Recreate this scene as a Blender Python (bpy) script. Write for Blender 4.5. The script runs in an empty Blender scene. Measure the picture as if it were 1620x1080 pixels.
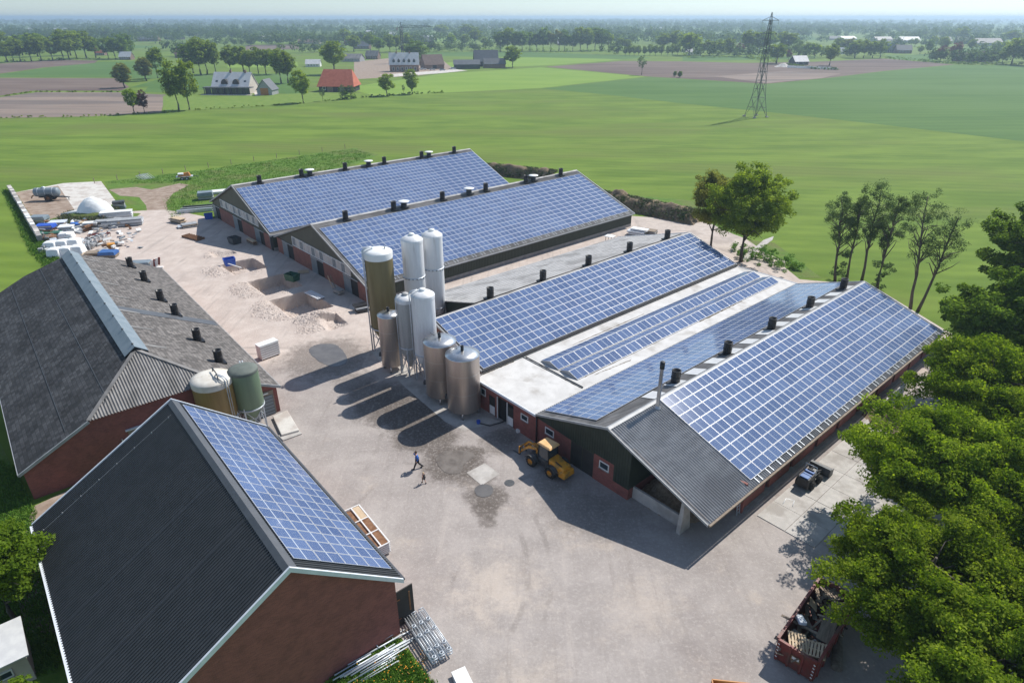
import bpy, math, random
import numpy as np
from mathutils import Vector, Matrix

R = math.radians
SC = bpy.context.scene
COL = SC.collection

# ------------------------------------------------------------------ camera
CAM_H = 34.0
PITCH = R(26.67)
FPX = 1020.0                      # focal length in pixels of a 1620 px wide picture
cam_data = bpy.data.cameras.new('camera')
cam_data.sensor_fit = 'HORIZONTAL'
cam_data.sensor_width = 36.0
cam_data.lens = 36.0 * FPX / 1620.0
cam_data.clip_start = 0.5
cam_data.clip_end = 60000.0
cam = bpy.data.objects.new('camera', cam_data)
COL.objects.link(cam)
cam.location = (0, 0, CAM_H)
cam.rotation_euler = (math.pi / 2 - PITCH, 0, 0)
SC.camera = cam

# ------------------------------------------------------------------ sky and sun
SUN_DIR = Vector((0.487, 0.465, 0.738)).normalized()     # towards the sun
sun_elev = math.asin(SUN_DIR.z)
sun_az = math.atan2(SUN_DIR.x, SUN_DIR.y)
world = bpy.data.worlds.new('World')
SC.world = world
world.use_nodes = True
wn = world.node_tree.nodes
wl = world.node_tree.links
wn.clear()
w_out = wn.new('ShaderNodeOutputWorld')
w_bg = wn.new('ShaderNodeBackground')
w_sky = wn.new('ShaderNodeTexSky')
w_sky.sky_type = 'NISHITA'
w_sky.sun_disc = False
w_sky.sun_elevation = sun_elev
w_sky.sun_rotation = sun_az
w_sky.altitude = 0
w_sky.air_density = 1.0
w_sky.dust_density = 0.25
w_sky.ozone_density = 2.5
w_bg.inputs['Strength'].default_value = 0.105
w_tint = wn.new('ShaderNodeMix'); w_tint.data_type = 'RGBA'; w_tint.blend_type = 'MULTIPLY'; w_tint.inputs[0].default_value = 1.0
w_tint.inputs[7].default_value = (0.78, 0.93, 1.07, 1)          # thin spring haze: a whiter, slightly cool sky
w_hsv = wn.new('ShaderNodeHueSaturation'); w_hsv.inputs['Saturation'].default_value = 0.62
wl.new(w_sky.outputs[0], w_hsv.inputs['Color'])
wl.new(w_hsv.outputs[0], w_tint.inputs[6])
wl.new(w_tint.outputs[2], w_bg.inputs['Color'])
wl.new(w_bg.outputs[0], w_out.inputs['Surface'])

sun_data = bpy.data.lights.new('sun', 'SUN')
sun_data.energy = 4.6
sun_data.angle = R(0.53)
sun_data.color = (1.0, 0.95, 0.875)
sun = bpy.data.objects.new('sun', sun_data)
COL.objects.link(sun)
sun.location = (100, 100, 150)
sun.rotation_euler = (-SUN_DIR).to_track_quat('-Z', 'Y').to_euler()

SC.view_settings.view_transform = 'Standard'
SC.view_settings.look = 'None'
SC.view_settings.exposure = 0.28
SC.view_settings.gamma = 1.0
SC.view_settings.use_curve_mapping = False
SC.cycles.max_bounces = 6
SC.cycles.diffuse_bounces = 4
SC.cycles.glossy_bounces = 3
SC.cycles.transmission_bounces = 4
SC.cycles.transparent_max_bounces = 8
SC.cycles.volume_bounces = 0
SC.cycles.sample_clamp_indirect = 4.0

# ------------------------------------------------------------------ helpers
def G(px, py, z=0.0):
    """World point at height z under a pixel of the 1620x1080 photograph."""
    X = (px - 810.0) / FPX
    Y = -(py - 540.0) / FPX
    cp, sp = math.cos(PITCH), math.sin(PITCH)
    v = Vector((X, cp + Y * sp, -sp + Y * cp))
    t = (z - CAM_H) / v.z
    return Vector((v.x * t, v.y * t, z))

def proj(p):
    cp, sp = math.cos(PITCH), math.sin(PITCH)
    z = p[2] - CAM_H
    d = p[1] * cp - z * sp
    u = p[1] * sp + z * cp
    return (810 + FPX * p[0] / d, 540 - FPX * u / d)

def depth(p):
    return p[1] * math.cos(PITCH) + (CAM_H - p[2]) * math.sin(PITCH)

def height_for(p, py):
    """Height above ground point p that shows at picture row py."""
    lo, hi = 0.0, 80.0
    for _ in range(50):
        m = (lo + hi) / 2
        if proj((p[0], p[1], m))[1] > py: lo = m
        else: hi = m
    return lo

FTH = R(48.5)
FO = Vector((7.4, 41.35, 0))
FD = Vector((math.sin(FTH), math.cos(FTH), 0))
FN = Vector((math.cos(FTH), -math.sin(FTH), 0))
def FW(v, u, z=0.0):
    return FO + FD * u + FN * v + Vector((0, 0, z))
def FUV(p):
    q = Vector(p) - FO
    return q.dot(FN), q.dot(FD)

def tag(o, label=None, cat=None, group=None, kind=None):
    if label: o['label'] = label
    if cat: o['category'] = cat
    if group: o['group'] = group
    if kind: o['kind'] = kind
    return o

def empty(name, loc=(0, 0, 0), rz=0.0):
    o = bpy.data.objects.new(name, None)
    o.empty_display_size = 0.3
    COL.objects.link(o)
    o.location = loc
    o.rotation_euler = (0, 0, rz)
    return o

def link(name, me, parent=None, loc=None, rz=None, mats=None):
    o = bpy.data.objects.new(name, me)
    COL.objects.link(o)
    if parent: o.parent = parent
    if loc is not None: o.location = loc
    if rz is not None: o.rotation_euler = (0, 0, rz)
    if mats:
        for m in mats: me.materials.append(m)
    return o

class MB:
    """Collects shapes into one mesh."""
    def __init__(self):
        self.v = []; self.f = []; self.mi = []; self.sm = []
    def add(self, verts, faces, m=0, smooth=False):
        b = len(self.v)
        self.v.extend([tuple(p) for p in verts])
        for f in faces:
            self.f.append(tuple(i + b for i in f)); self.mi.append(m); self.sm.append(smooth)
        return self
    def quad(self, a, b, c, d, m=0):
        return self.add([a, b, c, d], [(0, 1, 2, 3)], m)
    def poly(self, pts, m=0):
        return self.add(pts, [tuple(range(len(pts)))], m)
    def box(self, c, s, m=0, rz=0.0, rx=0.0, ry=0.0):
        hx, hy, hz = s[0] / 2, s[1] / 2, s[2] / 2
        vs = [Vector((x, y, z)) for z in (-hz, hz) for y in (-hy, hy) for x in (-hx, hx)]
        if rz or rx or ry:
            M = Matrix.Rotation(rz, 3, 'Z') @ Matrix.Rotation(ry, 3, 'Y') @ Matrix.Rotation(rx, 3, 'X')
            vs = [M @ p for p in vs]
        c = Vector(c)
        return self.add([p + c for p in vs], [(0, 2, 3, 1), (4, 5, 7, 6), (0, 1, 5, 4), (2, 6, 7, 3), (0, 4, 6, 2), (1, 3, 7, 5)], m)
    def hexa(self, b4, t4, m=0):
        return self.add(list(b4) + list(t4), [(3, 2, 1, 0), (4, 5, 6, 7), (0, 1, 5, 4), (1, 2, 6, 5), (2, 3, 7, 6), (3, 0, 4, 7)], m)
    def slab(self, pts, off, m=0):
        """Polygon pts extruded by vector off."""
        n = len(pts); off = Vector(off)
        vs = [Vector(p) for p in pts] + [Vector(p) + off for p in pts]
        fs = [tuple(range(n))[::-1], tuple(range(n, 2 * n))]
        fs += [(i, (i + 1) % n, n + (i + 1) % n, n + i) for i in range(n)]
        return self.add(vs, fs, m)
    def bar(self, a, b, w, h=None, m=0):
        a, b = Vector(a), Vector(b); h = h or w
        d = (b - a)
        if d.length < 1e-6: return self
        d.normalize()
        s = d.cross(Vector((0, 0, 1)))
        if s.length < 1e-3: s = Vector((1, 0, 0))
        s.normalize(); t = s.cross(d)
        c4 = [s * x * w / 2 + t * y * h / 2 for x, y in ((-1, -1), (1, -1), (1, 1), (-1, 1))]
        return self.hexa([a + q for q in c4], [b + q for q in c4], m)
    def tube(self, pts, r, n=8, m=0, cap=True, smooth=True):
        pts = [Vector(p) for p in pts]
        rs = r if isinstance(r, (list, tuple)) else [r] * len(pts)
        vs = []
        for i, p in enumerate(pts):
            d = (pts[min(i + 1, len(pts) - 1)] - pts[max(i - 1, 0)]).normalized()
            s = d.cross(Vector((0, 0, 1)))
            if s.length < 1e-3: s = Vector((1, 0, 0))
            s.normalize(); t = s.cross(d)
            for k in range(n):
                a = 2 * math.pi * k / n
                vs.append(p + (s * math.cos(a) + t * math.sin(a)) * rs[i])
        fs = []
        for i in range(len(pts) - 1):
            for k in range(n):
                fs.append((i * n + k, i * n + (k + 1) % n, (i + 1) * n + (k + 1) % n, (i + 1) * n + k))
        self.add(vs, fs, m, smooth)
        if cap:
            b = len(self.v) - len(vs)
            self.f.append(tuple(b + k for k in range(n))[::-1]); self.mi.append(m); self.sm.append(False)
            self.f.append(tuple(b + (len(pts) - 1) * n + k for k in range(n))); self.mi.append(m); self.sm.append(False)
        return self
    def lathe(self, prof, n=24, c=(0, 0, 0), m=0, smooth=True, axis='Z'):
        """prof: list of (radius, height)."""
        c = Vector(c); vs = []
        for (r, z) in prof:
            for k in range(n):
                a = 2 * math.pi * k / n
                p = (r * math.cos(a), r * math.sin(a), z)
                if axis == 'X': p = (z, r * math.cos(a), r * math.sin(a))
                if axis == 'Y': p = (r * math.sin(a), z, r * math.cos(a))
                vs.append(c + Vector(p))
        fs = []
        for i in range(len(prof) - 1):
            for k in range(n):
                fs.append((i * n + k, i * n + (k + 1) % n, (i + 1) * n + (k + 1) % n, (i + 1) * n + k))
        return self.add(vs, fs, m, smooth)
    def build(self, name, mats, parent=None, loc=None, rz=None, bevel=0.0):
        me = bpy.data.meshes.new(name)
        me.from_pydata(self.v, [], self.f)
        if not isinstance(mats, (list, tuple)): mats = [mats]
        for m in mats: me.materials.append(m)
        me.polygons.foreach_set('material_index', self.mi)
        me.polygons.foreach_set('use_smooth', self.sm)
        me.update()
        o = link(name, me, parent, loc, rz)
        if bevel:
            b = o.modifiers.new('bevel', 'BEVEL'); b.width = bevel; b.segments = 2; b.limit_method = 'ANGLE'
        return o

def children_of(o):
    return [c for c in o.children]

def copy_tree(o, parent=None):
    c = o.copy(); COL.objects.link(c); c.parent = parent
    for ch in children_of(o): copy_tree(ch, c)
    return c

# ------------------------------------------------------------------ materials
MATS = {}
def _n(nt, t, **kw):
    n = nt.nodes.new(t)
    for k, v in kw.items(): setattr(n, k, v)
    return n

def mat(name, c1, c2=None, scale=3.0, rough=0.8, metal=0.0, detail=4.0, stretch=(1, 1, 1), c3=None, scale3=0.3,
        bump=0.0, bscale=None, spec=0.5, coords='world', rnd=0.0, lo=0.35, hi=0.65, lo3=0.45, hi3=0.65, dist=0.1, rough2=None):
    """Principled material, colour c1..c2 by a fine noise and c3 by a wide noise."""
    m = bpy.data.materials.new(name); m.use_nodes = True
    nt = m.node_tree; L = nt.links
    bs = nt.nodes['Principled BSDF']
    bs.inputs['Roughness'].default_value = rough
    bs.inputs['Metallic'].default_value = metal
    bs.inputs['Specular IOR Level'].default_value = spec
    MATS[name] = m
    rgba = lambda c: (c[0], c[1], c[2], 1)
    if c2 is None and not rnd and not bump:
        bs.inputs['Base Color'].default_value = rgba(c1); return m
    if coords == 'world':
        vec = _n(nt, 'ShaderNodeNewGeometry').outputs['Position']
    else:
        vec = _n(nt, 'ShaderNodeTexCoord').outputs['Object']
    mp = _n(nt, 'ShaderNodeMapping'); mp.inputs['Scale'].default_value = stretch
    L.new(vec, mp.inputs['Vector']); vec = mp.outputs[0]
    def noise(sc, de=4.0):
        n = _n(nt, 'ShaderNodeTexNoise'); n.inputs['Scale'].default_value = sc; n.inputs['Detail'].default_value = de
        n.inputs['Roughness'].default_value = 0.62
        L.new(vec, n.inputs['Vector']); return n.outputs['Fac']
    def ramp(fac, a, b):
        r = _n(nt, 'ShaderNodeMapRange'); r.interpolation_type = 'SMOOTHSTEP'
        r.inputs['From Min'].default_value = a; r.inputs['From Max'].default_value = b
        L.new(fac, r.inputs['Value']); return r.outputs[0]
    def mix(f, a, b):
        x = _n(nt, 'ShaderNodeMix', data_type='RGBA')
        L.new(f, x.inputs[0])
        for i, q in ((6, a), (7, b)):
            if isinstance(q, tuple): x.inputs[i].default_value = q
            else: L.new(q, x.inputs[i])
        return x.outputs[2]
    col = rgba(c1); nf = None
    if c2 is not None:
        nf = noise(scale, detail)
        col = mix(ramp(nf, lo, hi), rgba(c1), rgba(c2))
    if c3 is not None:
        col = mix(ramp(noise(scale3, 3.0), lo3, hi3), col, rgba(c3))
    if rnd:
        oi = _n(nt, 'ShaderNodeObjectInfo'); hs = _n(nt, 'ShaderNodeHueSaturation')
        r = _n(nt, 'ShaderNodeMapRange'); L.new(oi.outputs['Random'], r.inputs['Value'])
        r.inputs['To Min'].default_value = 1 - rnd; r.inputs['To Max'].default_value = 1 + rnd
        L.new(r.outputs[0], hs.inputs['Value'])
        if isinstance(col, tuple): hs.inputs['Color'].default_value = col
        else: L.new(col, hs.inputs['Color'])
        col = hs.outputs[0]
    if isinstance(col, tuple): bs.inputs['Base Color'].default_value = col
    else: L.new(col, bs.inputs['Base Color'])
    if rough2 is not None and nf is not None:
        r = _n(nt, 'ShaderNodeMapRange'); L.new(nf, r.inputs['Value'])
        r.inputs['From Min'].default_value = 0.35; r.inputs['From Max'].default_value = 0.65
        r.inputs['To Min'].default_value = rough; r.inputs['To Max'].default_value = rough2
        L.new(r.outputs[0], bs.inputs['Roughness'])
    if bump:
        b = _n(nt, 'ShaderNodeBump'); b.inputs['Strength'].default_value = bump; b.inputs['Distance'].default_value = dist
        L.new(noise(bscale or scale * 2, 5.0), b.inputs['Height']); L.new(b.outputs[0], bs.inputs['Normal'])
    return m

def brick_mat(name, c1, c2, mortar, bw=0.22, bh=0.07):
    m = mat(name, c1, c2, 1.2, 0.9, coords='object', detail=6)
    nt = m.node_tree; L = nt.links; bs = nt.nodes['Principled BSDF']
    src = bs.inputs['Base Color'].links[0].from_socket
    tc = _n(nt, 'ShaderNodeTexCoord'); sp = _n(nt, 'ShaderNodeSeparateXYZ'); L.new(tc.outputs['Object'], sp.inputs[0])
    ad = _n(nt, 'ShaderNodeMath', operation='ADD'); L.new(sp.outputs[0], ad.inputs[0]); L.new(sp.outputs[1], ad.inputs[1])
    cb = _n(nt, 'ShaderNodeCombineXYZ'); L.new(ad.outputs[0], cb.inputs[0]); L.new(sp.outputs[2], cb.inputs[1])
    br = _n(nt, 'ShaderNodeTexBrick'); L.new(cb.outputs[0], br.inputs['Vector'])
    br.inputs['Scale'].default_value = 1.0
    br.inputs['Brick Width'].default_value = bw; br.inputs['Row Height'].default_value = bh
    br.inputs['Mortar Size'].default_value = 0.008
    br.inputs['Color1'].default_value = (1, 1, 1, 1); br.inputs['Color2'].default_value = (.72, .72, .72, 1)
    br.inputs['Mortar'].default_value = (mortar[0] / max(c1[0], .01), mortar[1] / max(c1[1], .01), mortar[2] / max(c1[2], .01), 1)
    mx = _n(nt, 'ShaderNodeMix', data_type='RGBA', blend_type='MULTIPLY'); mx.inputs[0].default_value = 1.0
    L.new(src, mx.inputs[6]); L.new(br.outputs['Color'], mx.inputs[7]); L.new(mx.outputs[2], bs.inputs['Base Color'])
    return m

M = MATS
# ground
mat('meadow', (0.100, 0.166, 0.022), (0.156, 0.232, 0.034), 0.11, 0.95, stretch=(0.3, 1.0, 1), detail=10, c3=(0.130, 0.172, 0.036), scale3=0.035, lo3=.45, hi3=.7, spec=.15, bump=.25, bscale=6, dist=.06)
mat('meadow_bright', (0.165, 0.27, 0.040), (0.20, 0.30, 0.05), 0.06, 0.95, stretch=(0.3, 1, 1), detail=6, spec=.15)
mat('crop_green', (0.070, 0.142, 0.030), (0.092, 0.170, 0.038), 0.05, 0.95, stretch=(0.25, 1, 1), detail=7, c3=(0.098, 0.175, 0.048), scale3=0.015, spec=.15)
mat('lawn', (0.13, 0.21, 0.035), (0.17, 0.24, 0.05), 0.3, 0.95, detail=6, spec=.15)
mat('rough_grass', (0.085, 0.165, 0.024), (0.125, 0.215, 0.036), 0.7, 0.95, detail=8, c3=(0.14, 0.17, 0.05), scale3=0.12, bump=.6, bscale=3, dist=.2, spec=.15)
mat('ploughed', (0.155, 0.115, 0.095), (0.20, 0.155, 0.13), 0.09, 0.95, stretch=(0.3, 1.6, 1), detail=7, c3=(0.125, 0.09, 0.08), scale3=0.012, spec=.1)
mat('ploughed_pale', (0.235, 0.185, 0.155), (0.285, 0.225, 0.185), 0.07, 0.95, stretch=(0.3, 2.0, 1), detail=7, c3=(0.17, 0.14, 0.125), scale3=0.02, spec=.1)
mat('dirt', (0.25, 0.185, 0.14), (0.36, 0.29, 0.235), 0.7, 0.95, detail=8, bump=.4, bscale=4, dist=.08, spec=.2)
mat('sand', (0.47, 0.405, 0.36), (0.54, 0.475, 0.425), 0.9, 0.95, detail=8, bump=.5, bscale=5, dist=.06, c3=(0.40, 0.345, 0.31), scale3=0.25, spec=.2)
mat('concrete', (0.43, 0.41, 0.385), (0.50, 0.475, 0.445), 1.6, 0.9, detail=8, c3=(0.35, 0.325, 0.30), scale3=0.5, spec=.3)
mat('concrete_pale', (0.55, 0.525, 0.485), (0.62, 0.595, 0.55), 1.3, 0.9, detail=8, c3=(0.45, 0.40, 0.36), scale3=0.4, spec=.3)
mat('concrete_dark', (0.27, 0.26, 0.25), (0.36, 0.345, 0.33), 1.6, 0.9, detail=8, spec=.3)
mat('wet', (0.115, 0.098, 0.086), (0.165, 0.145, 0.13), 1.2, 0.45, detail=6, rough2=.7, spec=.5)
mat('water', (0.12, 0.112, 0.108), (0.15, 0.142, 0.135), 0.8, 0.06, detail=3, spec=.5)
mat('stain', (0.125, 0.108, 0.096), (0.235, 0.208, 0.188), 0.9, 0.75, detail=8, spec=.4)
# buildings
brick_mat('brick_dark', (0.31, 0.098, 0.080), (0.25, 0.080, 0.066), (0.29, 0.13, 0.11))
brick_mat('brick_red', (0.29, 0.11, 0.08), (0.235, 0.088, 0.066), (0.30, 0.17, 0.14))
brick_mat('brick_far', (0.25, 0.15, 0.11), (0.21, 0.12, 0.09), (0.3, 0.25, 0.2))
mat('clad_green', (0.030, 0.040, 0.030), (0.038, 0.050, 0.037), 0.8, 0.55, coords='object', spec=.4)
mat('clad_olive', (0.062, 0.066, 0.048), (0.075, 0.078, 0.058), 0.8, 0.6, coords='object', spec=.4)
mat('roof_dark', (0.038, 0.043, 0.048), (0.048, 0.053, 0.059), 1.2, 0.55, coords='object', detail=6, spec=.35)
mat('roof_dark_trim', (0.085, 0.092, 0.105), (0.10, 0.107, 0.12), 1.0, 0.5, coords='object', spec=.4)
mat('roof_fibre', (0.185, 0.178, 0.172), (0.25, 0.242, 0.235), 1.1, 0.62, stretch=(1.2, .5, 1), coords='object', detail=8, c3=(0.14, 0.135, 0.13), scale3=0.35, spec=.35)
mat('roof_fibre_pale', (0.40, 0.39, 0.38), (0.49, 0.48, 0.47), 0.9, 0.8, coords='object', detail=8, c3=(0.27, 0.26, 0.25), scale3=0.3, spec=.3)
mat('roof_sheet', (0.30, 0.298, 0.30), (0.38, 0.378, 0.38), 1.1, 0.40, stretch=(1.2, .5, 1), coords='object', detail=8, c3=(0.27, 0.265, 0.265), scale3=0.35, spec=.5)
mat('skylight', (0.52, 0.53, 0.54), (0.60, 0.61, 0.61), 1.2, 0.45, coords='object', spec=.4)
mat('bitumen_white', (0.54, 0.53, 0.515), (0.63, 0.62, 0.605), 0.7, 0.8, coords='object', detail=9, c3=(0.42, 0.40, 0.375), scale3=0.45, lo3=.5, hi3=.74, spec=.3)
mat('moss_dirt', (0.12, 0.10, 0.08), (0.24, 0.21, 0.17), 2.5, 0.95, detail=8, spec=.2)
mat('trim_white', (0.62, 0.66, 0.72), (0.70, 0.74, 0.79), 1.5, 0.35, coords='object', spec=.5)
mat('trim_grey', (0.30, 0.31, 0.32), (0.38, 0.39, 0.40), 1.5, 0.5, coords='object')
mat('ridge_blue', (0.17, 0.215, 0.25), (0.215, 0.26, 0.295), 0.8, 0.5, coords='object', detail=5, spec=.4)
mat('door_grey', (0.17, 0.20, 0.22), (0.21, 0.24, 0.26), 1.0, 0.5, coords='object')
mat('opening_dark', (0.012, 0.012, 0.013))
mat('window_glass', (0.03, 0.045, 0.06), rough=0.06, spec=.6)
mat('strip_panel', (0.40, 0.40, 0.39), (0.52, 0.51, 0.49), 0.8, 0.35, coords='object', detail=5)
mat('white_paint', (0.72, 0.72, 0.71), (0.78, 0.78, 0.77), 1.5, 0.5, coords='object')
mat('black_plastic', (0.012, 0.012, 0.014), (0.022, 0.022, 0.025), 3, 0.45, coords='object')
mat('rubber', (0.018, 0.018, 0.018), (0.032, 0.030, 0.028), 6, 0.85, coords='object')
mat('steel', (0.45, 0.45, 0.46), (0.55, 0.55, 0.56), 2.0, 0.38, metal=.85, coords='object', detail=6)
mat('galvanised', (0.50, 0.54, 0.58), (0.62, 0.66, 0.70), 4.0, 0.42, metal=.3, coords='object', detail=6)
mat('dark_steel', (0.07, 0.075, 0.08), (0.10, 0.105, 0.11), 3.0, 0.5, metal=.4, coords='object')
mat('rust', (0.16, 0.075, 0.035), (0.26, 0.14, 0.075), 3.0, 0.9, coords='object', detail=8)
mat('wood_new', (0.50, 0.38, 0.25), (0.58, 0.46, 0.32), 4.0, 0.8, coords='object', stretch=(.3, 3, 3))
mat('wood_old', (0.20, 0.155, 0.115), (0.30, 0.245, 0.19), 4.0, 0.9, coords='object', stretch=(.3, 3, 3))
mat('yellow_paint', (0.62, 0.26, 0.018), (0.70, 0.31, 0.026), 2.0, 0.4, coords='object', c3=(0.36, 0.20, 0.05), scale3=1.5)
mat('cab_roof', (0.72, 0.42, 0.17), (0.80, 0.50, 0.24), 2.0, 0.5, coords='object')
mat('blue_paint', (0.03, 0.10, 0.30), (0.04, 0.13, 0.36), 2.0, 0.4, coords='object')
mat('blue_plastic', (0.015, 0.07, 0.42), (0.02, 0.10, 0.50), 2.0, 0.5, coords='object')
mat('red_skip', (0.17, 0.028, 0.024), (0.23, 0.045, 0.035), 1.6, 0.55, coords='object', c3=(0.13, 0.06, 0.045), scale3=1.1, detail=8)
mat('orange_paint', (0.42, 0.17, 0.03), (0.5, 0.2, 0.04), 2, .5, coords='object')
mat('green_paint', (0.02, 0.10, 0.06), (0.03, 0.13, 0.08), 2, .5, coords='object')
mat('plastic_white', (0.78, 0.79, 0.78), (0.84, 0.85, 0.84), 1.0, 0.4, coords='object')
mat('roof_tile_red', (0.42, 0.105, 0.055), (0.50, 0.14, 0.08), 0.6, 0.8, coords='object', detail=6)
mat('roof_tile_brown', (0.13, 0.085, 0.07), (0.17, 0.115, 0.095), 0.6, 0.8, coords='object', detail=6)
mat('roof_slate', (0.075, 0.085, 0.10), (0.10, 0.11, 0.125), 0.6, 0.6, coords='object', detail=6)
mat('roof_pale', (0.52, 0.52, 0.53), (0.62, 0.62, 0.63), 0.5, 0.6, coords='object', detail=6)
mat('wall_cream', (0.50, 0.45, 0.38), (0.58, 0.53, 0.45), 0.6, 0.9, coords='object')
mat('wall_black', (0.028, 0.027, 0.026), (0.04, 0.038, 0.036), 1, 0.8, coords='object')
mat('bark', (0.085, 0.07, 0.055), (0.14, 0.118, 0.095), 5.0, 0.95, coords='object', stretch=(1, 1, .25))
mat('chips', (0.22, 0.155, 0.10), (0.38, 0.29, 0.20), 5.0, 0.95, detail=8, bump=.8, bscale=12, dist=.08)
mat('straw', (0.27, 0.20, 0.12), (0.15, 0.11, 0.075), 2.5, 0.95, detail=8, bump=.9, bscale=8, dist=.1)
mat('jacket_blue', (0.03, 0.13, 0.45), (0.04, 0.16, 0.52), 6, .8, coords='object')
mat('trousers', (0.018, 0.02, 0.025), (0.03, 0.03, 0.035), 6, .85, coords='object')
mat('skin', (0.48, 0.29, 0.21), (0.52, 0.32, 0.24), 6, .6, coords='object')
mat('hair_dark', (0.06, 0.035, 0.02)); mat('hair_blond', (0.55, 0.42, 0.25))
mat('shirt_dark', (0.03, 0.03, 0.035))
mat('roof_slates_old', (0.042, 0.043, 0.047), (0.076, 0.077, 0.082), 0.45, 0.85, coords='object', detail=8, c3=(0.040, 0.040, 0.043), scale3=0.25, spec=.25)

def add_bands(m, period, ang, amt, dist=3.0):
    """Faint mowing or drilling rows laid over a field colour."""
    nt = m.node_tree; L = nt.links; bs = nt.nodes['Principled BSDF']; src = bs.inputs['Base Color'].links[0].from_socket
    pos = _n(nt, 'ShaderNodeNewGeometry').outputs['Position']; mp = _n(nt, 'ShaderNodeMapping'); mp.inputs['Rotation'].default_value = (0, 0, ang); L.new(pos, mp.inputs['Vector'])
    w = _n(nt, 'ShaderNodeTexWave', wave_type='BANDS', bands_direction='Y'); w.inputs['Scale'].default_value = 1.0 / period * .314 * 2; w.inputs['Distortion'].default_value = dist; w.inputs['Detail'].default_value = 3; w.inputs['Detail Scale'].default_value = .3
    L.new(mp.outputs[0], w.inputs['Vector'])
    r = _n(nt, 'ShaderNodeMapRange'); r.inputs['To Min'].default_value = 1 - amt; r.inputs['To Max'].default_value = 1 + amt; L.new(w.outputs['Fac'], r.inputs['Value'])
    h = _n(nt, 'ShaderNodeHueSaturation'); L.new(src, h.inputs['Color']); L.new(r.outputs[0], h.inputs['Value']); L.new(h.outputs[0], bs.inputs['Base Color'])
add_bands(MATS['meadow'], 7.0, R(9), .045, 4.0)
add_bands(MATS['crop_green'], 14.0, R(-4), .05, .6)
add_bands(MATS['ploughed_pale'], 5.0, R(3), .06, 1.0)
# ------------------------------------------------------------------ special materials
def make_solar():
    m = bpy.data.materials.new('solar_cells'); m.use_nodes = True
    nt = m.node_tree; L = nt.links; bs = nt.nodes['Principled BSDF']
    tc = _n(nt, 'ShaderNodeTexCoord'); sp = _n(nt, 'ShaderNodeSeparateXYZ'); L.new(tc.outputs['Object'], sp.inputs[0])
    def grid(sock, step, w, off=0.0):
        a = _n(nt, 'ShaderNodeMath', operation='ADD'); L.new(sock, a.inputs[0]); a.inputs[1].default_value = off + 20 * step
        p = _n(nt, 'ShaderNodeMath', operation='PINGPONG'); L.new(a.outputs[0], p.inputs[0]); p.inputs[1].default_value = step / 2
        l = _n(nt, 'ShaderNodeMath', operation='LESS_THAN'); L.new(p.outputs[0], l.inputs[0]); l.inputs[1].default_value = w
        return l.outputs[0]
    gx = grid(sp.outputs[0], 0.158, 0.0025); gy = grid(sp.outputs[1], 0.158, 0.0025, 0.079)
    mxx = _n(nt, 'ShaderNodeMath', operation='MAXIMUM'); L.new(gx, mxx.inputs[0]); L.new(gy, mxx.inputs[1])
    ab = _n(nt, 'ShaderNodeMath', operation='ABSOLUTE'); L.new(sp.outputs[0], ab.inputs[0])
    mid = _n(nt, 'ShaderNodeMath', operation='LESS_THAN'); L.new(ab.outputs[0], mid.inputs[0]); mid.inputs[1].default_value = 0.036
    mx2 = _n(nt, 'ShaderNodeMath', operation='MAXIMUM'); L.new(mxx.outputs[0], mx2.inputs[0]); L.new(mid.outputs[0], mx2.inputs[1])
    oi = _n(nt, 'ShaderNodeObjectInfo')
    cr = _n(nt, 'ShaderNodeMix', data_type='RGBA'); L.new(oi.outputs['Random'], cr.inputs[0])
    cr.inputs[6].default_value = (0.060, 0.102, 0.222, 1); cr.inputs[7].default_value = (0.092, 0.146, 0.290, 1)
    cm = _n(nt, 'ShaderNodeMix', data_type='RGBA'); L.new(mx2.outputs[0], cm.inputs[0]); L.new(cr.outputs[2], cm.inputs[6])
    cm.inputs[7].default_value = (0.44, 0.49, 0.56, 1)
    L.new(cm.outputs[2], bs.inputs['Base Color'])
    bs.inputs['Roughness'].default_value = 0.075; bs.inputs['IOR'].default_value = 1.40
    MATS['solar_cells'] = m
make_solar()
mat('panel_frame', (0.60, 0.62, 0.65), rough=0.45, metal=0.1)

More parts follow.
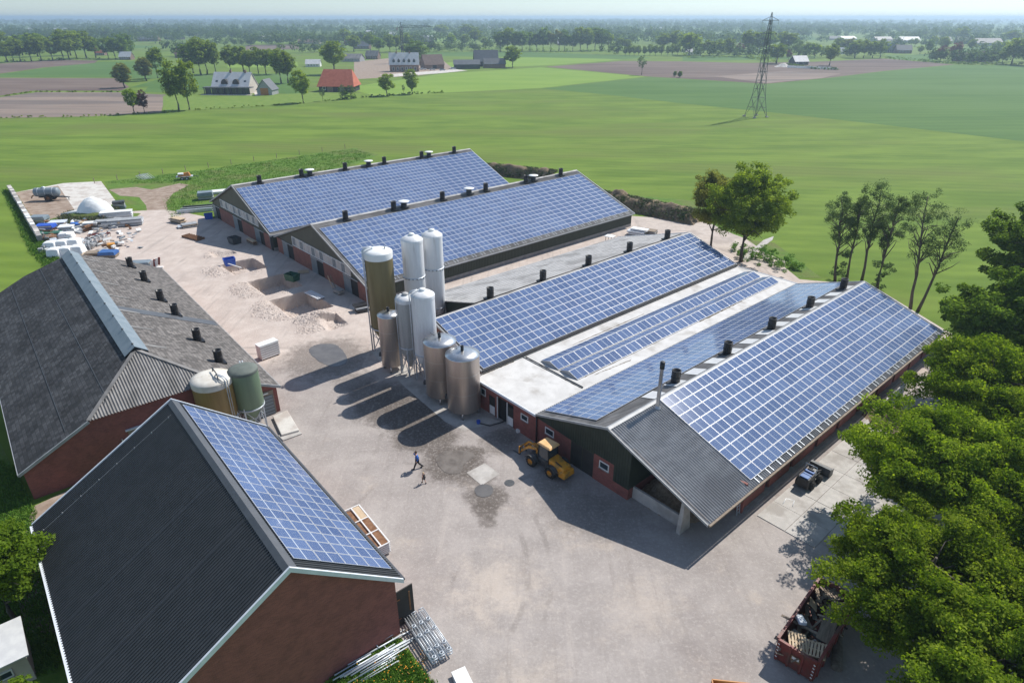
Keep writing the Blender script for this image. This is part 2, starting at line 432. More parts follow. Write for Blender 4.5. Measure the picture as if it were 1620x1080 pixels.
def leaf_mat(name, c1, c2, c3, trans=0.58, rnd=0.14):
    m = bpy.data.materials.new(name); m.use_nodes = True
    nt = m.node_tree; L = nt.links; nt.nodes.remove(nt.nodes['Principled BSDF'])
    out = nt.nodes['Material Output']
    at = _n(nt, 'ShaderNodeAttribute', attribute_name='tint')
    r = _n(nt, 'ShaderNodeValToRGB'); e = r.color_ramp.elements
    e[0].position = 0.0; e[0].color = (*c1, 1); e[1].position = 1.0; e[1].color = (*c3, 1)
    k = r.color_ramp.elements.new(0.5); k.color = (*c2, 1)
    L.new(at.outputs['Fac'], r.inputs[0])
    oi = _n(nt, 'ShaderNodeObjectInfo'); mr = _n(nt, 'ShaderNodeMapRange'); L.new(oi.outputs['Random'], mr.inputs['Value'])
    mr.inputs['To Min'].default_value = 1 - rnd; mr.inputs['To Max'].default_value = 1 + rnd
    hs = _n(nt, 'ShaderNodeHueSaturation'); L.new(r.outputs[0], hs.inputs['Color']); L.new(mr.outputs[0], hs.inputs['Value'])
    d = _n(nt, 'ShaderNodeBsdfDiffuse'); t = _n(nt, 'ShaderNodeBsdfTranslucent')
    L.new(hs.outputs[0], d.inputs['Color'])
    h2 = _n(nt, 'ShaderNodeHueSaturation'); h2.inputs['Value'].default_value = 1.15; h2.inputs['Saturation'].default_value = 1.1
    L.new(hs.outputs[0], h2.inputs['Color']); L.new(h2.outputs[0], t.inputs['Color'])
    mx = _n(nt, 'ShaderNodeMixShader'); mx.inputs[0].default_value = trans
    L.new(d.outputs[0], mx.inputs[1]); L.new(t.outputs[0], mx.inputs[2]); L.new(mx.outputs[0], out.inputs['Surface'])
    MATS[name] = m
leaf_mat('leaf_oak', (0.100, 0.165, 0.018), (0.195, 0.285, 0.030), (0.360, 0.450, 0.060))
leaf_mat('leaf_dark', (0.085, 0.145, 0.028), (0.145, 0.225, 0.038), (0.22, 0.315, 0.055))
leaf_mat('leaf_mid', (0.140, 0.200, 0.034), (0.225, 0.300, 0.046), (0.32, 0.40, 0.066))
leaf_mat('leaf_brownish', (0.155, 0.165, 0.04), (0.225, 0.24, 0.055), (0.31, 0.32, 0.085))
leaf_mat('leaf_far', (0.050, 0.085, 0.026), (0.082, 0.128, 0.036), (0.125, 0.178, 0.05))
leaf_mat('leaf_bright', (0.135, 0.216, 0.027), (0.189, 0.297, 0.034), (0.257, 0.378, 0.047))
leaf_mat('leaf_sparse', (0.072, 0.115, 0.045), (0.109, 0.160, 0.061), (0.152, 0.208, 0.080))
leaf_mat('leaf_purple', (0.080, 0.032, 0.035), (0.136, 0.056, 0.048), (0.192, 0.096, 0.072))
leaf_mat('grass_blade', (0.087, 0.189, 0.029), (0.131, 0.254, 0.041), (0.203, 0.319, 0.058), .2)
leaf_mat('weed', (0.070, 0.110, 0.04), (0.125, 0.150, 0.075), (0.23, 0.21, 0.15), .2)

def make_yard():
    m = bpy.data.materials.new('yard_surface'); m.use_nodes = True
    nt = m.node_tree; L = nt.links; bs = nt.nodes['Principled BSDF']
    pos = _n(nt, 'ShaderNodeNewGeometry').outputs['Position']
    sp = _n(nt, 'ShaderNodeSeparateXYZ'); L.new(pos, sp.inputs[0])
    def noise(sc, de=6, ro=.6, v=None):
        n = _n(nt, 'ShaderNodeTexNoise'); n.inputs['Scale'].default_value = sc; n.inputs['Detail'].default_value = de; n.inputs['Roughness'].default_value = ro
        L.new(v or pos, n.inputs['Vector']); return n.outputs['Fac']
    def rng(f, a, b, lo=0.0, hi=1.0):
        r = _n(nt, 'ShaderNodeMapRange'); r.interpolation_type = 'SMOOTHSTEP'
        r.inputs['From Min'].default_value = a; r.inputs['From Max'].default_value = b; r.inputs['To Min'].default_value = lo; r.inputs['To Max'].default_value = hi
        L.new(f, r.inputs['Value']); return r.outputs[0]
    def mix(f, a, b, bt='MIX'):
        x = _n(nt, 'ShaderNodeMix', data_type='RGBA', blend_type=bt)
        if isinstance(f, float): x.inputs[0].default_value = f
        else: L.new(f, x.inputs[0])
        for i, q in ((6, a), (7, b)):
            if isinstance(q, tuple): x.inputs[i].default_value = (*q, 1)
            else: L.new(q, x.inputs[i])
        return x.outputs[2]
    # compacted sand far out, worn asphalt and stone closer in
    yy = _n(nt, 'ShaderNodeMath', operation='MULTIPLY_ADD'); L.new(noise(0.09, 4), yy.inputs[0]); yy.inputs[1].default_value = 26.0; L.new(sp.outputs[1], yy.inputs[2])
    far = rng(yy.outputs[0], 68.0, 80.0)
    near_c = mix(rng(noise(0.35), .35, .7), (0.320, 0.288, 0.270), (0.390, 0.352, 0.330))
    near_c = mix(rng(noise(0.12, 5), .5, .72), near_c, (0.27, 0.238, 0.224))
    near_c = mix(rng(noise(0.16, 9, .72), .54, .70, 0, .8), near_c, (0.46, 0.395, 0.34))
    sand_c = mix(rng(noise(0.5), .35, .7), (0.48, 0.405, 0.36), (0.565, 0.49, 0.44))
    sand_c = mix(rng(noise(0.14, 5), .52, .75), sand_c, (0.41, 0.345, 0.31))
    c = mix(far, near_c, sand_c)
    # loose sand drift in front of the near barn
    for (cx, cy, rad, colr) in ((-1.0, 31.0, 7.0, (0.58, 0.50, 0.425)), (8.5, 29.5, 5.5, (0.50, 0.43, 0.37)), (1.0, 24.0, 5.0, (0.50, 0.43, 0.365)), (22.0, 43.5, 8.0, (0.36, 0.285, 0.245))):
        ds = _n(nt, 'ShaderNodeVectorMath', operation='DISTANCE'); L.new(pos, ds.inputs[0]); ds.inputs[1].default_value = (cx, cy, 0)
        dn = _n(nt, 'ShaderNodeMath', operation='MULTIPLY_ADD'); L.new(noise(0.55, 10, .85), dn.inputs[0]); dn.inputs[1].default_value = rad * 2.4; L.new(ds.outputs['Value'], dn.inputs[2])
        c = mix(rng(dn.outputs[0], rad * 1.85, rad * 1.15, 0, .55), c, colr)
    # wheel-worn streaks along the drive through the yard
    mp = _n(nt, 'ShaderNodeMapping'); mp.inputs['Rotation'].default_value = (0, 0, R(-40)); mp.inputs['Scale'].default_value = (1.0, .07, 1); L.new(pos, mp.inputs['Vector'])
    c = mix(rng(noise(1.1, 5, .6, mp.outputs[0]), .54, .70, 0, .40), c, (0.26, 0.23, 0.212))
    c = mix(rng(noise(0.7, 5, .6, mp.outputs[0]), .56, .72, 0, .35), c, (0.50, 0.445, 0.405))
    mp2 = _n(nt, 'ShaderNodeMapping'); mp2.inputs['Rotation'].default_value = (0, 0, R(48)); mp2.inputs['Scale'].default_value = (1.0, .09, 1); L.new(pos, mp2.inputs['Vector'])
    c = mix(rng(noise(1.3, 5, .6, mp2.outputs[0]), .56, .70, 0, .30), c, (0.25, 0.222, 0.205))
    # damp and oily stains with soft ragged edges: (pixel of the centre, radius m, strength)
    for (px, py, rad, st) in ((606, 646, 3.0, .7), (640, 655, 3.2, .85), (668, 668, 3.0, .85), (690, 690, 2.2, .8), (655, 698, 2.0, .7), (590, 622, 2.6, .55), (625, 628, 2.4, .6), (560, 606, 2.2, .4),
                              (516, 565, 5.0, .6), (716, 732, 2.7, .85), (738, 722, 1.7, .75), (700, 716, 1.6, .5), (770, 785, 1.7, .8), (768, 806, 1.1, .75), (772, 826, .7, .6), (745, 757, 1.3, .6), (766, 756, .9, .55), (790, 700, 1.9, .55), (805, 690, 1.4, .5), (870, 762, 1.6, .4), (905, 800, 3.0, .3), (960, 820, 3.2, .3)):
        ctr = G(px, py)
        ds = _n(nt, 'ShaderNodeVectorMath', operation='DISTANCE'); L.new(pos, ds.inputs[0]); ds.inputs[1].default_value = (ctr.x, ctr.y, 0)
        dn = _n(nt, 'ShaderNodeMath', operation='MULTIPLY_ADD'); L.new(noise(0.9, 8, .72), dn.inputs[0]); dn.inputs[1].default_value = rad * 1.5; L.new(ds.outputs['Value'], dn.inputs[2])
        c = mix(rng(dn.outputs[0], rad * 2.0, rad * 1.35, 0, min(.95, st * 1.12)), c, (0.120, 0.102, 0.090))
    # tyre marks: pairs of arcs swung through the yard: (pixel of the turning centre, radius m)
    for (px, py, rad) in ((1050, 960, 14.0), (1050, 960, 15.7), (560, 900, 12.0), (560, 900, 13.6), (900, 560, 17.5), (900, 560, 19.1), (300, 700, 17.0), (300, 700, 18.6)):
        ctr = G(px, py)
        ds = _n(nt, 'ShaderNodeVectorMath', operation='DISTANCE'); L.new(pos, ds.inputs[0]); ds.inputs[1].default_value = (ctr.x, ctr.y, 0)
        sb = _n(nt, 'ShaderNodeMath', operation='SUBTRACT'); L.new(ds.outputs['Value'], sb.inputs[0]); sb.inputs[1].default_value = rad
        ab = _n(nt, 'ShaderNodeMath', operation='ABSOLUTE'); L.new(sb.outputs[0], ab.inputs[0])
        ml = _n(nt, 'ShaderNodeMath', operation='MULTIPLY'); L.new(rng(ab.outputs[0], .30, .08, 0, 1), ml.inputs[0]); L.new(rng(noise(0.22, 4), .46, .62, 0, .42), ml.inputs[1])
        c = mix(ml.outputs[0], c, (0.19, 0.168, 0.155))
    # fine grit
    c = mix(rng(noise(7.0, 6, .8), .56, .70, 0, .5), c, (0.17, 0.148, 0.132))
    c = mix(rng(noise(4.0, 7, .8), .48, .68, .0, .42), c, (0.56, 0.51, 0.47))
    L.new(c, bs.inputs['Base Color'])
    bs.inputs['Roughness'].default_value = 0.92; bs.inputs['Specular IOR Level'].default_value = 0.2
    b = _n(nt, 'ShaderNodeBump'); b.inputs['Strength'].default_value = .5; b.inputs['Distance'].default_value = .05
    L.new(noise(3.0, 8, .7), b.inputs['Height']); L.new(b.outputs[0], bs.inputs['Normal'])
    MATS['yard_surface'] = m
make_yard()

def slates(m):
    """Adds the course pattern of small slates to the old roof."""
    nt = m.node_tree; L = nt.links; bs = nt.nodes['Principled BSDF']
    src = bs.inputs['Base Color'].links[0].from_socket
    tc = _n(nt, 'ShaderNodeTexCoord'); sp = _n(nt, 'ShaderNodeSeparateXYZ'); L.new(tc.outputs['Object'], sp.inputs[0])
    cb = _n(nt, 'ShaderNodeCombineXYZ'); L.new(sp.outputs[1], cb.inputs[0]); L.new(sp.outputs[0], cb.inputs[1])
    nz = _n(nt, 'ShaderNodeTexNoise'); nz.inputs['Scale'].default_value = 1.4
    L.new(tc.outputs['Object'], nz.inputs['Vector'])
    br = _n(nt, 'ShaderNodeTexBrick'); L.new(cb.outputs[0], br.inputs['Vector'])
    br.inputs['Scale'].default_value = 1.0; br.inputs['Brick Width'].default_value = 0.42; br.inputs['Row Height'].default_value = 0.30
    br.inputs['Mortar Size'].default_value = 0.02; br.inputs['Mortar Smooth'].default_value = .3; br.inputs['Bias'].default_value = -.1
    br.inputs['Color1'].default_value = (.7, .7, .7, 1); br.inputs['Color2'].default_value = (1.55, 1.55, 1.55, 1); br.inputs['Mortar'].default_value = (.55, .55, .55, 1)
    mx = _n(nt, 'ShaderNodeMix', data_type='RGBA', blend_type='MULTIPLY'); mx.inputs[0].default_value = 1.0
    L.new(src, mx.inputs[6]); L.new(br.outputs['Color'], mx.inputs[7]); L.new(mx.outputs[2], bs.inputs['Base Color'])
    b = _n(nt, 'ShaderNodeBump'); b.inputs['Strength'].default_value = .5; b.inputs['Distance'].default_value = .02
    L.new(br.outputs['Fac'], b.inputs['Height']); b.invert = True; L.new(b.outputs[0], bs.inputs['Normal'])
slates(MATS['roof_slates_old'])
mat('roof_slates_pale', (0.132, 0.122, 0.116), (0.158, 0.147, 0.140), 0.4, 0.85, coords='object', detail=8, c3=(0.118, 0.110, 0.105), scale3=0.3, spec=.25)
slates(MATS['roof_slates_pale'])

# ------------------------------------------------------------------ ground, fields
# the pit zone is left open in the ground and filled by the yard relief
PX0, PX1, PY0, PY1 = -50.0, -20.0, 66.0, 101.0
SHEET_N = [0]
def sheet(name, polys, z, m, label=None):
    mb = MB(); SHEET_N[0] += 1; z += SHEET_N[0] * .00021
    for p in polys: mb.poly([(q[0], q[1], z) for q in p])
    o = mb.build(name, M[m]); tag(o, kind='structure'); return o
E_ = 13800.0
sheet('ground', [[(-E_, -180), (E_, -180), (E_, PY0), (-E_, PY0)], [(-E_, PY1), (E_, PY1), (E_, E_), (-E_, E_)],
                 [(-E_, PY0), (PX0, PY0), (PX0, PY1), (-E_, PY1)], [(PX1, PY0), (E_, PY0), (E_, PY1), (PX1, PY1)]], 0.0, 'meadow')
def field(px, m, z, name='field'):
    return sheet(name, [[G(x, y) for x, y in px]], z, m)
field([(857, 140.5), (940, 131), (1027, 122), (1110, 127), (1213, 133.5), (1320, 123), (1400, 113), (1510, 103), (1620, 104), (1900, 106), (1900, 270), (1620, 224), (1400, 198), (1210, 177), (1080, 164), (960, 150)], 'crop_green', 0.02)
field([(863, 106), (983, 97), (1080, 97.5), (1180, 100), (1290, 98), (1400, 93), (1510, 102.5), (1400, 112.5), (1320, 122.5), (1213, 133), (1110, 126.5), (1027, 121.5)], 'ploughed', 0.03)
field([(1130, 121), (1240, 113), (1330, 117), (1300, 124), (1213, 132)], 'ploughed_pale', 0.045)
field([(545, 139), (700, 117), (855, 107), (1020, 121.5), (857, 139.5), (700, 147), (600, 154)], 'meadow_bright', 0.02)
field([(800, 91), (900, 90), (985, 95), (860, 104), (760, 108), (700, 108), (700, 100)], 'meadow_bright', 0.03)
field([(660, 84), (800, 82), (1000, 88), (1030, 92), (985, 94), (800, 90), (660, 89)], 'crop_green', 0.035)
field([(-250, 195), (0, 187), (140, 184.5), (255, 178), (262, 150), (190, 146.5), (60, 146), (0, 154), (-250, 175)], 'ploughed_pale', 0.02)
field([(-250, 160), (0, 152), (52, 144), (190, 144), (205, 138), (185, 124), (0, 123.5), (-250, 126)], 'ploughed', 0.025)
field([(-250, 125), (0, 122), (185, 123), (245, 125), (300, 121), (480, 132), (480, 117), (300, 117), (250, 97), (160, 98), (70, 108), (0, 118)], 'crop_green', 0.03)
field([(-250, 106), (0, 101), (85, 95), (155, 96), (150, 100), (70, 107), (0, 117), (-250, 124)], 'ploughed', 0.035)
field([(205, 139), (235, 137), (228, 146), (258, 146), (262, 140), (330, 143), (480, 150), (478, 118), (330, 120), (250, 126)], 'crop_green', 0.04)
field([(258, 152), (330, 154), (475, 148), (560, 139), (545, 157), (470, 165), (330, 173), (258, 177)], 'lawn', 0.05)
field([(360, 100), (470, 98), (472, 106), (360, 108)], 'meadow_bright', 0.045)
field([(560, 98), (620, 92), (700, 95), (720, 112), (660, 120), (560, 126)], 'dirt', 0.04)
for (a, m_) in (([(0, 72), (160, 70), (260, 74), (170, 80), (0, 82)], 'crop_green'), ([(400, 62), (560, 60), (560, 66), (400, 70)], 'meadow_bright'),
               ([(390, 72), (470, 71), (475, 78), (385, 80)], 'ploughed'), ([(1000, 58), (1060, 54), (1080, 60), (990, 66)], 'meadow_bright'),
               ([(1085, 58), (1280, 56), (1300, 64), (1090, 66)], 'crop_green'), ([(1080, 88), (1290, 90), (1290, 93), (1080, 97)], 'crop_green'),
               ([(1520, 76), (1600, 74), (1610, 84), (1515, 86)], 'crop_green'), ([(640, 60), (760, 58), (780, 64), (640, 68)], 'meadow_bright'),
               ([(1400, 88), (1480, 86), (1480, 98), (1410, 93)], 'crop_green')):
    field(a, m_, 0.03)
# rough grass around the yard, tyre-worn track
field([(165, 287), (330, 268), (560, 234), (600, 245), (470, 300), (345, 300), (335, 330), (310, 330), (270, 360), (180, 310)], 'rough_grass', 0.012, 'verge')
field([(172, 300), (215, 296), (240, 300), (285, 290), (300, 293), (274, 306), (263, 320), (268, 345), (260, 372), (226, 374), (235, 345), (231, 325), (220, 312), (190, 310)], 'dirt', 0.018, 'track')
field([(0, 700), (52, 800), (60, 850), (110, 1085), (-220, 1085), (-150, 800)], 'rough_grass', 0.012, 'verge')
field([(38, 1000), (20, 880), (55, 800), (120, 770), (135, 800), (90, 860), (100, 1000)], 'dirt', 0.02, 'verge')
field([(520, 1085), (560, 1030), (605, 1005), (636, 1012), (662, 1052), (690, 1085)], 'rough_grass', 0.016, 'verge')
field([(1185, 380), (1225, 384), (1280, 425), (1300, 440), (1262, 440), (1200, 420)], 'rough_grass', 0.012, 'verge')
field([(10, 310), (24, 300), (80, 385), (105, 420), (80, 425), (58, 390)], 'rough_grass', 0.012, 'verge')
field([(905, 300), (1100, 318), (1180, 350), (1180, 378), (1060, 345), (960, 330)], 'rough_grass', 0.012, 'verge')

# ------------------------------------------------------------------ the yard with its pits
def inpoly(x, y, P):
    c = False; j = len(P) - 1
    for i in range(len(P)):
        if (P[i][1] > y) != (P[j][1] > y) and x < (P[j][0] - P[i][0]) * (y - P[i][1]) / (P[j][1] - P[i][1]) + P[i][0]: c = not c
        j = i
    return c
yard_px = [(705, 1110), (660, 1045), (636, 1010), (560, 1000), (400, 850), (330, 760), (255, 760), (200, 640), (110, 470), (88, 425), (72, 386), (60, 362), (75, 352), (120, 345), (165, 338),
           (200, 335), (232, 333), (262, 332), (300, 338), (335, 345), (500, 330), (800, 300), (1005, 343), (1100, 348), (1180, 378), (1215, 402), (1265, 442), (1380, 452), (1500, 525), (1560, 555), (1750, 620), (1900, 1110)]
YARD = [G(x, y) for x, y in yard_px]
mb = MB()
hole = [(PX0, PY0), (PX1, PY0), (PX1, PY1), (PX0, PY1)]
# cut the polygon into a 2 m grid so that the pit zone can stay open
xs = np.arange(-120, 140, 2.0); ys = np.arange(-6 + 20, 190, 1.0)
def clip(poly, axis, val, keep_less):
    out = []
    for i in range(len(poly)):
        a, b = poly[i], poly[(i + 1) % len(poly)]
        ia = (a[axis] <= val) == keep_less or a[axis] == val; ib = (b[axis] <= val) == keep_less or b[axis] == val
        if ia: out.append(a)
        if ia != ib:
            t = (val - a[axis]) / (b[axis] - a[axis]); out.append(tuple(a[k] + t * (b[k] - a[k]) for k in range(2)))
    return out
base = [(p[0], p[1]) for p in YARD]
for part in (clip(base, 1, PY0, True), clip(base, 1, PY1, False),
             clip(clip(clip(base, 1, PY0, False), 1, PY1, True), 0, PX0, True), clip(clip(clip(base, 1, PY0, False), 1, PY1, True), 0, PX1, False)):
    if len(part) > 2: mb.poly([(x, y, 0.026) for x, y in part])
yard = mb.build('yard', M['yard_surface']); tag(yard, kind='structure')

PITS = []   # (v, u of the pit centre, half length along v, half depth along u, pit depth, mound height)
for (px, py, hv, hu, dp, mh) in ((325, 377, 1.8, 1.2, 1.0, 0.3), (352, 399, 2.0, 1.4, 0.9, 0.4), (388, 421, 2.8, 2.2, 1.5, 0.30), (437, 449, 3.2, 2.4, 1.7, 0.35), (478, 480, 3.6, 2.5, 1.9, 0.35), (530, 511, 1.6, 1.1, 1.1, 0.3)):
    v, u = FUV(G(px, py)); PITS.append((v, u, hv, hu, dp, mh))
rng_ = np.random.default_rng(5)
def fbm(x, y, seed=0, oct=4, s=1.0):
    r = np.random.default_rng(seed); out = np.zeros_like(x); a = 1.0
    for o in range(oct):
        for k in range(5):
            th = r.uniform(0, 6.28); ph = r.uniform(0, 6.28); f = s * 2 ** o * r.uniform(.7, 1.3)
            out += a * np.sin((x * np.cos(th) + y * np.sin(th)) * f + ph) / 5
        a *= .5
    return out
def grid_mesh(name, X, Y, Z, m, parent=None, smooth=True, keep=None, kind=None):
    ny, nx = X.shape
    co = np.stack([X, Y, Z], -1).reshape(-1, 3)
    idx = np.arange(ny * nx).reshape(ny, nx)
    q = np.stack([idx[:-1, :-1], idx[:-1, 1:], idx[1:, 1:], idx[1:, :-1]], -1).reshape(-1, 4)
    if keep is not None: q = q[keep[:-1, :-1].reshape(-1)]
    return fast_mesh(name, co, q, m, parent, smooth, kind)
def fast_mesh(name, co, q, m, parent=None, smooth=False, kind=None, tint=None, me_only=False):
    me = bpy.data.meshes.new(name); k = q.shape[1]
    me.vertices.add(len(co)); me.vertices.foreach_set('co', np.ascontiguousarray(co, dtype=np.float32).ravel())
    me.loops.add(q.size); me.loops.foreach_set('vertex_index', np.ascontiguousarray(q, dtype=np.int32).ravel())
    me.polygons.add(len(q)); me.polygons.foreach_set('loop_start', np.arange(0, q.size, k, dtype=np.int32))
    me.polygons.foreach_set('use_smooth', np.full(len(q), smooth))
    if tint is not None:
        at = me.attributes.new('tint', 'FLOAT', 'POINT'); at.data.foreach_set('value', np.ascontiguousarray(tint, dtype=np.float32))
    me.update(calc_edges=True)
    if m: me.materials.append(M[m] if isinstance(m, str) else m)
    if me_only: return me
    o = link(name, me, parent)
    if kind: tag(o, kind=kind)
    return o
def sstep(a, b, x):
    t = np.clip((x - a) / (b - a), 0, 1); return t * t * (3 - 2 * t)
nx = int((PX1 - PX0) / .13) + 1; ny = int((PY1 - PY0) / .13) + 1
X, Y = np.meshgrid(np.linspace(PX0, PX1, nx), np.linspace(PY0, PY1, ny))
U = (X - FO.x) * FD.x + (Y - FO.y) * FD.y; V = (X - FO.x) * FN.x + (Y - FO.y) * FN.y
Z = np.zeros_like(X)
wob = fbm(X, Y, 3, 4, .6) * .16
for (v, u, hv, hu, dp, mh) in PITS:
    dv = np.abs(V - v + wob); du = U - u + wob * .6
    inside = sstep(hv + .12, hv - .06, dv) * sstep(hu + .09, hu - .07, du) * sstep(-hu - .8, -hu + .9, du)
    Z -= dp * inside
    r2 = ((V - v + .3) / (hv * .95)) ** 2 + ((du + hu + 1.8) / 2.0) ** 2
    Z += mh * np.exp(-r2 * 1.3) * (1 - inside) * (1 + .35 * fbm(X, Y, 9, 3, 2.0))
    r3 = ((V - v - hv - .9) / .9) ** 2 + (du / 1.6) ** 2
    Z += mh * .35 * np.exp(-r3) * (1 - inside)
# gravel heap at the end of the row
hp = G(508, 505)
Z += .95 * np.exp(-(((X - hp.x) / 2.1) ** 2 + ((Y - hp.y) / 1.7) ** 2)) * (1 + .25 * fbm(X, Y, 4, 3, 3.0))
edge = np.minimum(np.minimum(X - PX0, PX1 - X), np.minimum(Y - PY0, PY1 - Y))
Z = Z * sstep(0, 3, edge) + (.025 * fbm(X, Y, 12, 4, 1.2) + .03 * np.clip(fbm(X, Y, 13, 3, 5.0), 0, 1) * (np.abs(Z) > .06)) * sstep(0, 2, edge) + 0.026
Z = Z + .035 * np.random.default_rng(6).normal(size=Z.shape) * (np.abs(Z - .026) > .08)
pit_ground = grid_mesh('yard', X, Y, Z, 'yard_surface', smooth=False); tag(pit_ground, kind='structure')

# paved and stained patches
def blob(name, pts_px, m, z, seed=1, amp=.12, n=64, label=None):
    P = [G(x, y) for x, y in pts_px]
    # closed Catmull-Rom through the points, roughened
    k = len(P); out = []; rr = random.Random(seed)
    for i in range(k):
        p0, p1, p2, p3 = P[(i - 1) % k], P[i], P[(i + 1) % k], P[(i + 2) % k]
        for j in range(max(3, n // k)):
            t = j / max(3, n // k)
            q = .5 * ((2 * p1) + (p2 - p0) * t + (2 * p0 - 5 * p1 + 4 * p2 - p3) * t * t + (3 * p1 - p0 - 3 * p2 + p3) * t ** 3)
            out.append(q + Vector((rr.uniform(-amp, amp), rr.uniform(-amp, amp), 0)))
    SHEET_N[0] += 1; z += SHEET_N[0] * .00021
    o = MB().poly([(q.x, q.y, z) for q in out]).build(name, M[m]); tag(o, kind='structure'); return o
# concrete apron under the silos and the gutter strip along it
field([(588, 558), (600, 552), (770, 660), (795, 668), (770, 672), (735, 682), (705, 668), (640, 612)], 'concrete', 0.034, 'silo_apron')
blob('puddle', [(489, 556), (500, 546), (528, 545), (545, 558), (548, 574), (528, 580), (505, 572)], 'water', 0.040, 6, .06)
blob('puddle', [(690, 728), (702, 715), (735, 713), (752, 720), (735, 734), (728, 748), (705, 748)], 'wet', 0.040, 9, .06)
blob('puddle', [(752, 772), (765, 766), (779, 771), (778, 782), (765, 787), (753, 782)], 'water', 0.041, 11, .03)
field([(738, 748), (767, 733), (791, 750), (762, 768)], 'concrete', 0.039, 'concrete_plate')
# washing slab and storage slab beyond the old barn
field([(18, 306), (100, 290), (160, 287), (183, 318), (170, 330), (120, 342), (75, 352), (48, 350)], 'concrete_pale', 0.02, 'storage_slab')
field([(18, 306), (92, 294), (122, 338), (75, 352), (48, 350)], 'dirt', 0.026, 'storage_slab')
# sandy way behind the barns
field([(1000, 342), (1060, 346), (1120, 352), (1180, 380), (1215, 405), (1180, 408), (1140, 396), (1085, 366), (1010, 362)], 'sand', 0.032, 'track')
field([(1172, 412), (1182, 402), (1208, 380), (1224, 374), (1222, 380), (1200, 396), (1188, 410)], 'concrete', 0.04, 'path')
blob('sand_patch', [(1190, 415), (1210, 404), (1240, 412), (1238, 424), (1212, 424)], 'sand', 0.035, 14, .3)
# ------------------------------------------------------------------ roof and wall builders
def corr(name, m, parent, y0, y1, x0, z0, x1, z1, period=.177, amp=.028, th=.10, ribs=False, nseg=6):
    """Corrugated sheet roof from (x0,z0) at the ridge to (x1,z1) at the eave, running y0..y1."""
    sl = Vector((x1 - x0, 0, z1 - z0)); nrm = Vector((-(z1 - z0), 0, (x1 - x0)))
    if nrm.z < 0: nrm = -nrm
    nrm.normalize()
    L = y1 - y0; n = max(2, int(round(L / period)))
    if ribs: ts = np.concatenate([[k + a for a in (0, .62, .70, .92)] for k in range(n)] + [[n]]); hh = np.tile([0, 0, 1, 1], n).tolist() + [0]; hh = np.array(hh) * amp * 2
    else: ts = np.linspace(0, n, n * nseg + 1); hh = amp * np.sin(ts * 2 * np.pi)
    yy = y0 + ts * (L / n)
    k = len(yy)
    co = np.zeros((4 * k, 3))
    for j, (x, z) in enumerate(((x0, z0), (x1, z1))):
        co[j * k:(j + 1) * k, 0] = x + nrm.x * hh; co[j * k:(j + 1) * k, 1] = yy; co[j * k:(j + 1) * k, 2] = z + nrm.z * hh
        co[(2 + j) * k:(3 + j) * k, 0] = x - nrm.x * th; co[(2 + j) * k:(3 + j) * k, 1] = yy; co[(2 + j) * k:(3 + j) * k, 2] = z - nrm.z * th
    i = np.arange(k - 1)
    top = np.stack([i, i + 1, k + i + 1, k + i], -1); bot = np.stack([2 * k + i, 3 * k + i, 3 * k + i + 1, 2 * k + i + 1], -1)
    eav = np.stack([k + i, k + i + 1, 3 * k + i + 1, 3 * k + i], -1)
    ends = np.array([[0, k, 3 * k, 2 * k], [k - 1, 3 * k - 1, 4 * k - 1, 2 * k - 1]])
    q = np.concatenate([top, bot, eav, ends])
    if x1 < x0: q = q
    return fast_mesh(name, co, q, m, parent)

def panel_mesh(w, h):
    mb = MB(); t = .02; f = .024
    x, y = w / 2 - .008, h / 2 - .008
    o = [(-x, -y), (x, -y), (x, y), (-x, y)]; i = [(-x + f, -y + f), (x - f, -y + f), (x - f, y - f), (-x + f, y - f)]
    vs = [(a, b, -t) for a, b in o] + [(a, b, t) for a, b in o] + [(a, b, t) for a, b in i] + [(a, b, t - .006) for a, b in i]
    fs = [(0, 1, 5, 4), (1, 2, 6, 5), (2, 3, 7, 6), (3, 0, 4, 7), (3, 2, 1, 0)]
    fs += [(4 + k, 4 + (k + 1) % 4, 8 + (k + 1) % 4, 8 + k) for k in range(4)]
    fs += [(8 + k, 8 + (k + 1) % 4, 12 + (k + 1) % 4, 12 + k) for k in range(4)]
    mb.add(vs, fs, 0); mb.add([vs[12], vs[13], vs[14], vs[15]], [(0, 1, 2, 3)], 1)
    return mb
PM = {}
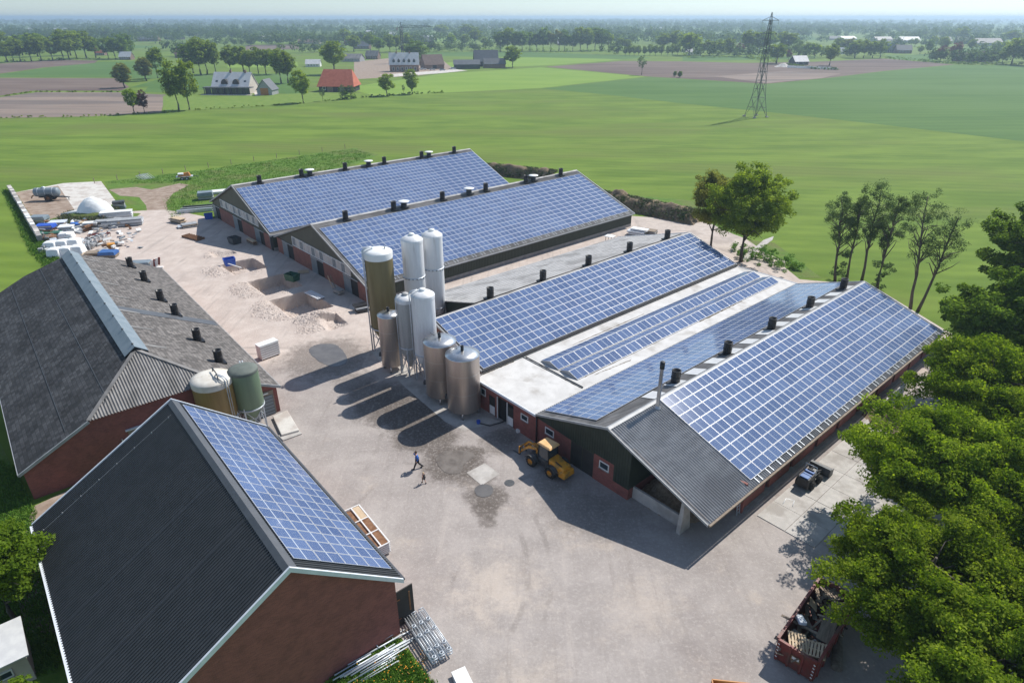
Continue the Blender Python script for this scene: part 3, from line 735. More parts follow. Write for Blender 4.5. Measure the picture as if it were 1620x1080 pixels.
def panels(parent, y0, y1, ncol, xa, za, xb, zb, nrow, lift=.10, along='u', limit=300, skip=None):
    """Solar panels on a slope: ncol along y, nrow from (xa,za) down to (xb,zb). The panels that show
    largest come first as objects; what is past the limit is one joined part."""
    sl = Vector((xb - xa, 0, zb - za)); S = sl.length; sl.normalize()
    Y = Vector((0, 1, 0)); nr = sl.cross(Y)
    if nr.z < 0: nr = -nr
    cw = (y1 - y0) / ncol; rh = S / nrow
    if along == 'u': w, h, ax, ay = cw - .012, rh - .012, Y, nr.cross(Y)
    else: w, h, ax, ay = rh - .012, cw - .012, sl, nr.cross(sl)
    key = (round(w, 3), round(h, 3))
    if key not in PM:
        o = panel_mesh(w, h).build('solar_panel', [M['panel_frame'], M['solar_cells']]); PM[key] = o.data; bpy.data.objects.remove(o)
    me = PM[key]; items = []
    for c in range(ncol):
        for r_ in range(nrow):
            if skip and skip(c, r_): continue
            p = Vector((xa, 0, za)) + sl * (rh * (r_ + .5)) + Y * (y0 + cw * (c + .5)) + nr * lift
            mt = Matrix(((ax.x, ay.x, nr.x, p.x), (ax.y, ay.y, nr.y, p.y), (ax.z, ay.z, nr.z, p.z), (0, 0, 0, 1)))
            items.append((c + .02 * r_, mt))
    items.sort(key=lambda t: t[0])
    for _, mt in items[:limit]:
        o = bpy.data.objects.new('solar_panel', me); COL.objects.link(o); o.parent = parent; o.matrix_local = mt
    rest = items[limit:]
    if rest:
        bm = panel_mesh(w, h); big = MB()
        for _, mt in rest:
            vs = [mt @ Vector(v) for v in bm.v]
            b = len(big.v); big.v.extend([tuple(v) for v in vs])
            for f, mi in zip(bm.f, bm.mi): big.f.append(tuple(i + b for i in f)); big.mi.append(mi); big.sm.append(False)
        o = big.build('solar_panel', [M['panel_frame'], M['solar_cells_far']], parent); tag(o, kind='stuff')
    return cw

# the joined rest takes its cell colour from position instead of the object
m_ = M['solar_cells'].copy(); m_.name = 'solar_cells_far'; M['solar_cells_far'] = m_
nt_ = m_.node_tree
for l_ in list(nt_.links):
    if l_.to_node.type == 'MATH' and l_.from_node.type == 'MATH' and l_.to_node.operation == 'MAXIMUM': pass
for n_ in nt_.nodes:
    if n_.type == 'MIX' and abs(n_.inputs[7].default_value[0] - .26) < .01:
        for l_ in list(n_.inputs[0].links): nt_.links.remove(l_)
        n_.inputs[0].default_value = 0.16

RAIL = MB().box((0, 0, 0), (1.0, .05, .05)).build('mounting_rail', M['galvanised']); RAIL_ME = RAIL.data; bpy.data.objects.remove(RAIL)
def rails(parent, y0, cw, ncol, xa, za, xb, zb, lift=.07, ln=.75):
    sl = Vector((xb - xa, 0, zb - za)).normalized(); Y = Vector((0, 1, 0)); nr = sl.cross(Y)
    if nr.z < 0: nr = -nr
    ay = nr.cross(sl)
    for c in range(ncol):
        for dy in (.30, .62):
            p = Vector((xb, 0, zb)) + sl * (ln / 2 - .12) + Y * (y0 + cw * (c + dy)) + nr * lift
            o = bpy.data.objects.new('mounting_rail', RAIL_ME); COL.objects.link(o); o.parent = parent
            o.matrix_local = Matrix(((sl.x * ln, ay.x, nr.x, p.x), (sl.y * ln, ay.y, nr.y, p.y), (sl.z * ln, ay.z, nr.z, p.z), (0, 0, 0, 1)))

# roof vents
mb = MB(); mb.lathe([(.40, -.55), (.40, .78), (.42, .80), (.42, .86), (.34, .86), (.34, .15), (0, .15)], 20); mb.lathe([(.40, .18), (.425, .18), (.425, .24), (.40, .24)], 20)
mb.box((0, 0, -.45), (1.15, 1.15, .16))
VENT = mb.build('roof_vent', M['black_plastic']); VENT_ME = VENT.data; bpy.data.objects.remove(VENT)
mb = MB(); mb.lathe([(.46, -.55), (.46, .42), (0, .42)], 20, m=0); mb.lathe([(0, .62), (.45, .60), (.86, .52), (.88, .47), (.80, .44), (0, .44)], 24, m=1)
mb.box((0, 0, -.45), (1.2, 1.2, .16))
CAPV = mb.build('capped_vent', [M['black_plastic'], M['plastic_white']]); CAPV_ME = CAPV.data; bpy.data.objects.remove(CAPV)
def ray_uv(px, py):
    g = G(px, py, 0); return Vector((0, 0, CAM_H)), g - Vector((0, 0, CAM_H))
def on_v(px, py, v):
    o, r = ray_uv(px, py); t = (v - (o - FO).dot(FN)) / r.dot(FN); p = o + r * t
    return (p - FO).dot(FD), p.z
def vents(parent, pxs, v, z, v0, u0, me, name, slope=0.0):
    for (px, py) in pxs:
        u, _ = on_v(px, py, v)
        # keep to the height of the roof: slide along the sight line in u only
        o = bpy.data.objects.new(name, me); COL.objects.link(o); o.parent = parent; o.location = (v - v0, u - u0, z)

def barn_root(name, v0, u0, label, cat='barn', group=None):
    e = empty(name, FW(v0, u0), -FTH); tag(e, label, cat, group); return e

def gable_poly(xl, zl, xr, zr, zt, y, zb=0.0):
    return [(xl, y, zb), (xr, y, zb), (xr, y, zr), (0, y, zt), (xl, y, zl)]

def ribbed_wall(name, m, parent, a, b, z0, z1, step=.25, dp=.03, side=1):
    """Ribbed cladding between ground points a and b (local)."""
    a, b = Vector(a), Vector(b); d = b - a; L = d.length; d.normalize(); n = Vector((d.y, -d.x, 0)) * side
    k = int(L / step); ts = []; hs = []
    for i in range(k):
        for f, h in ((0, 0), (.55, 0), (.65, dp), (.9, dp)): ts.append((i + f) / k * L); hs.append(h)
    ts.append(L); hs.append(0)
    co = []; n_ = len(ts)
    for z in (z0, z1):
        for t, h in zip(ts, hs): p = a + d * t + n * h; co.append((p.x, p.y, z))
    i = np.arange(n_ - 1)
    return fast_mesh(name, np.array(co), np.stack([i, i + 1, n_ + i + 1, n_ + i], -1), m, parent)

# ------------------------------------------------------------------ the two big white-lined barns
def big_barn(name, label, v0, u0, L, vl, zl, vr, zr, zt, arr, ncol, nrow, band, doors, blacks, caps, rail=False):
    root = barn_root(name, v0, u0, label)
    xl, xr = vl - v0, vr - v0
    rl = corr('roof', 'roof_fibre', root, 0, L, 0, zt, xl, zl)
    rr = corr('roof', 'roof_fibre', root, 0, L, 0, zt, xr, zr)
    # ridge cap, verge boards, gutter
    mb = MB(); mb.slab([(-.35, -.05, zt - .05), (0, -.05, zt + .09), (.35, -.05, zt - .05), (.35, -.05, zt - .09), (0, -.05, zt + .05), (-.35, -.05, zt - .09)], (0, L + .1, 0))
    mb.build('ridge_cap', M['roof_fibre_pale'], root)
    for yy, m_ in ((-.06, 'trim_grey'), (L + .01, 'trim_white')):
        for (x, z) in ((xl, zl), (xr, zr)):
            MB().slab([(0, yy, zt + .10), (x, yy, z + .06), (x, yy, z - .16), (0, yy, zt - .14)], (0, .07, 0)).build('verge_board', M[m_], root)
    MB().box((xr + .08, L / 2, zr - .06), (.16, L, .14)).build('gutter', M['trim_grey'], root)
    MB().box((xl - .08, L / 2, zl - .06), (.16, L, .14)).build('gutter', M['trim_grey'], root)
    # body
    ov = .35
    mb = MB(); g0 = gable_poly(xl + ov, zl - .05, xr - ov, zr - .05, zt - .16, .40); g1 = [(x, L - .35, z) for x, _, z in g0]
    n = len(g0); mb.add(g0 + g1, [tuple(range(n)), tuple(range(n, 2 * n))[::-1]] + [(i, n + i, n + (i + 1) % n, (i + 1) % n) for i in range(n)])
    mb.build('wall', M['clad_olive'], root)
    ribbed_wall('wall_cladding', 'clad_green', root, (xr - ov + .03, .40, 0), (xr - ov + .03, L - .35, 0), .55, zr - .06, .30, .03)
    MB().box((xr - ov + .02, L / 2, .275), (.12, L - .8, .55)).build('plinth', M['concrete_dark'], root)
    # brick front with doorways
    zf = band[2] - .12
    xs_ = [xl + ov] + [q - v0 for dd in doors for q in dd[:2]] + [xr - ov]
    for i in range(0, len(xs_), 2):
        a, b = xs_[i], xs_[i + 1]
        if b - a > .15: MB().box(((a + b) / 2, .345, min(zf, 2.5) / 2), (b - a, .11, min(zf, 2.5))).build('brick_wall', M['brick_red'], root)
    for (a, b, leaf) in doors:
        a -= v0; b -= v0
        MB().box(((a + b) / 2, .37, 1.18), (b - a, .05, 2.36)).build('doorway', M['opening_dark'], root)
        MB().box(((a + b) / 2, .30, 2.42), (b - a + .2, .14, .13)).build('door_rail', M['trim_grey'], root)
        w = (b - a) * leaf
        mb = MB(); mb.box((a + w / 2, .29, 1.18), (w, .06, 2.3))
        for k in range(1, 6): mb.box((a + w / 2, .255, .2 + k * .36), (w - .04, .02, .035))
        mb.build('sliding_door', M['door_grey'], root, bevel=0)
    # light strip with its panes
    a, b, z0, z1 = band[0] - v0, band[1] - v0, band[2], band[3]
    n = 14; w = (b - a) / n
    fr = MB(); fr.box(((a + b) / 2, .33, z0), (b - a + .1, .12, .10)); fr.box(((a + b) / 2, .33, z1), (b - a + .1, .12, .10))
    for k in range(n + 1): fr.box((a + k * w, .325, (z0 + z1) / 2), (.07, .13, z1 - z0))
    wf = fr.build('light_strip_frame', M['white_paint'], root)
    for k in range(n):
        o = MB().box((a + (k + .5) * w, .37, (z0 + z1) / 2), (w - .08, .04, z1 - z0 - .1)).build('pane', M['strip_panel'] if (k * 7 + len(name)) % 5 > 1 else M['door_grey'], wf)
    cw = panels(rr, arr[0] - u0, arr[1] - u0, ncol, arr[2] - v0, arr[3], arr[4] - v0, arr[5], nrow)
    if rail: rails(rr, arr[0] - u0, cw, ncol, arr[2] - v0, arr[3], arr[4] - v0, arr[5], ln=.8)
    vents(rr, blacks, v0 + .55, zt + .22, v0, u0, VENT_ME, 'roof_vent')
    vents(rr, caps, v0 + .55, zt + .30, v0, u0, CAPV_ME, 'capped_vent')
    return root

ZA, ZB = 8.41, 7.79
ka = (ZA - 2.80) / 13.85
big_barn('cattle_barn', 'farthest long barn with solar roof and olive gable at the far yard end', -88.2, 4.24, 51.5, -102.3, 2.88, -74.42, 2.80, ZA,
         (4.45, 55.65, -87.05, ZA - ka * 1.15, -74.95, ZA - ka * 13.25), 31, 13, (-97.0, -79.8, 3.0, 4.3),
         [(-102.0, -98.2, .45), (-91.4, -87.5, .52), (-81.8, -78.0, .55), (-75.6, -74.9, .1)],
         [(410.7, 287.6), (477, 276), (546, 265), (608, 256), (667, 246), (718.5, 238.5)], [(490, 273), (583, 258), (678.5, 243.7)])
kb = (ZB - 2.40) / 14.8
big_barn('cattle_barn', 'long solar-roofed barn with green side wall, between the farthest barn and the white silos', -59.7, 4.75, 54.6, -74.30, 2.55, -44.9, 2.40, ZB,
         (5.35, 58.75, -58.30, ZB - kb * 1.40, -45.75, ZB - kb * 13.95), 32, 13, (-67.9, -49.9, 2.65, 4.0),
         [(-71.9, -68.0, .48), (-61.9, -58.0, .48), (-52.0, -48.1, .52)],
         [(546.9, 346), (623, 330), (700, 314), (768.4, 300), (832, 287.4), (887, 276)], [(639, 325), (742, 304.4), (843.7, 284)], rail=True)

# ------------------------------------------------------------------ the middle barn (next to the silos)
root = barn_root('pig_barn', -24.8, 1.0, 'solar-roofed barn behind the steel silos, its far slope of pale ribbed sheets')
v0, u0, ZM = -24.8, 1.0, 6.05
Lm = 45.5
rr = corr('roof', 'roof_fibre', root, 0, Lm, 0, ZM, 8.1, 3.40)
# pale far slope: sheets laid in courses
rl = corr('roof', 'roof_fibre_pale', root, 6.6, Lm, 0, ZM, -13.2, 2.35, .177, .004)
corr('roof', 'roof_fibre', root, 0, 6.6, 0, ZM - .003, -1.1, ZM - .37, .177, .02)
mb = MB()
for k in range(1, 14):
    t = k / 14; mb.box((-13.2 * t, (6.6 + Lm) / 2, ZM - (ZM - 2.35) * t + .02), (.07, Lm - 6.6, .03))
mb.build('course_laps', M['trim_grey'], rl)
MB().slab([(-.30, 0, ZM - .02), (0, 0, ZM + .09), (.22, 0, ZM + .02), (.22, 0, ZM - .06), (-.30, 0, ZM - .10)], (0, Lm, 0)).build('ridge_cap', M['roof_fibre_pale'], root)
MB().tube([(-.75, 1.0, ZM - .15), (-.75, Lm - 1, ZM - .15)], .06, 8).build('cable_pipe', M['black_plastic'], root)
MB().box((8.2, Lm / 2, 3.34), (.16, Lm, .16)).build('gutter', M['black_plastic'], root)
MB().slab([(0, Lm, ZM + .1), (8.1, Lm, 3.46), (8.1, Lm, 3.24), (0, Lm, ZM - .14)], (0, .07, 0)).build('verge_board', M['trim_white'], root)
MB().slab([(0, Lm, ZM + .1), (-13.2, Lm, 2.40), (-13.2, Lm, 2.20), (0, Lm, ZM - .14)], (0, .07, 0)).build('verge_board', M['trim_white'], root)
MB().slab([(0, -.07, ZM + .1), (8.1, -.07, 3.46), (8.1, -.07, 3.24), (0, -.07, ZM - .14)], (0, .07, 0)).build('verge_board', M['trim_grey'], root)
mb = MB(); g0 = [(-1.0, .3, 0), (7.8, .3, 0), (7.8, .3, 3.25), (0, .3, ZM - .2), (-1.0, .3, ZM - .5)]; g1 = [(x, Lm - .3, z) for x, _, z in g0]
mb.add(g0 + g1, [(0, 1, 2, 3, 4), (9, 8, 7, 6, 5)] + [(i, 5 + i, 5 + (i + 1) % 5, (i + 1) % 5) for i in range(5)])
mb.build('wall', M['brick_red'], root)
mb = MB(); mb.box((-6.7, (7.0 + Lm - .3) / 2, 1.1), (12.0, Lm - 7.3, 2.2)); mb.build('wall', M['brick_red'], root)
for y_ in (7.02, Lm - .5): MB().slab([(-12.6, y_, 2.2), (-.9, y_, 2.2), (-.9, y_, 5.6)], (0, .2, 0)).build('gable', M['clad_green'], root)
km = (ZM - 3.4) / 8.1
panels(rr, .25, 45.2, 27, .12, ZM - km * .12, 8.0, ZM - km * 8.0, 8)
vents(rl, [(775.6, 464.4), (859, 437), (931, 414), (996, 393), (1055.6, 374)], v0 - .75, ZM + .25, v0, u0, VENT_ME, 'roof_vent')

# ------------------------------------------------------------------ the near right barn with its flat-roofed link
root = barn_root('pig_barn', 0.0, 0.0, 'nearest right-hand barn with solar roof, steel flue, green gable and open carport')
ZR, ZRL, ZRR, LR = 5.76, 3.11, 2.50, 46.4
rl = corr('roof', 'roof_fibre', root, 0, LR, 0, ZR, -8.09, ZRL, .25, .03)
rr = corr('roof', 'roof_sheet', root, 0, LR, 0, ZR, 9.42, ZRR, .25, .055, nseg=8)
MB().slab([(-.22, -.03, ZR - .0), (0, -.03, ZR + .10), (.22, -.03, ZR - .0), (.22, -.03, ZR - .05), (0, -.03, ZR + .05), (-.22, -.03, ZR - .05)], (0, LR + .06, 0)).build('ridge_cap', M['trim_grey'], root)
for (x, z) in ((-8.09, ZRL), (9.42, ZRR)):
    MB().slab([(0, -.08, ZR + .07), (x, -.08, z + .05), (x, -.08, z - .14), (0, -.08, ZR - .14)], (0, .06, 0)).build('verge_board', M['trim_grey'], root)
    MB().slab([(0, LR + .02, ZR + .09), (x, LR + .02, z + .06), (x, LR + .02, z - .14), (0, LR + .02, ZR - .14)], (0, .06, 0)).build('verge_board', M['trim_white'], root)
MB().box((9.52, LR / 2, ZRR - .06), (.16, LR, .14)).build('gutter', M['wood_old'], root)
kr = (ZR - ZRR) / 9.42; kl = (ZR - ZRL) / 8.09
cw = panels(rr, 6.3, 45.95, 24, .12, ZR - kr * .12, 8.90, ZR - kr * 8.90, 9)
rails(rr, 6.3, cw, 24, .12, ZR - kr * .12, 8.90, ZR - kr * 8.90, ln=.62)
panels(rl, .75, 45.8, 27, -1.80, ZR - kl * 1.80, -7.72, ZR - kl * 7.72, 6)
# roof lights along the ridge
mb0 = MB()
for k in range(13):
    y = 6.2 + k * 3.05
    MB().slab([(-.32, y, ZR - kl * .32 + .045), (-.32, y + 1.55, ZR - kl * .32 + .045), (-1.66, y + 1.55, ZR - kl * 1.66 + .045), (-1.66, y, ZR - kl * 1.66 + .045)], (0, 0, .012)).build('roof_light', M['skylight'], rl)
vents(rl, [(1334, 454), (1281.5, 482), (1220.7, 515.6), (1151, 553), (1069, 598.5)], -1.05, ZR + .05, 0, 0, VENT_ME, 'roof_vent')
# flue
u_f, z_f = on_v(1040, 645, .55)
mb = MB(); mb.lathe([(.16, 0), (.16, 3.9), (.19, 3.9), (.19, 4.3), (.12, 4.35)], 16, (.55, u_f, ZR - kr * .55 - .1)); mb.lathe([(.30, .1), (.16, .32)], 16, (.55, u_f, ZR - kr * .55 - .1))
fl = mb.build('flue', M['steel'], rr)
MB().lathe([(.195, 3.75), (.20, 4.36), (.11, 4.38), (0, 4.38)], 16, (.55, u_f, ZR - kr * .55 - .1)).build('flue_cap', M['black_plastic'], fl)
# walls: front gable in pieces, carport open at the right-hand corner
yf = .22
def fwall(name, pts, m, y=yf, t=.14):
    return MB().slab([(x, y + t, z) for x, z in pts], (0, -t, 0)).build(name, M[m], root)
zl_ = lambda x: (ZR + kl * x if x < 0 else ZR - kr * x) - .14
fwall('brick_wall', [(-8.0, 0), (-3.98, 0), (-3.98, 2.45), (-8.0, 2.62)], 'brick_dark')
fwall('brick_wall', [(-1.40, 0), (.70, 0), (.70, 2.55), (-1.40, 2.55)], 'brick_dark')
fwall('brick_wall', [(.70, 0), (2.28, 0), (2.28, 1.02), (.70, 1.02)], 'brick_dark')
ribs_ = MB(); cladp = [(-8.0, 2.62), (-3.98, 2.45), (-1.40, 2.45), (-1.40, 2.55), (.70, 2.55), (.70, 1.02), (2.28, 1.02), (2.28, zl_(2.28)), (0, zl_(0)), (-8.0, zl_(-8.0))]
fwall('wall_cladding', cladp, 'clad_green')
for k in range(40):
    x = -7.9 + k * .26
    zb = (2.62 + (x + 8) / 4.02 * (-.17)) if x < -3.98 else (2.45 if x < -1.4 else (2.55 if x < .70 else 1.02))
    if x < 2.2 and zl_(x) - zb > .1: ribs_.box((x, yf - .012, (zb + zl_(x)) / 2), (.06, .03, zl_(x) - zb - .02))
ribs_.build('cladding_ribs', M['clad_green'], root)
dd = MB(); dd.box((-2.69, yf + .10, 1.22), (2.56, .08, 2.44)); dd.build('double_door', M['wall_black'], root)
mb = MB()
for x in (-3.95, -2.69, -1.43): mb.box((x, yf + .045, 1.22), (.05, .03, 2.4))
mb.box((-2.69, yf + .045, 2.41), (2.56, .03, .05)); mb.build('door_frame', M['clad_olive'], root)
def window(x0, x1, z0, z1, y=yf, par=root):
    w = MB(); w.box(((x0 + x1) / 2, y + .0, (z0 + z1) / 2), (x1 - x0, .05, z1 - z0)); wo = w.build('window', M['window_glass'], par)
    f = MB(); t = .08
    for (cx, cz, sx, sz) in (((x0 + x1) / 2, z0, x1 - x0 + t, t), ((x0 + x1) / 2, z1, x1 - x0 + t, t), (x0, (z0 + z1) / 2, t, z1 - z0 - t), (x1, (z0 + z1) / 2, t, z1 - z0 - t)): f.box((cx, y - .015, cz), (sx, .09, sz))
    f.build('window_frame', M['white_paint'], wo)
    MB().box(((x0 + x1) / 2, y - .05, z0 - .07), (x1 - x0 + .16, .10, .05)).build('window_sill', M['concrete_dark'], wo)
window(-6.98, -6.0, 1.66, 2.24); window(-.72, .20, 1.60, 2.20)
# carport side wall (green), concrete bunker wall, column
MB().box((2.20, 3.0, zl_(2.2) / 2 + .5), (.14, 5.2, zl_(2.2) - 1.02)).build('wall_cladding', M['clad_green'], root)
MB().box((2.20, 3.0, .51), (.16, 5.2, 1.02)).build('brick_wall', M['brick_dark'], root)
MB().box((4.7, .85, .55), (4.75, .18, 1.10)).build('bunker_wall', M['concrete'], root)
MB().box((5.6, 5.7, 1.4), (6.9, .2, 2.8)).build('back_wall', M['brick_dark'], root)
MB().hexa([(6.95, .1, 0), (7.30, .1, 0), (7.30, 1.4, 0), (6.95, 1.4, 0)], [(6.98, .3, 3.0), (7.25, .3, 2.95), (7.25, .9, 2.95), (6.98, .9, 3.0)]).build('concrete_column', M['concrete'], root)
mb = MB(); mb.bar((9.1, .25, 2.4), (9.1, 6.0, 2.4), .12, .2); mb.bar((2.3, .3, 2.9 + 2), (9.2, .3, 2.5), .10, .2); mb.build('carport_frame', M['wood_old'], root)
# eave side: brick bays between dark doorways
bays = [(6.0, 9.2), (9.9, 13.2), (13.9, 17.6), (18.2, 21.8), (22.4, 26.0), (26.8, 30.4), (31.0, 34.6), (35.2, 38.8), (39.4, 42.4), (43.0, 46.1)]
for a, b in bays: MB().box((8.78, (a + b) / 2, 1.2), (.22, b - a, 2.4)).build('brick_wall', M['brick_dark'], root)
MB().box((8.55, 26.0, 1.2), (.15, 40.0, 2.42)).build('doorway', M['opening_dark'], root)
MB().box((0.2, 46.0, 1.4), (16.8, .25, 2.8)).build('back_wall', M['brick_dark'], root)
MB().slab([(-8, 46.12, 2.8), (8.7, 46.12, 2.6), (0, 46.12, ZR - .15)], (0, -.2, 0)).build('back_gable', M['clad_green'], root)
mb = MB(); mb.box((9.0, 26.0, .06), (.5, 40.6, .10)); mb.build('footing', M['concrete_dark'], root)

# flat-roofed link building
lk = barn_root('link_building', -12.4, 0.0, 'low brick link building with white flat roof between two solar barns', 'building')
def lx(v): return v + 12.4
deck = MB(); deck.slab([(lx(-16.75), -.12, 3.00), (lx(-8.05), -.12, 3.00), (lx(-8.05), 46.6, 3.00), (lx(-16.75), 46.6, 3.00)], (0, 0, .13)); deck = deck.build('flat_roof', M['bitumen_white'], lk)
MB().box((lx(-12.4), -.14, 3.06), (8.9, .08, .24)).build('roof_edge', M['trim_white'], lk); MB().box((lx(-12.4), 46.62, 3.06), (8.9, .08, .24)).build('roof_edge', M['trim_white'], lk)
# dirt and joint lines on the deck
rr_ = random.Random(4)
def dirt_strip(pts, w, seed):
    r = random.Random(seed); L_ = []; R_ = []
    n = 26
    for i in range(n + 1):
        t = i / n; x = pts[0][0] + (pts[1][0] - pts[0][0]) * t; y = pts[0][1] + (pts[1][1] - pts[0][1]) * t
        d = Vector((pts[1][0] - pts[0][0], pts[1][1] - pts[0][1], 0)).normalized(); nn = Vector((d.y, -d.x, 0))
        L_.append(Vector((x, y, 3.1345)) + nn * w * r.uniform(.1, 1)); R_.append(Vector((x, y, 3.1345)) - nn * w * r.uniform(.1, 1))
    mb = MB()
    for i in range(n): mb.quad(L_[i], R_[i], R_[i + 1], L_[i + 1])
    mb.build('dirt_streak', M['moss_dirt'], deck)
dirt_strip([(lx(-16.3), 6.3), (lx(-8.6), 6.25)], .16, 1); dirt_strip([(lx(-9.7), 8), (lx(-9.8), 22)], .14, 2); dirt_strip([(lx(-9.6), 27), (lx(-9.7), 36)], .2, 3)
dirt_strip([(lx(-15.1), 12), (lx(-15.1), 24)], .10, 4); dirt_strip([(lx(-12.4), 8), (lx(-12.4), 40)], .08, 5); dirt_strip([(lx(-16.5), .5), (lx(-16.5), 5)], .12, 6); dirt_strip([(lx(-9.3), 9), (lx(-8.9), 14)], .10, 7)
mb = MB(); mb.box((lx(-12.4), 6.25, 3.15), (8.2, .10, .05)); mb.tube([(lx(-16.4), 6.5, 3.17), (lx(-8.4), 6.42, 3.17)], .04, 6); mb.build('cable_duct', M['dark_steel'], deck)
for (a, rg, b) in ((-14.75, -13.45, -12.72), (-12.08, -10.88, -10.15)):
    zc = 3.62; zb_ = 3.22
    rk = MB()
    for y in np.arange(7.05, 45.3, 1.655 * 2): rk.slab([(lx(a), y, 3.13), (lx(b), y, 3.13), (lx(rg), y, zc - .05)], (0, .04, 0))
    rk = rk.build('panel_rack', M['dark_steel'], deck)
    panels(rk, 7.0, 45.1, 23, lx(rg) + .02, zc, lx(b) + .5, zb_ - .02, 1, lift=.0)
    panels(rk, 7.0, 45.1, 23, lx(rg) - .02, zc, lx(a) + .05, zb_, 1, lift=.0)
    MB().slab([(lx(a), 6.96, 3.14), (lx(b) + .45, 6.96, 3.14), (lx(rg), 6.96, zc - .02)], (0, .03, 0)).build('wind_deflector', M['trim_grey'], rk)
# link front wall
def lwall(name, v0_, v1_, z0, z1, m, y=.12, t=.14): return MB().box((lx((v0_ + v1_) / 2), y + t / 2, (z0 + z1) / 2), (v1_ - v0_, t, z1 - z0)).build(name, M[m], lk)
lwall('brick_wall', -16.7, -14.65, 0, 2.98, 'brick_dark'); lwall('brick_wall', -13.7, -13.4, 0, 2.98, 'brick_dark'); lwall('brick_wall', -11.1, -8.05, 0, 2.98, 'brick_dark')
lwall('brick_wall', -14.65, -13.7, 2.1, 2.98, 'brick_dark'); lwall('brick_wall', -13.4, -11.1, 2.45, 2.98, 'brick_dark')
lwall('doorway', -14.65, -13.7, 0, 2.1, 'opening_dark', .22); lwall('doorway', -13.4, -11.1, 0, 2.45, 'opening_dark', .30)
for a, b in ((-14.6, -13.75), (-11.95, -11.15)):
    d_ = lwall('stable_door', a, b, .05, 2.05, 'wall_black', .16, .06); MB().box((lx((a + b) / 2), .145, .55), (b - a - .12, .03, .9)).build('door_panel', M['plastic_white'], d_)
mb = MB()
for x in (-13.4, -12.0): mb.box((lx(x), .14, 1.2), (.10, .06, 2.4))
mb.build('door_post', M['white_paint'], lk)
window(lx(-10.02), lx(-9.15), 1.66, 2.22, .12, lk); window(lx(-15.76), lx(-15.1), 1.68, 2.36, .12, lk)
mb = MB(); mb.tube([(lx(-8.0), .05, 2.9), (lx(-8.0), .05, .1)], .05, 8); mb.build('downpipe', M['black_plastic'], lk)
MB().box((lx(-12.4), 46.4, 1.5), (8.6, .2, 3.0)).build('back_wall', M['brick_dark'], lk)

# ------------------------------------------------------------------ old slate barn at the left
CTH = R(-39.85)
cb = empty('old_barn', (-29.69, 46.21, 0), -CTH); tag(cb, 'old barn with mottled slate roof, half-hipped gable and wide blue-grey ridge capping', 'barn')
xl, xr, zt, zl, zr, LC, in0, in1, s_ = -10.51, 10.08, 7.91, 2.72, 2.83, 41.8, 5.36, 2.72, .49
hxl, hxr = xl * s_, xr * s_; hz = zt - (zt - zl) * s_
def roofpoly(name, pts, m, par=cb, t=.12):
    return MB().slab(pts, (0, 0, -t)).build(name, M[m], par)
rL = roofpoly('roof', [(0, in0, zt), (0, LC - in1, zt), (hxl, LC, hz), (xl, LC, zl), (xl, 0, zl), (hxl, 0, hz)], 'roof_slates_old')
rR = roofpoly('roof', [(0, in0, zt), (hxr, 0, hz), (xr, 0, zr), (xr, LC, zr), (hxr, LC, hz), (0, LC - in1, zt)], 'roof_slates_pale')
# near hip, corrugated: built as waves running down the slope
mb = MB(); n = 44; pts = []
for k in range(n * 4 + 1):
    t = k / (n * 4); x = hxl + (hxr - hxl) * t
    f = (x / hxl) if x < 0 else (x / hxr)
    h = .05 * math.sin(k / 4 * 2 * math.pi)
    yt = in0 * (1 - f); ztop = zt - (zt - hz) * f
    pts.append(((x, -.05, hz + h + .02), (x, yt, ztop + h + .02)))
for a, b in zip(pts[:-1], pts[1:]): mb.add([a[0], b[0], b[1], a[1]], [(0, 1, 2, 3)])
mb.build('hip_roof', M['roof_fibre'], cb)
roofpoly('hip_roof', [(0, LC - in1, zt), (hxr, LC, hz), (hxl, LC, hz)], 'roof_slates_old')
for (x, m_) in ((hxl, 0), (hxr, 0)): MB().bar((x, 0, hz + .06), (0, in0, zt + .06), .30, .08).build('hip_tile', M['roof_fibre'], cb)
for (x, z, hx) in ((xl, zl, hxl), (xr, zr, hxr)):
    MB().bar((hx, -.06, hz - .05), (x, -.06, z - .05), .10, .24).build('verge_board', M['trim_grey'], cb)
    MB().box((x, LC / 2, z - .10), (.14, LC, .14)).build('gutter', M['trim_grey'], cb)
# wide ridge capping in two folded halves with its bolts
mb = MB(); w = .95; dz = w * (zt - zl) / 10.3
for s in (-1, 1):
    mb.slab([(0, in0 - .25, zt + .42), (0, LC - in1 + .2, zt + .42), (s * w, LC - in1 + .2, zt - dz + .22), (s * w, in0 - .25, zt - dz + .22)], (0, 0, -.05))
mb.slab([(0, in0 - .24, zt + .38), (w - .02, in0 - .24, zt - dz + .2), (w - .02, in0 - .24, zt - dz - .05), (0, in0 - .24, zt), (-w + .02, in0 - .24, zt - dz - .05), (-w + .02, in0 - .24, zt - dz + .2)], (0, .04, 0), 1)
rc = mb.build('ridge_cap', [M['ridge_blue'], M['opening_dark']], cb)
mb = MB()
for k in range(9): mb.lathe([(.09, 0), (.09, .10), (0, .12)], 8, (-.04, in0 + .4 + k * 3.9, zt + .40))
mb.build('ridge_bolts', M['dark_steel'], rc)
for k in range(9): MB().box((0, in0 + 2.2 + k * 3.7, zt + .415), (.05, .035, .03)).build('seam', M['trim_grey'], rc)
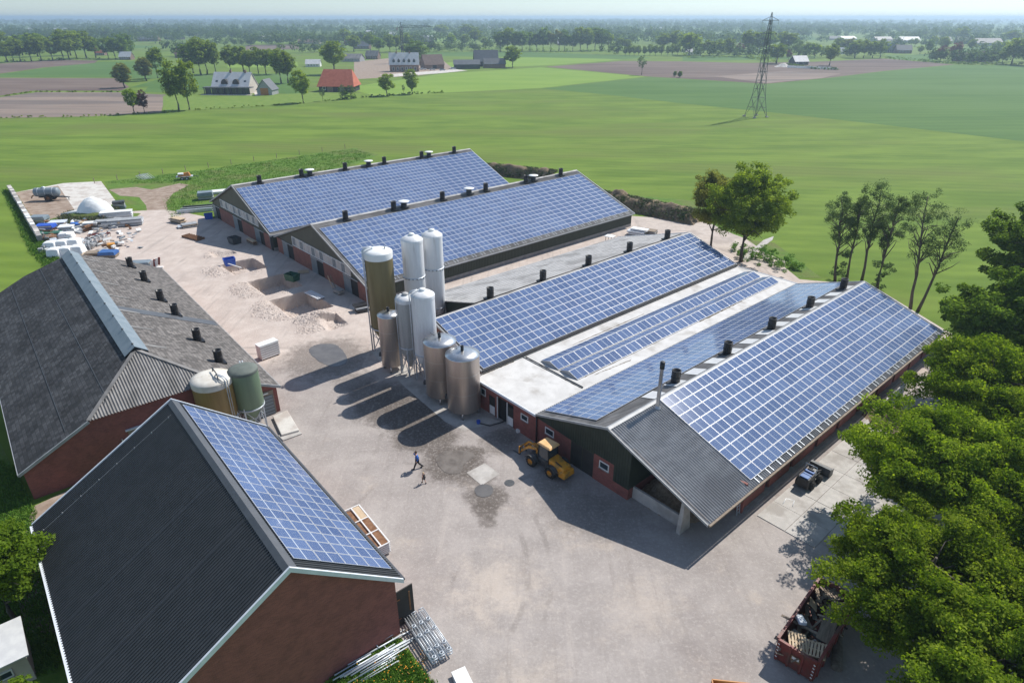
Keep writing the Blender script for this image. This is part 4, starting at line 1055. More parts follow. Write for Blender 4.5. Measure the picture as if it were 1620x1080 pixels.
# pale patches where the slates were renewed, a tarred strip
mb = MB()
for k in range(7):
    y = in0 + 1.5 + k * 5.1
    kk = (zt - zr) / xr
    mb.slab([(1.0, y, zt - kk * 1.0 + .015), (1.0, y + .5, zt - kk * 1.0 + .015), (2.7, y + .3, zt - kk * 2.7 + .015), (2.7, y - .1, zt - kk * 2.7 + .015)], (0, 0, .012))
mb.build('renewed_slates', M['roof_fibre'], rR)
kk = (zt - zr) / xr
MB().slab([(1.0, 17.0, zt - kk + .012), (1.0, 18.6, zt - kk + .012), (9.9, 18.9, zt - kk * 9.9 + .012), (9.9, 17.3, zt - kk * 9.9 + .012)], (0, 0, .01)).build('tarred_strip', M['roof_dark_trim'], rR)
kl_ = (zt - zl) / -xl
for x_ in (-3.4, -6.8): MB().box((x_, LC / 2, zt + kl_ * x_ + .01), (.06, LC - 2, .02)).build('roof_joint', M['roof_dark'], rL)
CD = Vector((math.sin(CTH), math.cos(CTH), 0)); CN = Vector((math.cos(CTH), -math.sin(CTH), 0)); CO = Vector((-29.69, 46.21, 0))
for (px, py) in ((207, 422), (229, 444), (255, 475), (278, 498), (313, 538), (347, 572)):
    o_, r_ = ray_uv(px, py); vo = (o_ - CO).dot(CN); vr = r_.dot(CN)
    t = (zt - kk * vo - o_.z) / (r_.z + kk * vr); p = o_ + r_ * t
    o = bpy.data.objects.new('roof_vent', VENT_ME); COL.objects.link(o); o.parent = rR; o.location = ((p - CO).dot(CN), (p - CO).dot(CD), p.z + .35); o.scale = (.95, .95, 1.05)
# walls
mb = MB(); g0 = [(xl + .3, .3, 0), (xr - .3, .3, 0), (xr - .3, .3, zr - .12), (hxr, .3, hz - .15), (hxl, .3, hz - .15), (xl + .3, .3, zl - .12)]; g1 = [(x, LC - .3, z) for x, _, z in g0]
mb.add(g0 + g1, [(0, 1, 2, 3, 4, 5), (11, 10, 9, 8, 7, 6)] + [(i, 6 + i, 6 + (i + 1) % 6, (i + 1) % 6) for i in range(6)]); mb.build('wall', M['brick_dark'], cb)
# timber hatch, bracket, roller door
mb = MB()
for k in range(11): mb.box((-2.6 + k * .42, .26, 2.3), (.38, .06, 2.0))
mb.build('board_hatch', M['wood_old'], cb); MB().box((-.5, .20, 3.36), (4.9, .25, .10)).build('hatch_canopy', M['trim_white'], cb)
mb = MB(); mb.bar((-3.3, .2, 2.3), (-2.6, -1.7, 2.35), .09); mb.bar((-3.35, .2, 2.1), (-3.35, .2, 2.7), .09); mb.build('bracket_arm', M['galvanised'], cb)
MB().box((8.4, .24, 1.35), (2.0, .05, 2.5)).build('doorway', M['wood_old'], cb)
rd = MB().box((8.5, .20, 1.05), (1.55, .06, 2.0)).build('roller_door', M['dark_steel'], cb)
mb = MB()
for k in range(6): mb.box((8.5, .165, .25 + k * .35), (1.5, .03, .28))
mb.build('door_slats', M['door_grey'], rd); MB().box((8.4, .18, 2.42), (1.0, .10, .10)).build('door_lamp', M['plastic_white'], cb)

# ------------------------------------------------------------------ dark barn in the left foreground
DTH = R(-40.19)
db = empty('machine_shed', (-11.12, 23.7, 0), -DTH); tag(db, 'foreground brick shed with dark ribbed roof, white verges and four columns of solar panels', 'barn')
xl, xr, zt, zl, zr, LD = -10.02, 6.14, 9.40, 3.61, 4.43, 20.66
rL = corr('roof', 'roof_dark', db, 0, LD, 0, zt, xl, zl, .205, .028, .12, ribs=True)
rR = corr('roof', 'roof_dark', db, 0, LD, 0, zt, xr, zr, .205, .028, .12, ribs=True)
mb = MB(); kd = (zt - zr) / xr; kl_ = (zt - zl) / -xl
mb.slab([(-.30, -.02, zt - kl_ * .30 + .07), (0, -.02, zt + .12), (.42, -.02, zt - kd * .42 + .07), (.42, -.02, zt - kd * .42 + .03), (0, -.02, zt + .07), (-.30, -.02, zt - kl_ * .30 + .03)], (0, LD + .04, 0)); mb.build('ridge_cap', M['roof_dark_trim'], db)
for yy in (-.12, LD + .0):
    for (x, z) in ((xl, zl), (xr, zr)):
        MB().slab([(0, yy, zt + .17), (x, yy, z + .12), (x, yy, z - .20), (0, yy, zt - .15)], (0, .12, 0)).build('verge_board', M['trim_white'], db)
MB().box((xl - .06, LD / 2, zl - .04), (.16, LD, .14)).build('gutter', M['trim_white'], db)
MB().box((xr + .06, LD / 2, zr - .04), (.16, LD, .14)).build('gutter', M['roof_dark_trim'], db)
panels(rR, .85, 20.2, 19, .46, zt - kd * .46, 5.86, zt - kd * 5.86, 4, along='slope')
mb = MB(); g0 = gable_poly(xl + .3, zl - .1, xr - .45, zr + .1, zt - .22, .18); g1 = [(x, LD - .2, z) for x, _, z in g0]
mb.add(g0 + g1, [tuple(range(5)), tuple(range(5, 10))[::-1]] + [(i, 5 + i, 5 + (i + 1) % 5, (i + 1) % 5) for i in range(5)]); mb.build('wall', M['brick_dark'], db)
# life line along the far verge of the dark slope
mb = MB(); y_ = LD - 1.6
mb.bar((-.5, y_, zt - kl_ * .5 + .12), (xl + .4, y_, zl + kl_ * .4 + .12), .015)
for k in range(8):
    x = -.7 - k * 1.25; mb.bar((x, y_, zt + kl_ * x), (x, y_, zt + kl_ * x + .16), .06)
mb.build('life_line', M['trim_grey'], rL)
for y_ in (5.2, 9.9, 14.1): MB().bar((-.4, y_, zt - kl_ * .4 + .035), (xl + .05, y_, zl + kl_ * .05 + .035), .035, .02).build('sheet_lap', M['roof_dark_trim'], rL)
# open steel door leaf at the near right corner
mb = MB(); mb.box((xr + .15, .65, 1.5), (1.5, .08, 2.9)); od = mb.build('door_leaf', M['wall_black'], db)
mb = MB(); mb.box((xr + .62, .59, 1.75), (.10, .04, 1.6)); mb.box((xr - .3, .59, 2.3), (.5, .05, .05)); mb.box((xr - .3, .59, .7), (.5, .05, .05)); mb.build('door_fitting', M['rust'], od)
# ------------------------------------------------------------------ silos
def silo_mats():
    mat('stainless', (0.47, 0.41, 0.37), (0.56, 0.49, 0.44), 1.3, 0.46, metal=.85, coords='object', stretch=(1.5, 1.5, .12), detail=5)
    mat('stainless_lid', (0.55, 0.55, 0.55), (0.66, 0.66, 0.66), 2.0, 0.30, metal=.9, coords='object')
    mat('silo_white', (0.66, 0.67, 0.68), (0.76, 0.77, 0.78), 1.2, 0.5, coords='object', stretch=(2, 2, .2), detail=7, c3=(0.38, 0.37, 0.35), scale3=.8, lo3=.58, hi3=.8)
    mat('silo_grey', (0.34, 0.34, 0.33), (0.43, 0.43, 0.42), 1.2, 0.6, coords='object', stretch=(2, 2, .2), detail=7)
    mat('silo_brown', (0.165, 0.135, 0.058), (0.205, 0.168, 0.076), 0.8, 0.5, coords='object', stretch=(2, 2, .2), detail=5)
    mat('silo_ochre', (0.25, 0.165, 0.055), (0.31, 0.21, 0.075), 0.8, 0.45, coords='object', stretch=(2, 2, .2), detail=5)
    mat('silo_green', (0.135, 0.20, 0.13), (0.165, 0.24, 0.155), 0.8, 0.5, coords='object', stretch=(2, 2, .2), detail=5)
    mat('silo_green_top', (0.105, 0.125, 0.11), (0.14, 0.16, 0.14), 1.5, 0.7, coords='object', detail=7)
    mat('silo_cream_top', (0.60, 0.56, 0.49), (0.70, 0.67, 0.60), 1.2, 0.6, coords='object', detail=7, c3=(0.34, 0.26, 0.17), scale3=.7, lo3=.55, hi3=.72)
silo_mats()
def legs_frame(root, r, h, n=4, m='galvanised', brace=True, w=.11):
    ps = [(r * math.cos(2 * math.pi * (k + .5) / n), r * math.sin(2 * math.pi * (k + .5) / n)) for k in range(n)]
    for x, y in ps: MB().bar((x, y, 0), (x, y, h), w).build('leg', M[m], root)
    if brace:
        for k in range(n):
            a, b = ps[k], ps[(k + 1) % n]; mb = MB(); mb.bar((*a, .2), (*b, h - .3), .05); mb.bar((*b, .2), (*a, h - .3), .05); mb.bar((*a, h * .55), (*b, h * .55), .05); mb.build('cross_brace', M[m], root)

def steel_tank(base_px, top_py, dia, label, z0=.75, hatch=True):
    P = G(*base_px); zt = height_for(P, top_py); r = dia / 2
    root = empty('steel_tank', P, -FTH); tag(root, label, 'tank', 'stainless steel tanks before the barn')
    mb = MB(); mb.lathe([(0, z0 - .12), (r * .96, z0 - .05), (r, z0), (r, zt - .28)], 40); body = mb.build('tank_body', M['stainless'], root)
    mb = MB(); 
    for z in (z0 + (zt - z0) * .33, z0 + (zt - z0) * .66): mb.lathe([(r + .004, z), (r + .006, z + .02), (r + .004, z + .04)], 40)
    mb.build('weld_band', M['stainless_lid'], body)
    mb = MB(); mb.lathe([(r + .03, zt - .34), (r + .03, zt - .26), (r * .55, zt - .08), (.16, zt + .05), (0, zt + .05)], 40); lid = mb.build('lid', M['stainless_lid'], root)
    mb = MB(); mb.box((-r * .5, -.0, zt - .06), (r, .03, .03)); mb.build('lid_seam', M['dark_steel'], lid)
    MB().lathe([(.15, zt), (.15, zt + .55), (.11, zt + .55), (.11, zt + .3), (0, zt + .3)], 14).build('vent_stub', M['black_plastic'], lid)
    for k in range(4):
        a = math.pi / 2 * k + math.pi / 4; MB().tube([(r * .86 * math.cos(a), r * .86 * math.sin(a), 0), (r * .86 * math.cos(a), r * .86 * math.sin(a), z0 + .1)], .11, 8).build('leg', M['stainless_lid'], root)
    # manhole box and pipe low on the yard side
    mb = MB(); mb.box((-r * .72, -r * .74, z0 + 1.0), (.38, .38, .34), rz=math.pi / 4); mb.build('manhole', M['dark_steel'], body)
    mb = MB(); mb.tube([(-r * .6, -r * .4, z0 - .1), (-r * .6, -r * .4, .3), (-r * .9, -r * .7, .25)], .06, 8); mb.build('outlet_pipe', M['steel'], root)
    return root
def pipe_up(root, r, h, ang, m='galvanised', top=True, rad=.05, z0=.3, n=1, gap=.16):
    for k in range(n):
        a = ang + k * gap / r; x, y = (r + .14) * math.cos(a), (r + .14) * math.sin(a)
        pts = [(x, y, z0), (x, y, h + .12)]
        if top: pts += [((r * .95) * math.cos(a), (r * .95) * math.sin(a), h + .42), (r * .45 * math.cos(a), r * .45 * math.sin(a), h + .50), (r * .3 * math.cos(a), r * .3 * math.sin(a), h + .2)]
        MB().tube(pts, rad, 8).build('fill_pipe', M[m], root)
def feed_silo(base_px, top_py, dia, label, m_body, m_top, cyl0, rim=.35, flange=None, n=36, legw=.12, dome=.5, cap=True, coneb=.9, lean_pipes=None):
    P = G(*base_px); zt = height_for(P, top_py); r = dia / 2
    root = empty('feed_silo', P, -FTH); tag(root, label, 'silo', 'feed silos in the yard')
    mb = MB(); mb.lathe([(0, coneb), (.22, coneb), (r, cyl0), (r, zt - rim)], n); body = mb.build('silo_body', M[m_body], root)
    mb = MB(); mb.lathe([(r + .02, zt - rim - .02), (r + .03, zt - .06), (r + .01, zt), (r * .7, zt + dome * .62), (r * .28, zt + dome), (0, zt + dome)], n); top = mb.build('silo_top', M[m_top], root)
    if cap: MB().lathe([(.32, zt + dome - .03), (.34, zt + dome + .10), (.26, zt + dome + .20), (0, zt + dome + .22)], 16).build('hatch', M['plastic_white'] if m_body == 'silo_white' else M['silo_grey'], top)
    mb = MB()
    for z in ([flange] if flange else []): mb.lathe([(r, z - .10), (r + .07, z - .08), (r + .07, z + .08), (r, z + .10)], n)
    if flange: mb.build('flange', M['galvanised'], body)
    mb = MB(); mb.lathe([(r, cyl0 - .05), (r + .04, cyl0 - .05), (r + .04, cyl0 + .09), (r, cyl0 + .09)], n)
    mb.build('flange', M['galvanised'], body)
    if flange:
        mb = MB()
        for k in range(18): a = 2 * math.pi * k / 18; mb.box(((r + .09) * math.cos(a), (r + .09) * math.sin(a), flange), (.08, .08, .12), rz=a)
        mb.build('flange_bolts', M['dark_steel'], body)
    legs_frame(root, r * .97, cyl0 + .3, 4, 'galvanised', True, legw)
    return root, r, zt
steel_tank((735, 652), 555, 3.14, 'nearest of the two large stainless tanks, at the corner of the white flat roof')
steel_tank((700.5, 629), 534, 3.14, 'large stainless tank standing second, between the nearest tank and the white cone silo')
steel_tank((622.5, 583), 493, 2.30, 'slim stainless tank at the far end, beside the tall brown silo')
AF = math.radians(225)
s, r, z = feed_silo((651, 590), 471, 1.95, 'short grey cone silo between the slim steel tank and a white silo', 'silo_grey', 'silo_white', 3.3, dome=.35); pipe_up(s, r, z, AF + .6); pipe_up(s, r, z, AF - .5, top=False)
s, r, z = feed_silo((677.5, 602), 465, 2.35, 'short white cone silo just behind the second large steel tank', 'silo_white', 'silo_white', 3.4, dome=.4); pipe_up(s, r, z, AF + .25, n=2)
s, r, z = feed_silo((613, 555), 397, 3.0, 'tall brown silo with white lid at the yard end of the silo row', 'silo_brown', 'plastic_white', 3.2, rim=.7, dome=.35, cap=False); pipe_up(s, r, z, AF + .25, n=3, gap=.2, rad=.06, top=True)
MB().tube([(.6, .5, z + .2), (.6, .5, z + .6)], .07, 8).build('vent_stub', M['steel'], s)
s, r, z = feed_silo((663, 540), 378, 2.36, 'tall white silo with bolted waist flange, left of its twin', 'silo_white', 'silo_white', 3.4, flange=8.2, dome=.45, rim=.3); pipe_up(s, r, z, 2.6, 'dark_steel')
s, r, z = feed_silo((692, 524), 371, 2.32, 'tall white silo with bolted waist flange, right of its twin against the roof', 'silo_white', 'silo_white', 3.4, flange=8.2, dome=.45, rim=.3); pipe_up(s, r, z, 2.8, 'dark_steel')
s, r, z = feed_silo((356, 690), 597, 3.35, 'squat ochre silo with stained cream lid between the old barn and the dark shed', 'silo_ochre', 'silo_cream_top', 2.4, rim=.55, dome=.30, cap=False); pipe_up(s, r, z, math.radians(20), n=2, gap=.2, rad=.055)
MB().tube([(-.5, .4, z + .25), (-.5, .4, z + .62), (.9, .3, z + .62), (1.4, .2, z + .3)], .05, 8).build('lid_pipe', M['dark_steel'], s)
s, r, z = feed_silo((404, 678), 583, 2.45, 'pale green cone silo beside the squat ochre silo', 'silo_green', 'silo_green_top', 2.6, rim=.25, dome=.22, cap=False); pipe_up(s, r, z, math.radians(160), n=2, gap=.2, rad=.055, top=False)
# ------------------------------------------------------------------ trees
def leaf_cloud(centers, rads, per, size, rng, tints, flat=.7):
    """Leaf quads in clumps. centers (n,3), rads (n,), per leaves each."""
    n = len(centers); N = n * per
    d = rng.normal(size=(N, 3)); d /= np.linalg.norm(d, axis=1)[:, None] + 1e-9
    rad = np.repeat(rads, per)[:, None] * rng.uniform(.15, 1, (N, 1)) ** .5
    off = d * rad; off[:, 2] *= flat
    c = np.repeat(centers, per, 0) + off
    nrm = rng.normal(size=(N, 3)) * .6 + d * .28 + np.array([0, 0, .75]); nrm /= np.linalg.norm(nrm, axis=1)[:, None]
    t = np.cross(nrm, rng.normal(size=(N, 3))); t /= np.linalg.norm(t, axis=1)[:, None] + 1e-9
    b = np.cross(nrm, t)
    s = size * rng.uniform(.6, 1.3, (N, 1)); a = t * s; bb = b * s * .62
    bend = nrm * s * .18
    v = np.stack([c - a, c + bb + bend, c + a, c - bb + bend], 1).reshape(-1, 3)
    q = np.arange(N * 4).reshape(N, 4)
    ti = np.clip(np.repeat(tints, per) + rng.normal(0, .2, N), 0, 1)
    return v, q, np.repeat(ti, 4)

def crown_centers(n, rng, hx, hz, z0, lobes=7, hollow=.55, round_=2.2):
    """Clump centres for an uneven crown of half width hx, half height hz centred at z0."""
    out = []
    L = rng.normal(size=(lobes, 3)); L /= np.linalg.norm(L, axis=1)[:, None]
    amp = rng.uniform(.15, .38, lobes)
    while len(out) < n:
        d = rng.normal(size=3); d /= np.linalg.norm(d)
        k = .72 + (amp * np.exp((L @ d - 1) * 5)).sum()
        r = rng.uniform(hollow ** 3, 1) ** (1 / 3) * min(k, 1.08)
        p = d * r
        if p[2] < -.75: continue
        w = 1.0 if p[2] > -.2 else 1.0 + .25 * (p[2] + .2)
        out.append((p[0] * hx * w, p[1] * hx * w, z0 + p[2] * hz))
    return np.array(out)

def bough_crown(n, rng, hx, hz, z0, nb=46, level=False):
    """Clump centres strung along boughs, so that the outline is ragged and the crown layered."""
    out = []; per = max(3, n // nb); tips = []
    for b in range(nb):
        d = rng.normal(size=3); d /= np.linalg.norm(d); d[2] = d[2] * .8 + .12
        k = rng.uniform(.62, 1.12)
        tip = np.array([d[0] * hx * k, d[1] * hx * k, z0 + d[2] * hz * min(k, 1.0)])
        root = np.array([0, 0, max(z0 * .45, z0 + d[2] * hz * .3 - hz * .35)])
        if level: root[2] = tip[2] - .28 * hz
        side = np.cross(tip - root, [0, 0, 1.0]); side /= np.linalg.norm(side) + 1e-6
        for j in range(per):
            t = rng.uniform(.42, 1.0) ** .8; lat = rng.normal(0, .17 * hx) * (1.15 - t * .75)
            p = root + (tip - root) * t + side * lat + np.array([0, 0, .18 * hz * np.sin(t * 2.6) + rng.normal(0, .05 * hz) - abs(lat) * .12])
            out.append(p)
        tips.append(tip)
    return np.array(out), np.array(tips)

def trunk_mesh(h, hc, r, rng, tips, lean=(0, 0), nlimb=8, forks=True):
    """Tapered trunk to height hc with limbs reaching the given tips."""
    mb = MB()
    pts = []; rs = []
    for k in range(7):
        t = k / 6; pts.append((lean[0] * t * hc / h + rng.normal(0, .012 * h) * (t > 0) * .6, lean[1] * t * hc / h + rng.normal(0, .012 * h) * (t > 0) * .6, t * hc)); rs.append(r * (1.25 if k == 0 else 1 - .72 * t))
    mb.tube(pts, rs, 8)
    P = [Vector(p) for p in pts]
    for i, tip in enumerate(tips[:nlimb]):
        t = min(.95, max(.28, ((tip[2] / h) - .16 + rng.normal(0, .04)) / (hc / h))); k = t * 6; a = min(5, int(k)); f = k - a
        o = P[a].lerp(P[min(a + 1, 6)], f); tip = Vector(tip) * .92
        tip.z = max(tip.z, o.z + .02 * h)
        mid = o.lerp(tip, .5) + Vector((0, 0, .04 * h)) + Vector(rng.normal(0, .02 * h, 3))
        rr = r * (1 - .72 * t) * .6
        mb.tube([o, mid, tip], [rr, rr * .6, rr * .18], 5)
    return mb

def big_tree(name, label, base, h, w, leafm, seed, clumps=260, per=170, leaf=.17, crad=.85, z0f=.58, hzf=.42, lean=(0, 0), tr=.32, group=None, nlimb=26, hollow=.5, cat='tree', nbough=46, level=False):
    rng = np.random.default_rng(seed)
    root = empty(name, base); tag(root, label, cat, group)
    C, sel = bough_crown(clumps, rng, w / 2 - crad * .3, h * hzf, h * z0f, nb=nbough, level=level)
    for q_ in (C, sel): q_[:, 0] += lean[0] * q_[:, 2] / h; q_[:, 1] += lean[1] * q_[:, 2] / h
    trunk_mesh(h, h * (.94 if level else .82), tr, rng, sel, lean, nlimb).build('trunk', M['bark'], root)
    rad = crad * rng.uniform(.6, 1.25, len(C))
    v, q, ti = leaf_cloud(C, rad, per, leaf, rng, rng.uniform(.2, .85, len(C)))
    o = fast_mesh('crown', v, q, leafm, root, tint=ti)
    return root

NEAR = [  # foreground trees on the right
    ('leafy_tree', 'big fresh green oak leaning over the paved strip beside the right-hand barn', (30.2, 36.6, 0), 9.6, 13.8, 'leaf_oak', 11, 1000, 125, .105, .70),
    ('leafy_tree', 'fresh green oak whose low boughs hang over the red skip', (23.5, 26.6, 0), 8.8, 13.2, 'leaf_oak', 12, 1000, 125, .098, .66),
    ('leafy_tree', 'fresh green oak at the far paved strip, boughs touching the barn eave', (39.8, 46.2, 0), 10.0, 13.0, 'leaf_oak', 13, 900, 110, .112, .70),
    ('leafy_tree', 'dark green oak at the right edge beyond the barn', (59.0, 68.0, 0), 16.5, 13.5, 'leaf_dark', 14, 760, 80, .165, .7),
    ('leafy_tree', 'dark green oak nearer the right edge, behind the fresh green ones', (47.0, 55.5, 0), 13.0, 12.5, 'leaf_dark', 15, 700, 80, .155, .65),
    ('leafy_tree', 'oak filling the right edge of the picture half way down', (40.5, 36.0, 0), 12.5, 13.0, 'leaf_oak', 16, 800, 85, .118, .70),
    ('leafy_tree', 'oak filling the bottom right corner of the picture', (32.0, 22.5, 0), 12.0, 12.5, 'leaf_oak', 17, 800, 90, .11, .66),
    ('leafy_tree', 'lower oak filling the gap between the big right-hand oaks', (34.0, 31.2, 0), 9.5, 9.5, 'leaf_oak', 19, 600, 95, .11, .64),
    ('leafy_tree', 'oak at the bottom edge right of the red skip', (23.4, 20.6, 0), 9.0, 10.8, 'leaf_oak', 18, 900, 115, .092, .60),
]
for (nm, lb, b, h, w, lm, sd, cl, pr, ls, cr_) in NEAR:
    big_tree(nm, lb, b, h, w, lm, sd, cl, pr, ls, cr_, z0f=.60, hzf=.40, tr=.26, nbough=90)
# left foreground tree and shrub
big_tree('leafy_tree', 'bright yellow-green young tree at the left edge beside the dark shed', (-31.3, 28.4, 0), 7.0, 6.4, 'leaf_bright', 21, 330, 110, .11, .55, z0f=.6, hzf=.40, tr=.16)
big_tree('leafy_tree', 'bright yellow-green sapling in the bottom left corner', (-25.6, 20.4, 0), 4.4, 4.2, 'leaf_bright', 22, 150, 110, .10, .5, z0f=.6, hzf=.40, tr=.10)
# two trees behind the barns
big_tree('leafy_tree', 'olive brown-leaved tree on the sandy way behind the barns', G(1124, 393), 12.0, 10.0, 'leaf_brownish', 31, 420, 80, .15, .8, z0f=.60, hzf=.44, tr=.22, nbough=70)
big_tree('leafy_tree', 'dense green tree right of the olive one behind the barns', G(1172, 414), 14.4, 12.5, 'leaf_mid', 32, 620, 90, .155, .85, z0f=.58, hzf=.46, tr=.28, nbough=90)
# row of thin alders
ALD = [((1321, 445), (1333, 303), 5.6, 60, 40), ((1339, 445), (1366, 311), 4.4, 34, 34), ((1363, 445), (1397, 287), 5.6, 62, 36), ((1387, 458), (1426, 303), 4.8, 66, 46), ((1440, 489), (1470, 298), 5.4, 48, 34), ((1452, 492), (1522, 334), 4.6, 40, 34)]
ALAB = ['leftmost thin alder with a side bough, behind the solar barn', 'second thin alder from the left behind the solar barn', 'tallest thin alder in the left group behind the solar barn', 'twin-stemmed alder with catkin-like leaves behind the solar barn', 'tall thin alder standing apart on the right of the row', 'crooked alder leaning right at the end of the row']
for i, ((b, t, w, cl, pr), lab) in enumerate(zip(ALD, ALAB)):
    P = G(*b); h = height_for(P, t[1]); q = proj((P.x, P.y, h)); lx_ = (t[0] - q[0]) * depth((P.x, P.y, h)) / FPX
    big_tree('alder_tree', lab, P, h, w, 'leaf_sparse', 40 + i, int(cl * 2.6), int(pr * 1.5), .085, .62, z0f=.66, hzf=.34, lean=(lx_, 0), tr=.19, level=True, group='thin alders in a row', nlimb=30, nbough=30)
    if i in (0, 3):
        rng = np.random.default_rng(90 + i); Cc = np.stack([rng.normal(0, .7, 14), rng.normal(0, .7, 14), rng.uniform(.5, 4.5, 14)], 1)
        v, qd, ti = leaf_cloud(Cc, np.full(14, .5), 60, .13, rng, rng.uniform(.1, .6, 14))
        ob = fast_mesh('trunk_shoots', v, qd, 'leaf_sparse', bpy.data.objects[[o.name for o in COL.objects if o.get('label') == lab][0]], tint=ti)

# --- shared shapes for the trees of the countryside, unit height
VAR = {}
def make_variant(key, lm, seed, clumps, per, leaf, crad, hx, z0, hz, hollow=.4, trunk=.022):
    rng = np.random.default_rng(seed)
    C = crown_centers(clumps, rng, hx - crad * .4, hz, z0, lobes=8, hollow=hollow)
    v, q, ti = leaf_cloud(C, crad * rng.uniform(.6, 1.2, clumps), per, leaf, rng, rng.uniform(.15, .9, clumps))
    me = fast_mesh('crown', v, q, lm, tint=ti, me_only=True)
    tm = trunk_mesh(1, .8, trunk, rng, C[:8], nlimb=8); t = tm.build('trunk', M['bark']); tme = t.data; bpy.data.objects.remove(t)
    VAR[key] = (me, tme)
for i in range(4): make_variant(('oak', i), 'leaf_mid', 200 + i, 70, 34, .034, .10, .36, .62, .37)
for i in range(2): make_variant(('dark', i), 'leaf_dark', 210 + i, 70, 34, .034, .10, .38, .60, .39)
for i in range(2): make_variant(('brown', i), 'leaf_brownish', 220 + i, 60, 30, .032, .10, .34, .62, .37)
for i in range(2): make_variant(('bright', i), 'leaf_oak', 230 + i, 64, 34, .034, .10, .34, .62, .36)
make_variant(('purple', 0), 'leaf_purple', 240, 64, 34, .034, .10, .40, .58, .40)
make_variant(('sparse', 0), 'leaf_sparse', 250, 40, 22, .026, .09, .34, .62, .36)
make_variant(('column', 0), 'leaf_mid', 260, 70, 30, .03, .09, .24, .54, .46)
make_variant(('bush', 0), 'leaf_dark', 270, 60, 34, .045, .14, .52, .48, .46)
make_variant(('shaggy', 0), 'leaf_brownish', 280, 80, 32, .03, .09, .27, .56, .44)
make_variant(('round', 0), 'leaf_mid', 290, 80, 34, .034, .10, .40, .60, .39)
def ctree(px, py, hpx, wpx, kind, label, group, rs=random.Random(77)):
    P = G(px, py); h = max(1.5, height_for(P, py - hpx)); wm = wpx * depth((P.x, P.y, h * .5)) / FPX
    ks = [k for k in VAR if k[0] == kind]; me, tme = VAR[rs.choice(ks)]
    hx = {'oak': .36, 'dark': .38, 'brown': .34, 'bright': .34, 'purple': .40, 'sparse': .34, 'column': .24, 'bush': .52, 'shaggy': .27, 'round': .40}[kind]
    e = empty('leafy_tree' if kind != 'bush' else 'shrub', P, rs.uniform(0, 6.28)); tag(e, label, 'tree' if kind != 'bush' else 'shrub', group)
    sx = wm / (2 * hx) / 1.02; e.scale = (sx, sx, h)
    for nm, m_ in (('trunk', tme), ('crown', me)): link(nm, m_, e)
    return e
ONE = [  # trees one can pick out, with their own labels
 (283, 175, 76, 42, 'oak', 'left tree of the tall pair before the pale-roofed villa'), (300, 174, 78, 44, 'round', 'right tree of the tall pair before the pale-roofed villa'),
 (213, 180, 42, 26, 'bright', 'bright green young tree at the edge of the pale ploughed field'), (229, 179, 36, 20, 'purple', 'bare purplish young tree beside the bright green one'),
 (198, 139, 42, 30, 'shaggy', 'shaggy brownish tree at the field corner, left of two others'), (232, 128, 40, 28, 'shaggy', 'shaggy leaning tree in the middle of the field-corner three'), (250, 124, 50, 32, 'bright', 'tallest green tree of the field-corner three'),
 (480, 163, 52, 36, 'round', 'round tree standing alone in front of the orange-roofed barn'), (511, 160, 22, 11, 'sparse', 'small thin tree beside the orange-roofed barn'), (542, 158, 26, 15, 'sparse', 'feathery shrub tree right of the orange-roofed barn'), (556, 157, 24, 20, 'sparse', 'feathery pale tree by the dark hedge'),
 (612, 152, 35, 33, 'round', 'broad round tree on the meadow edge below the dormer house'), (652, 149, 39, 25, 'column', 'upright tree on the meadow edge right of the broad one'), (639, 149, 16, 6, 'sparse', 'tiny sapling between two meadow-edge trees'),
 (660, 96, 32, 46, 'dark', 'dark broad tree behind the dormer house'), (664, 104, 24, 22, 'sparse', 'bare pale tree against the brown barn'), (811, 107, 34, 32, 'round', 'round tree alone right of the slate barns'),
 (530, 118, 56, 46, 'oak', 'big dense oak above the orange-roofed barn'), (1015, 119, 34, 17, 'sparse', 'slim lone tree on the ploughed field edge'), (1067, 122, 10, 8, 'bush', 'left of two small round bushes on the field edge'), (1075, 123, 11, 10, 'bush', 'right of two small round bushes on the field edge'),
 (1228, 101, 34, 35, 'bright', 'yellow-green round tree right behind the power pylon'), (1312, 104, 34, 29, 'oak', 'tree in the yard of the white-fenced farmstead'), (1170, 87, 18, 20, 'purple', 'reddish tree in the hedge left of the pylon'), (1247, 95, 16, 12, 'purple', 'small reddish tree between the yellow-green tree and the farmstead'),
 (1508, 96, 29, 24, 'purple', 'dark red copper beech on the right'), (1487, 97, 24, 24, 'purple', 'lower copper beech beside the taller one'), (1600, 102, 44, 42, 'oak', 'large tree group at the right edge above the crop field'), (1625, 104, 40, 40, 'dark', 'dark tree cut by the right edge above the crop field'),
 (1535, 82, 20, 17, 'round', 'small round tree before the long pale shed'), (1468, 86, 24, 16, 'dark', 'dark round tree left of the copper beeches'), (1090, 88, 36, 42, 'round', 'broad pale tree at the left end of the pylon hedge'),
]
for (x, y, hp, wp, kd_, lb) in ONE: ctree(x, y, hp, wp, kd_, lb, 'single trees in the fields')
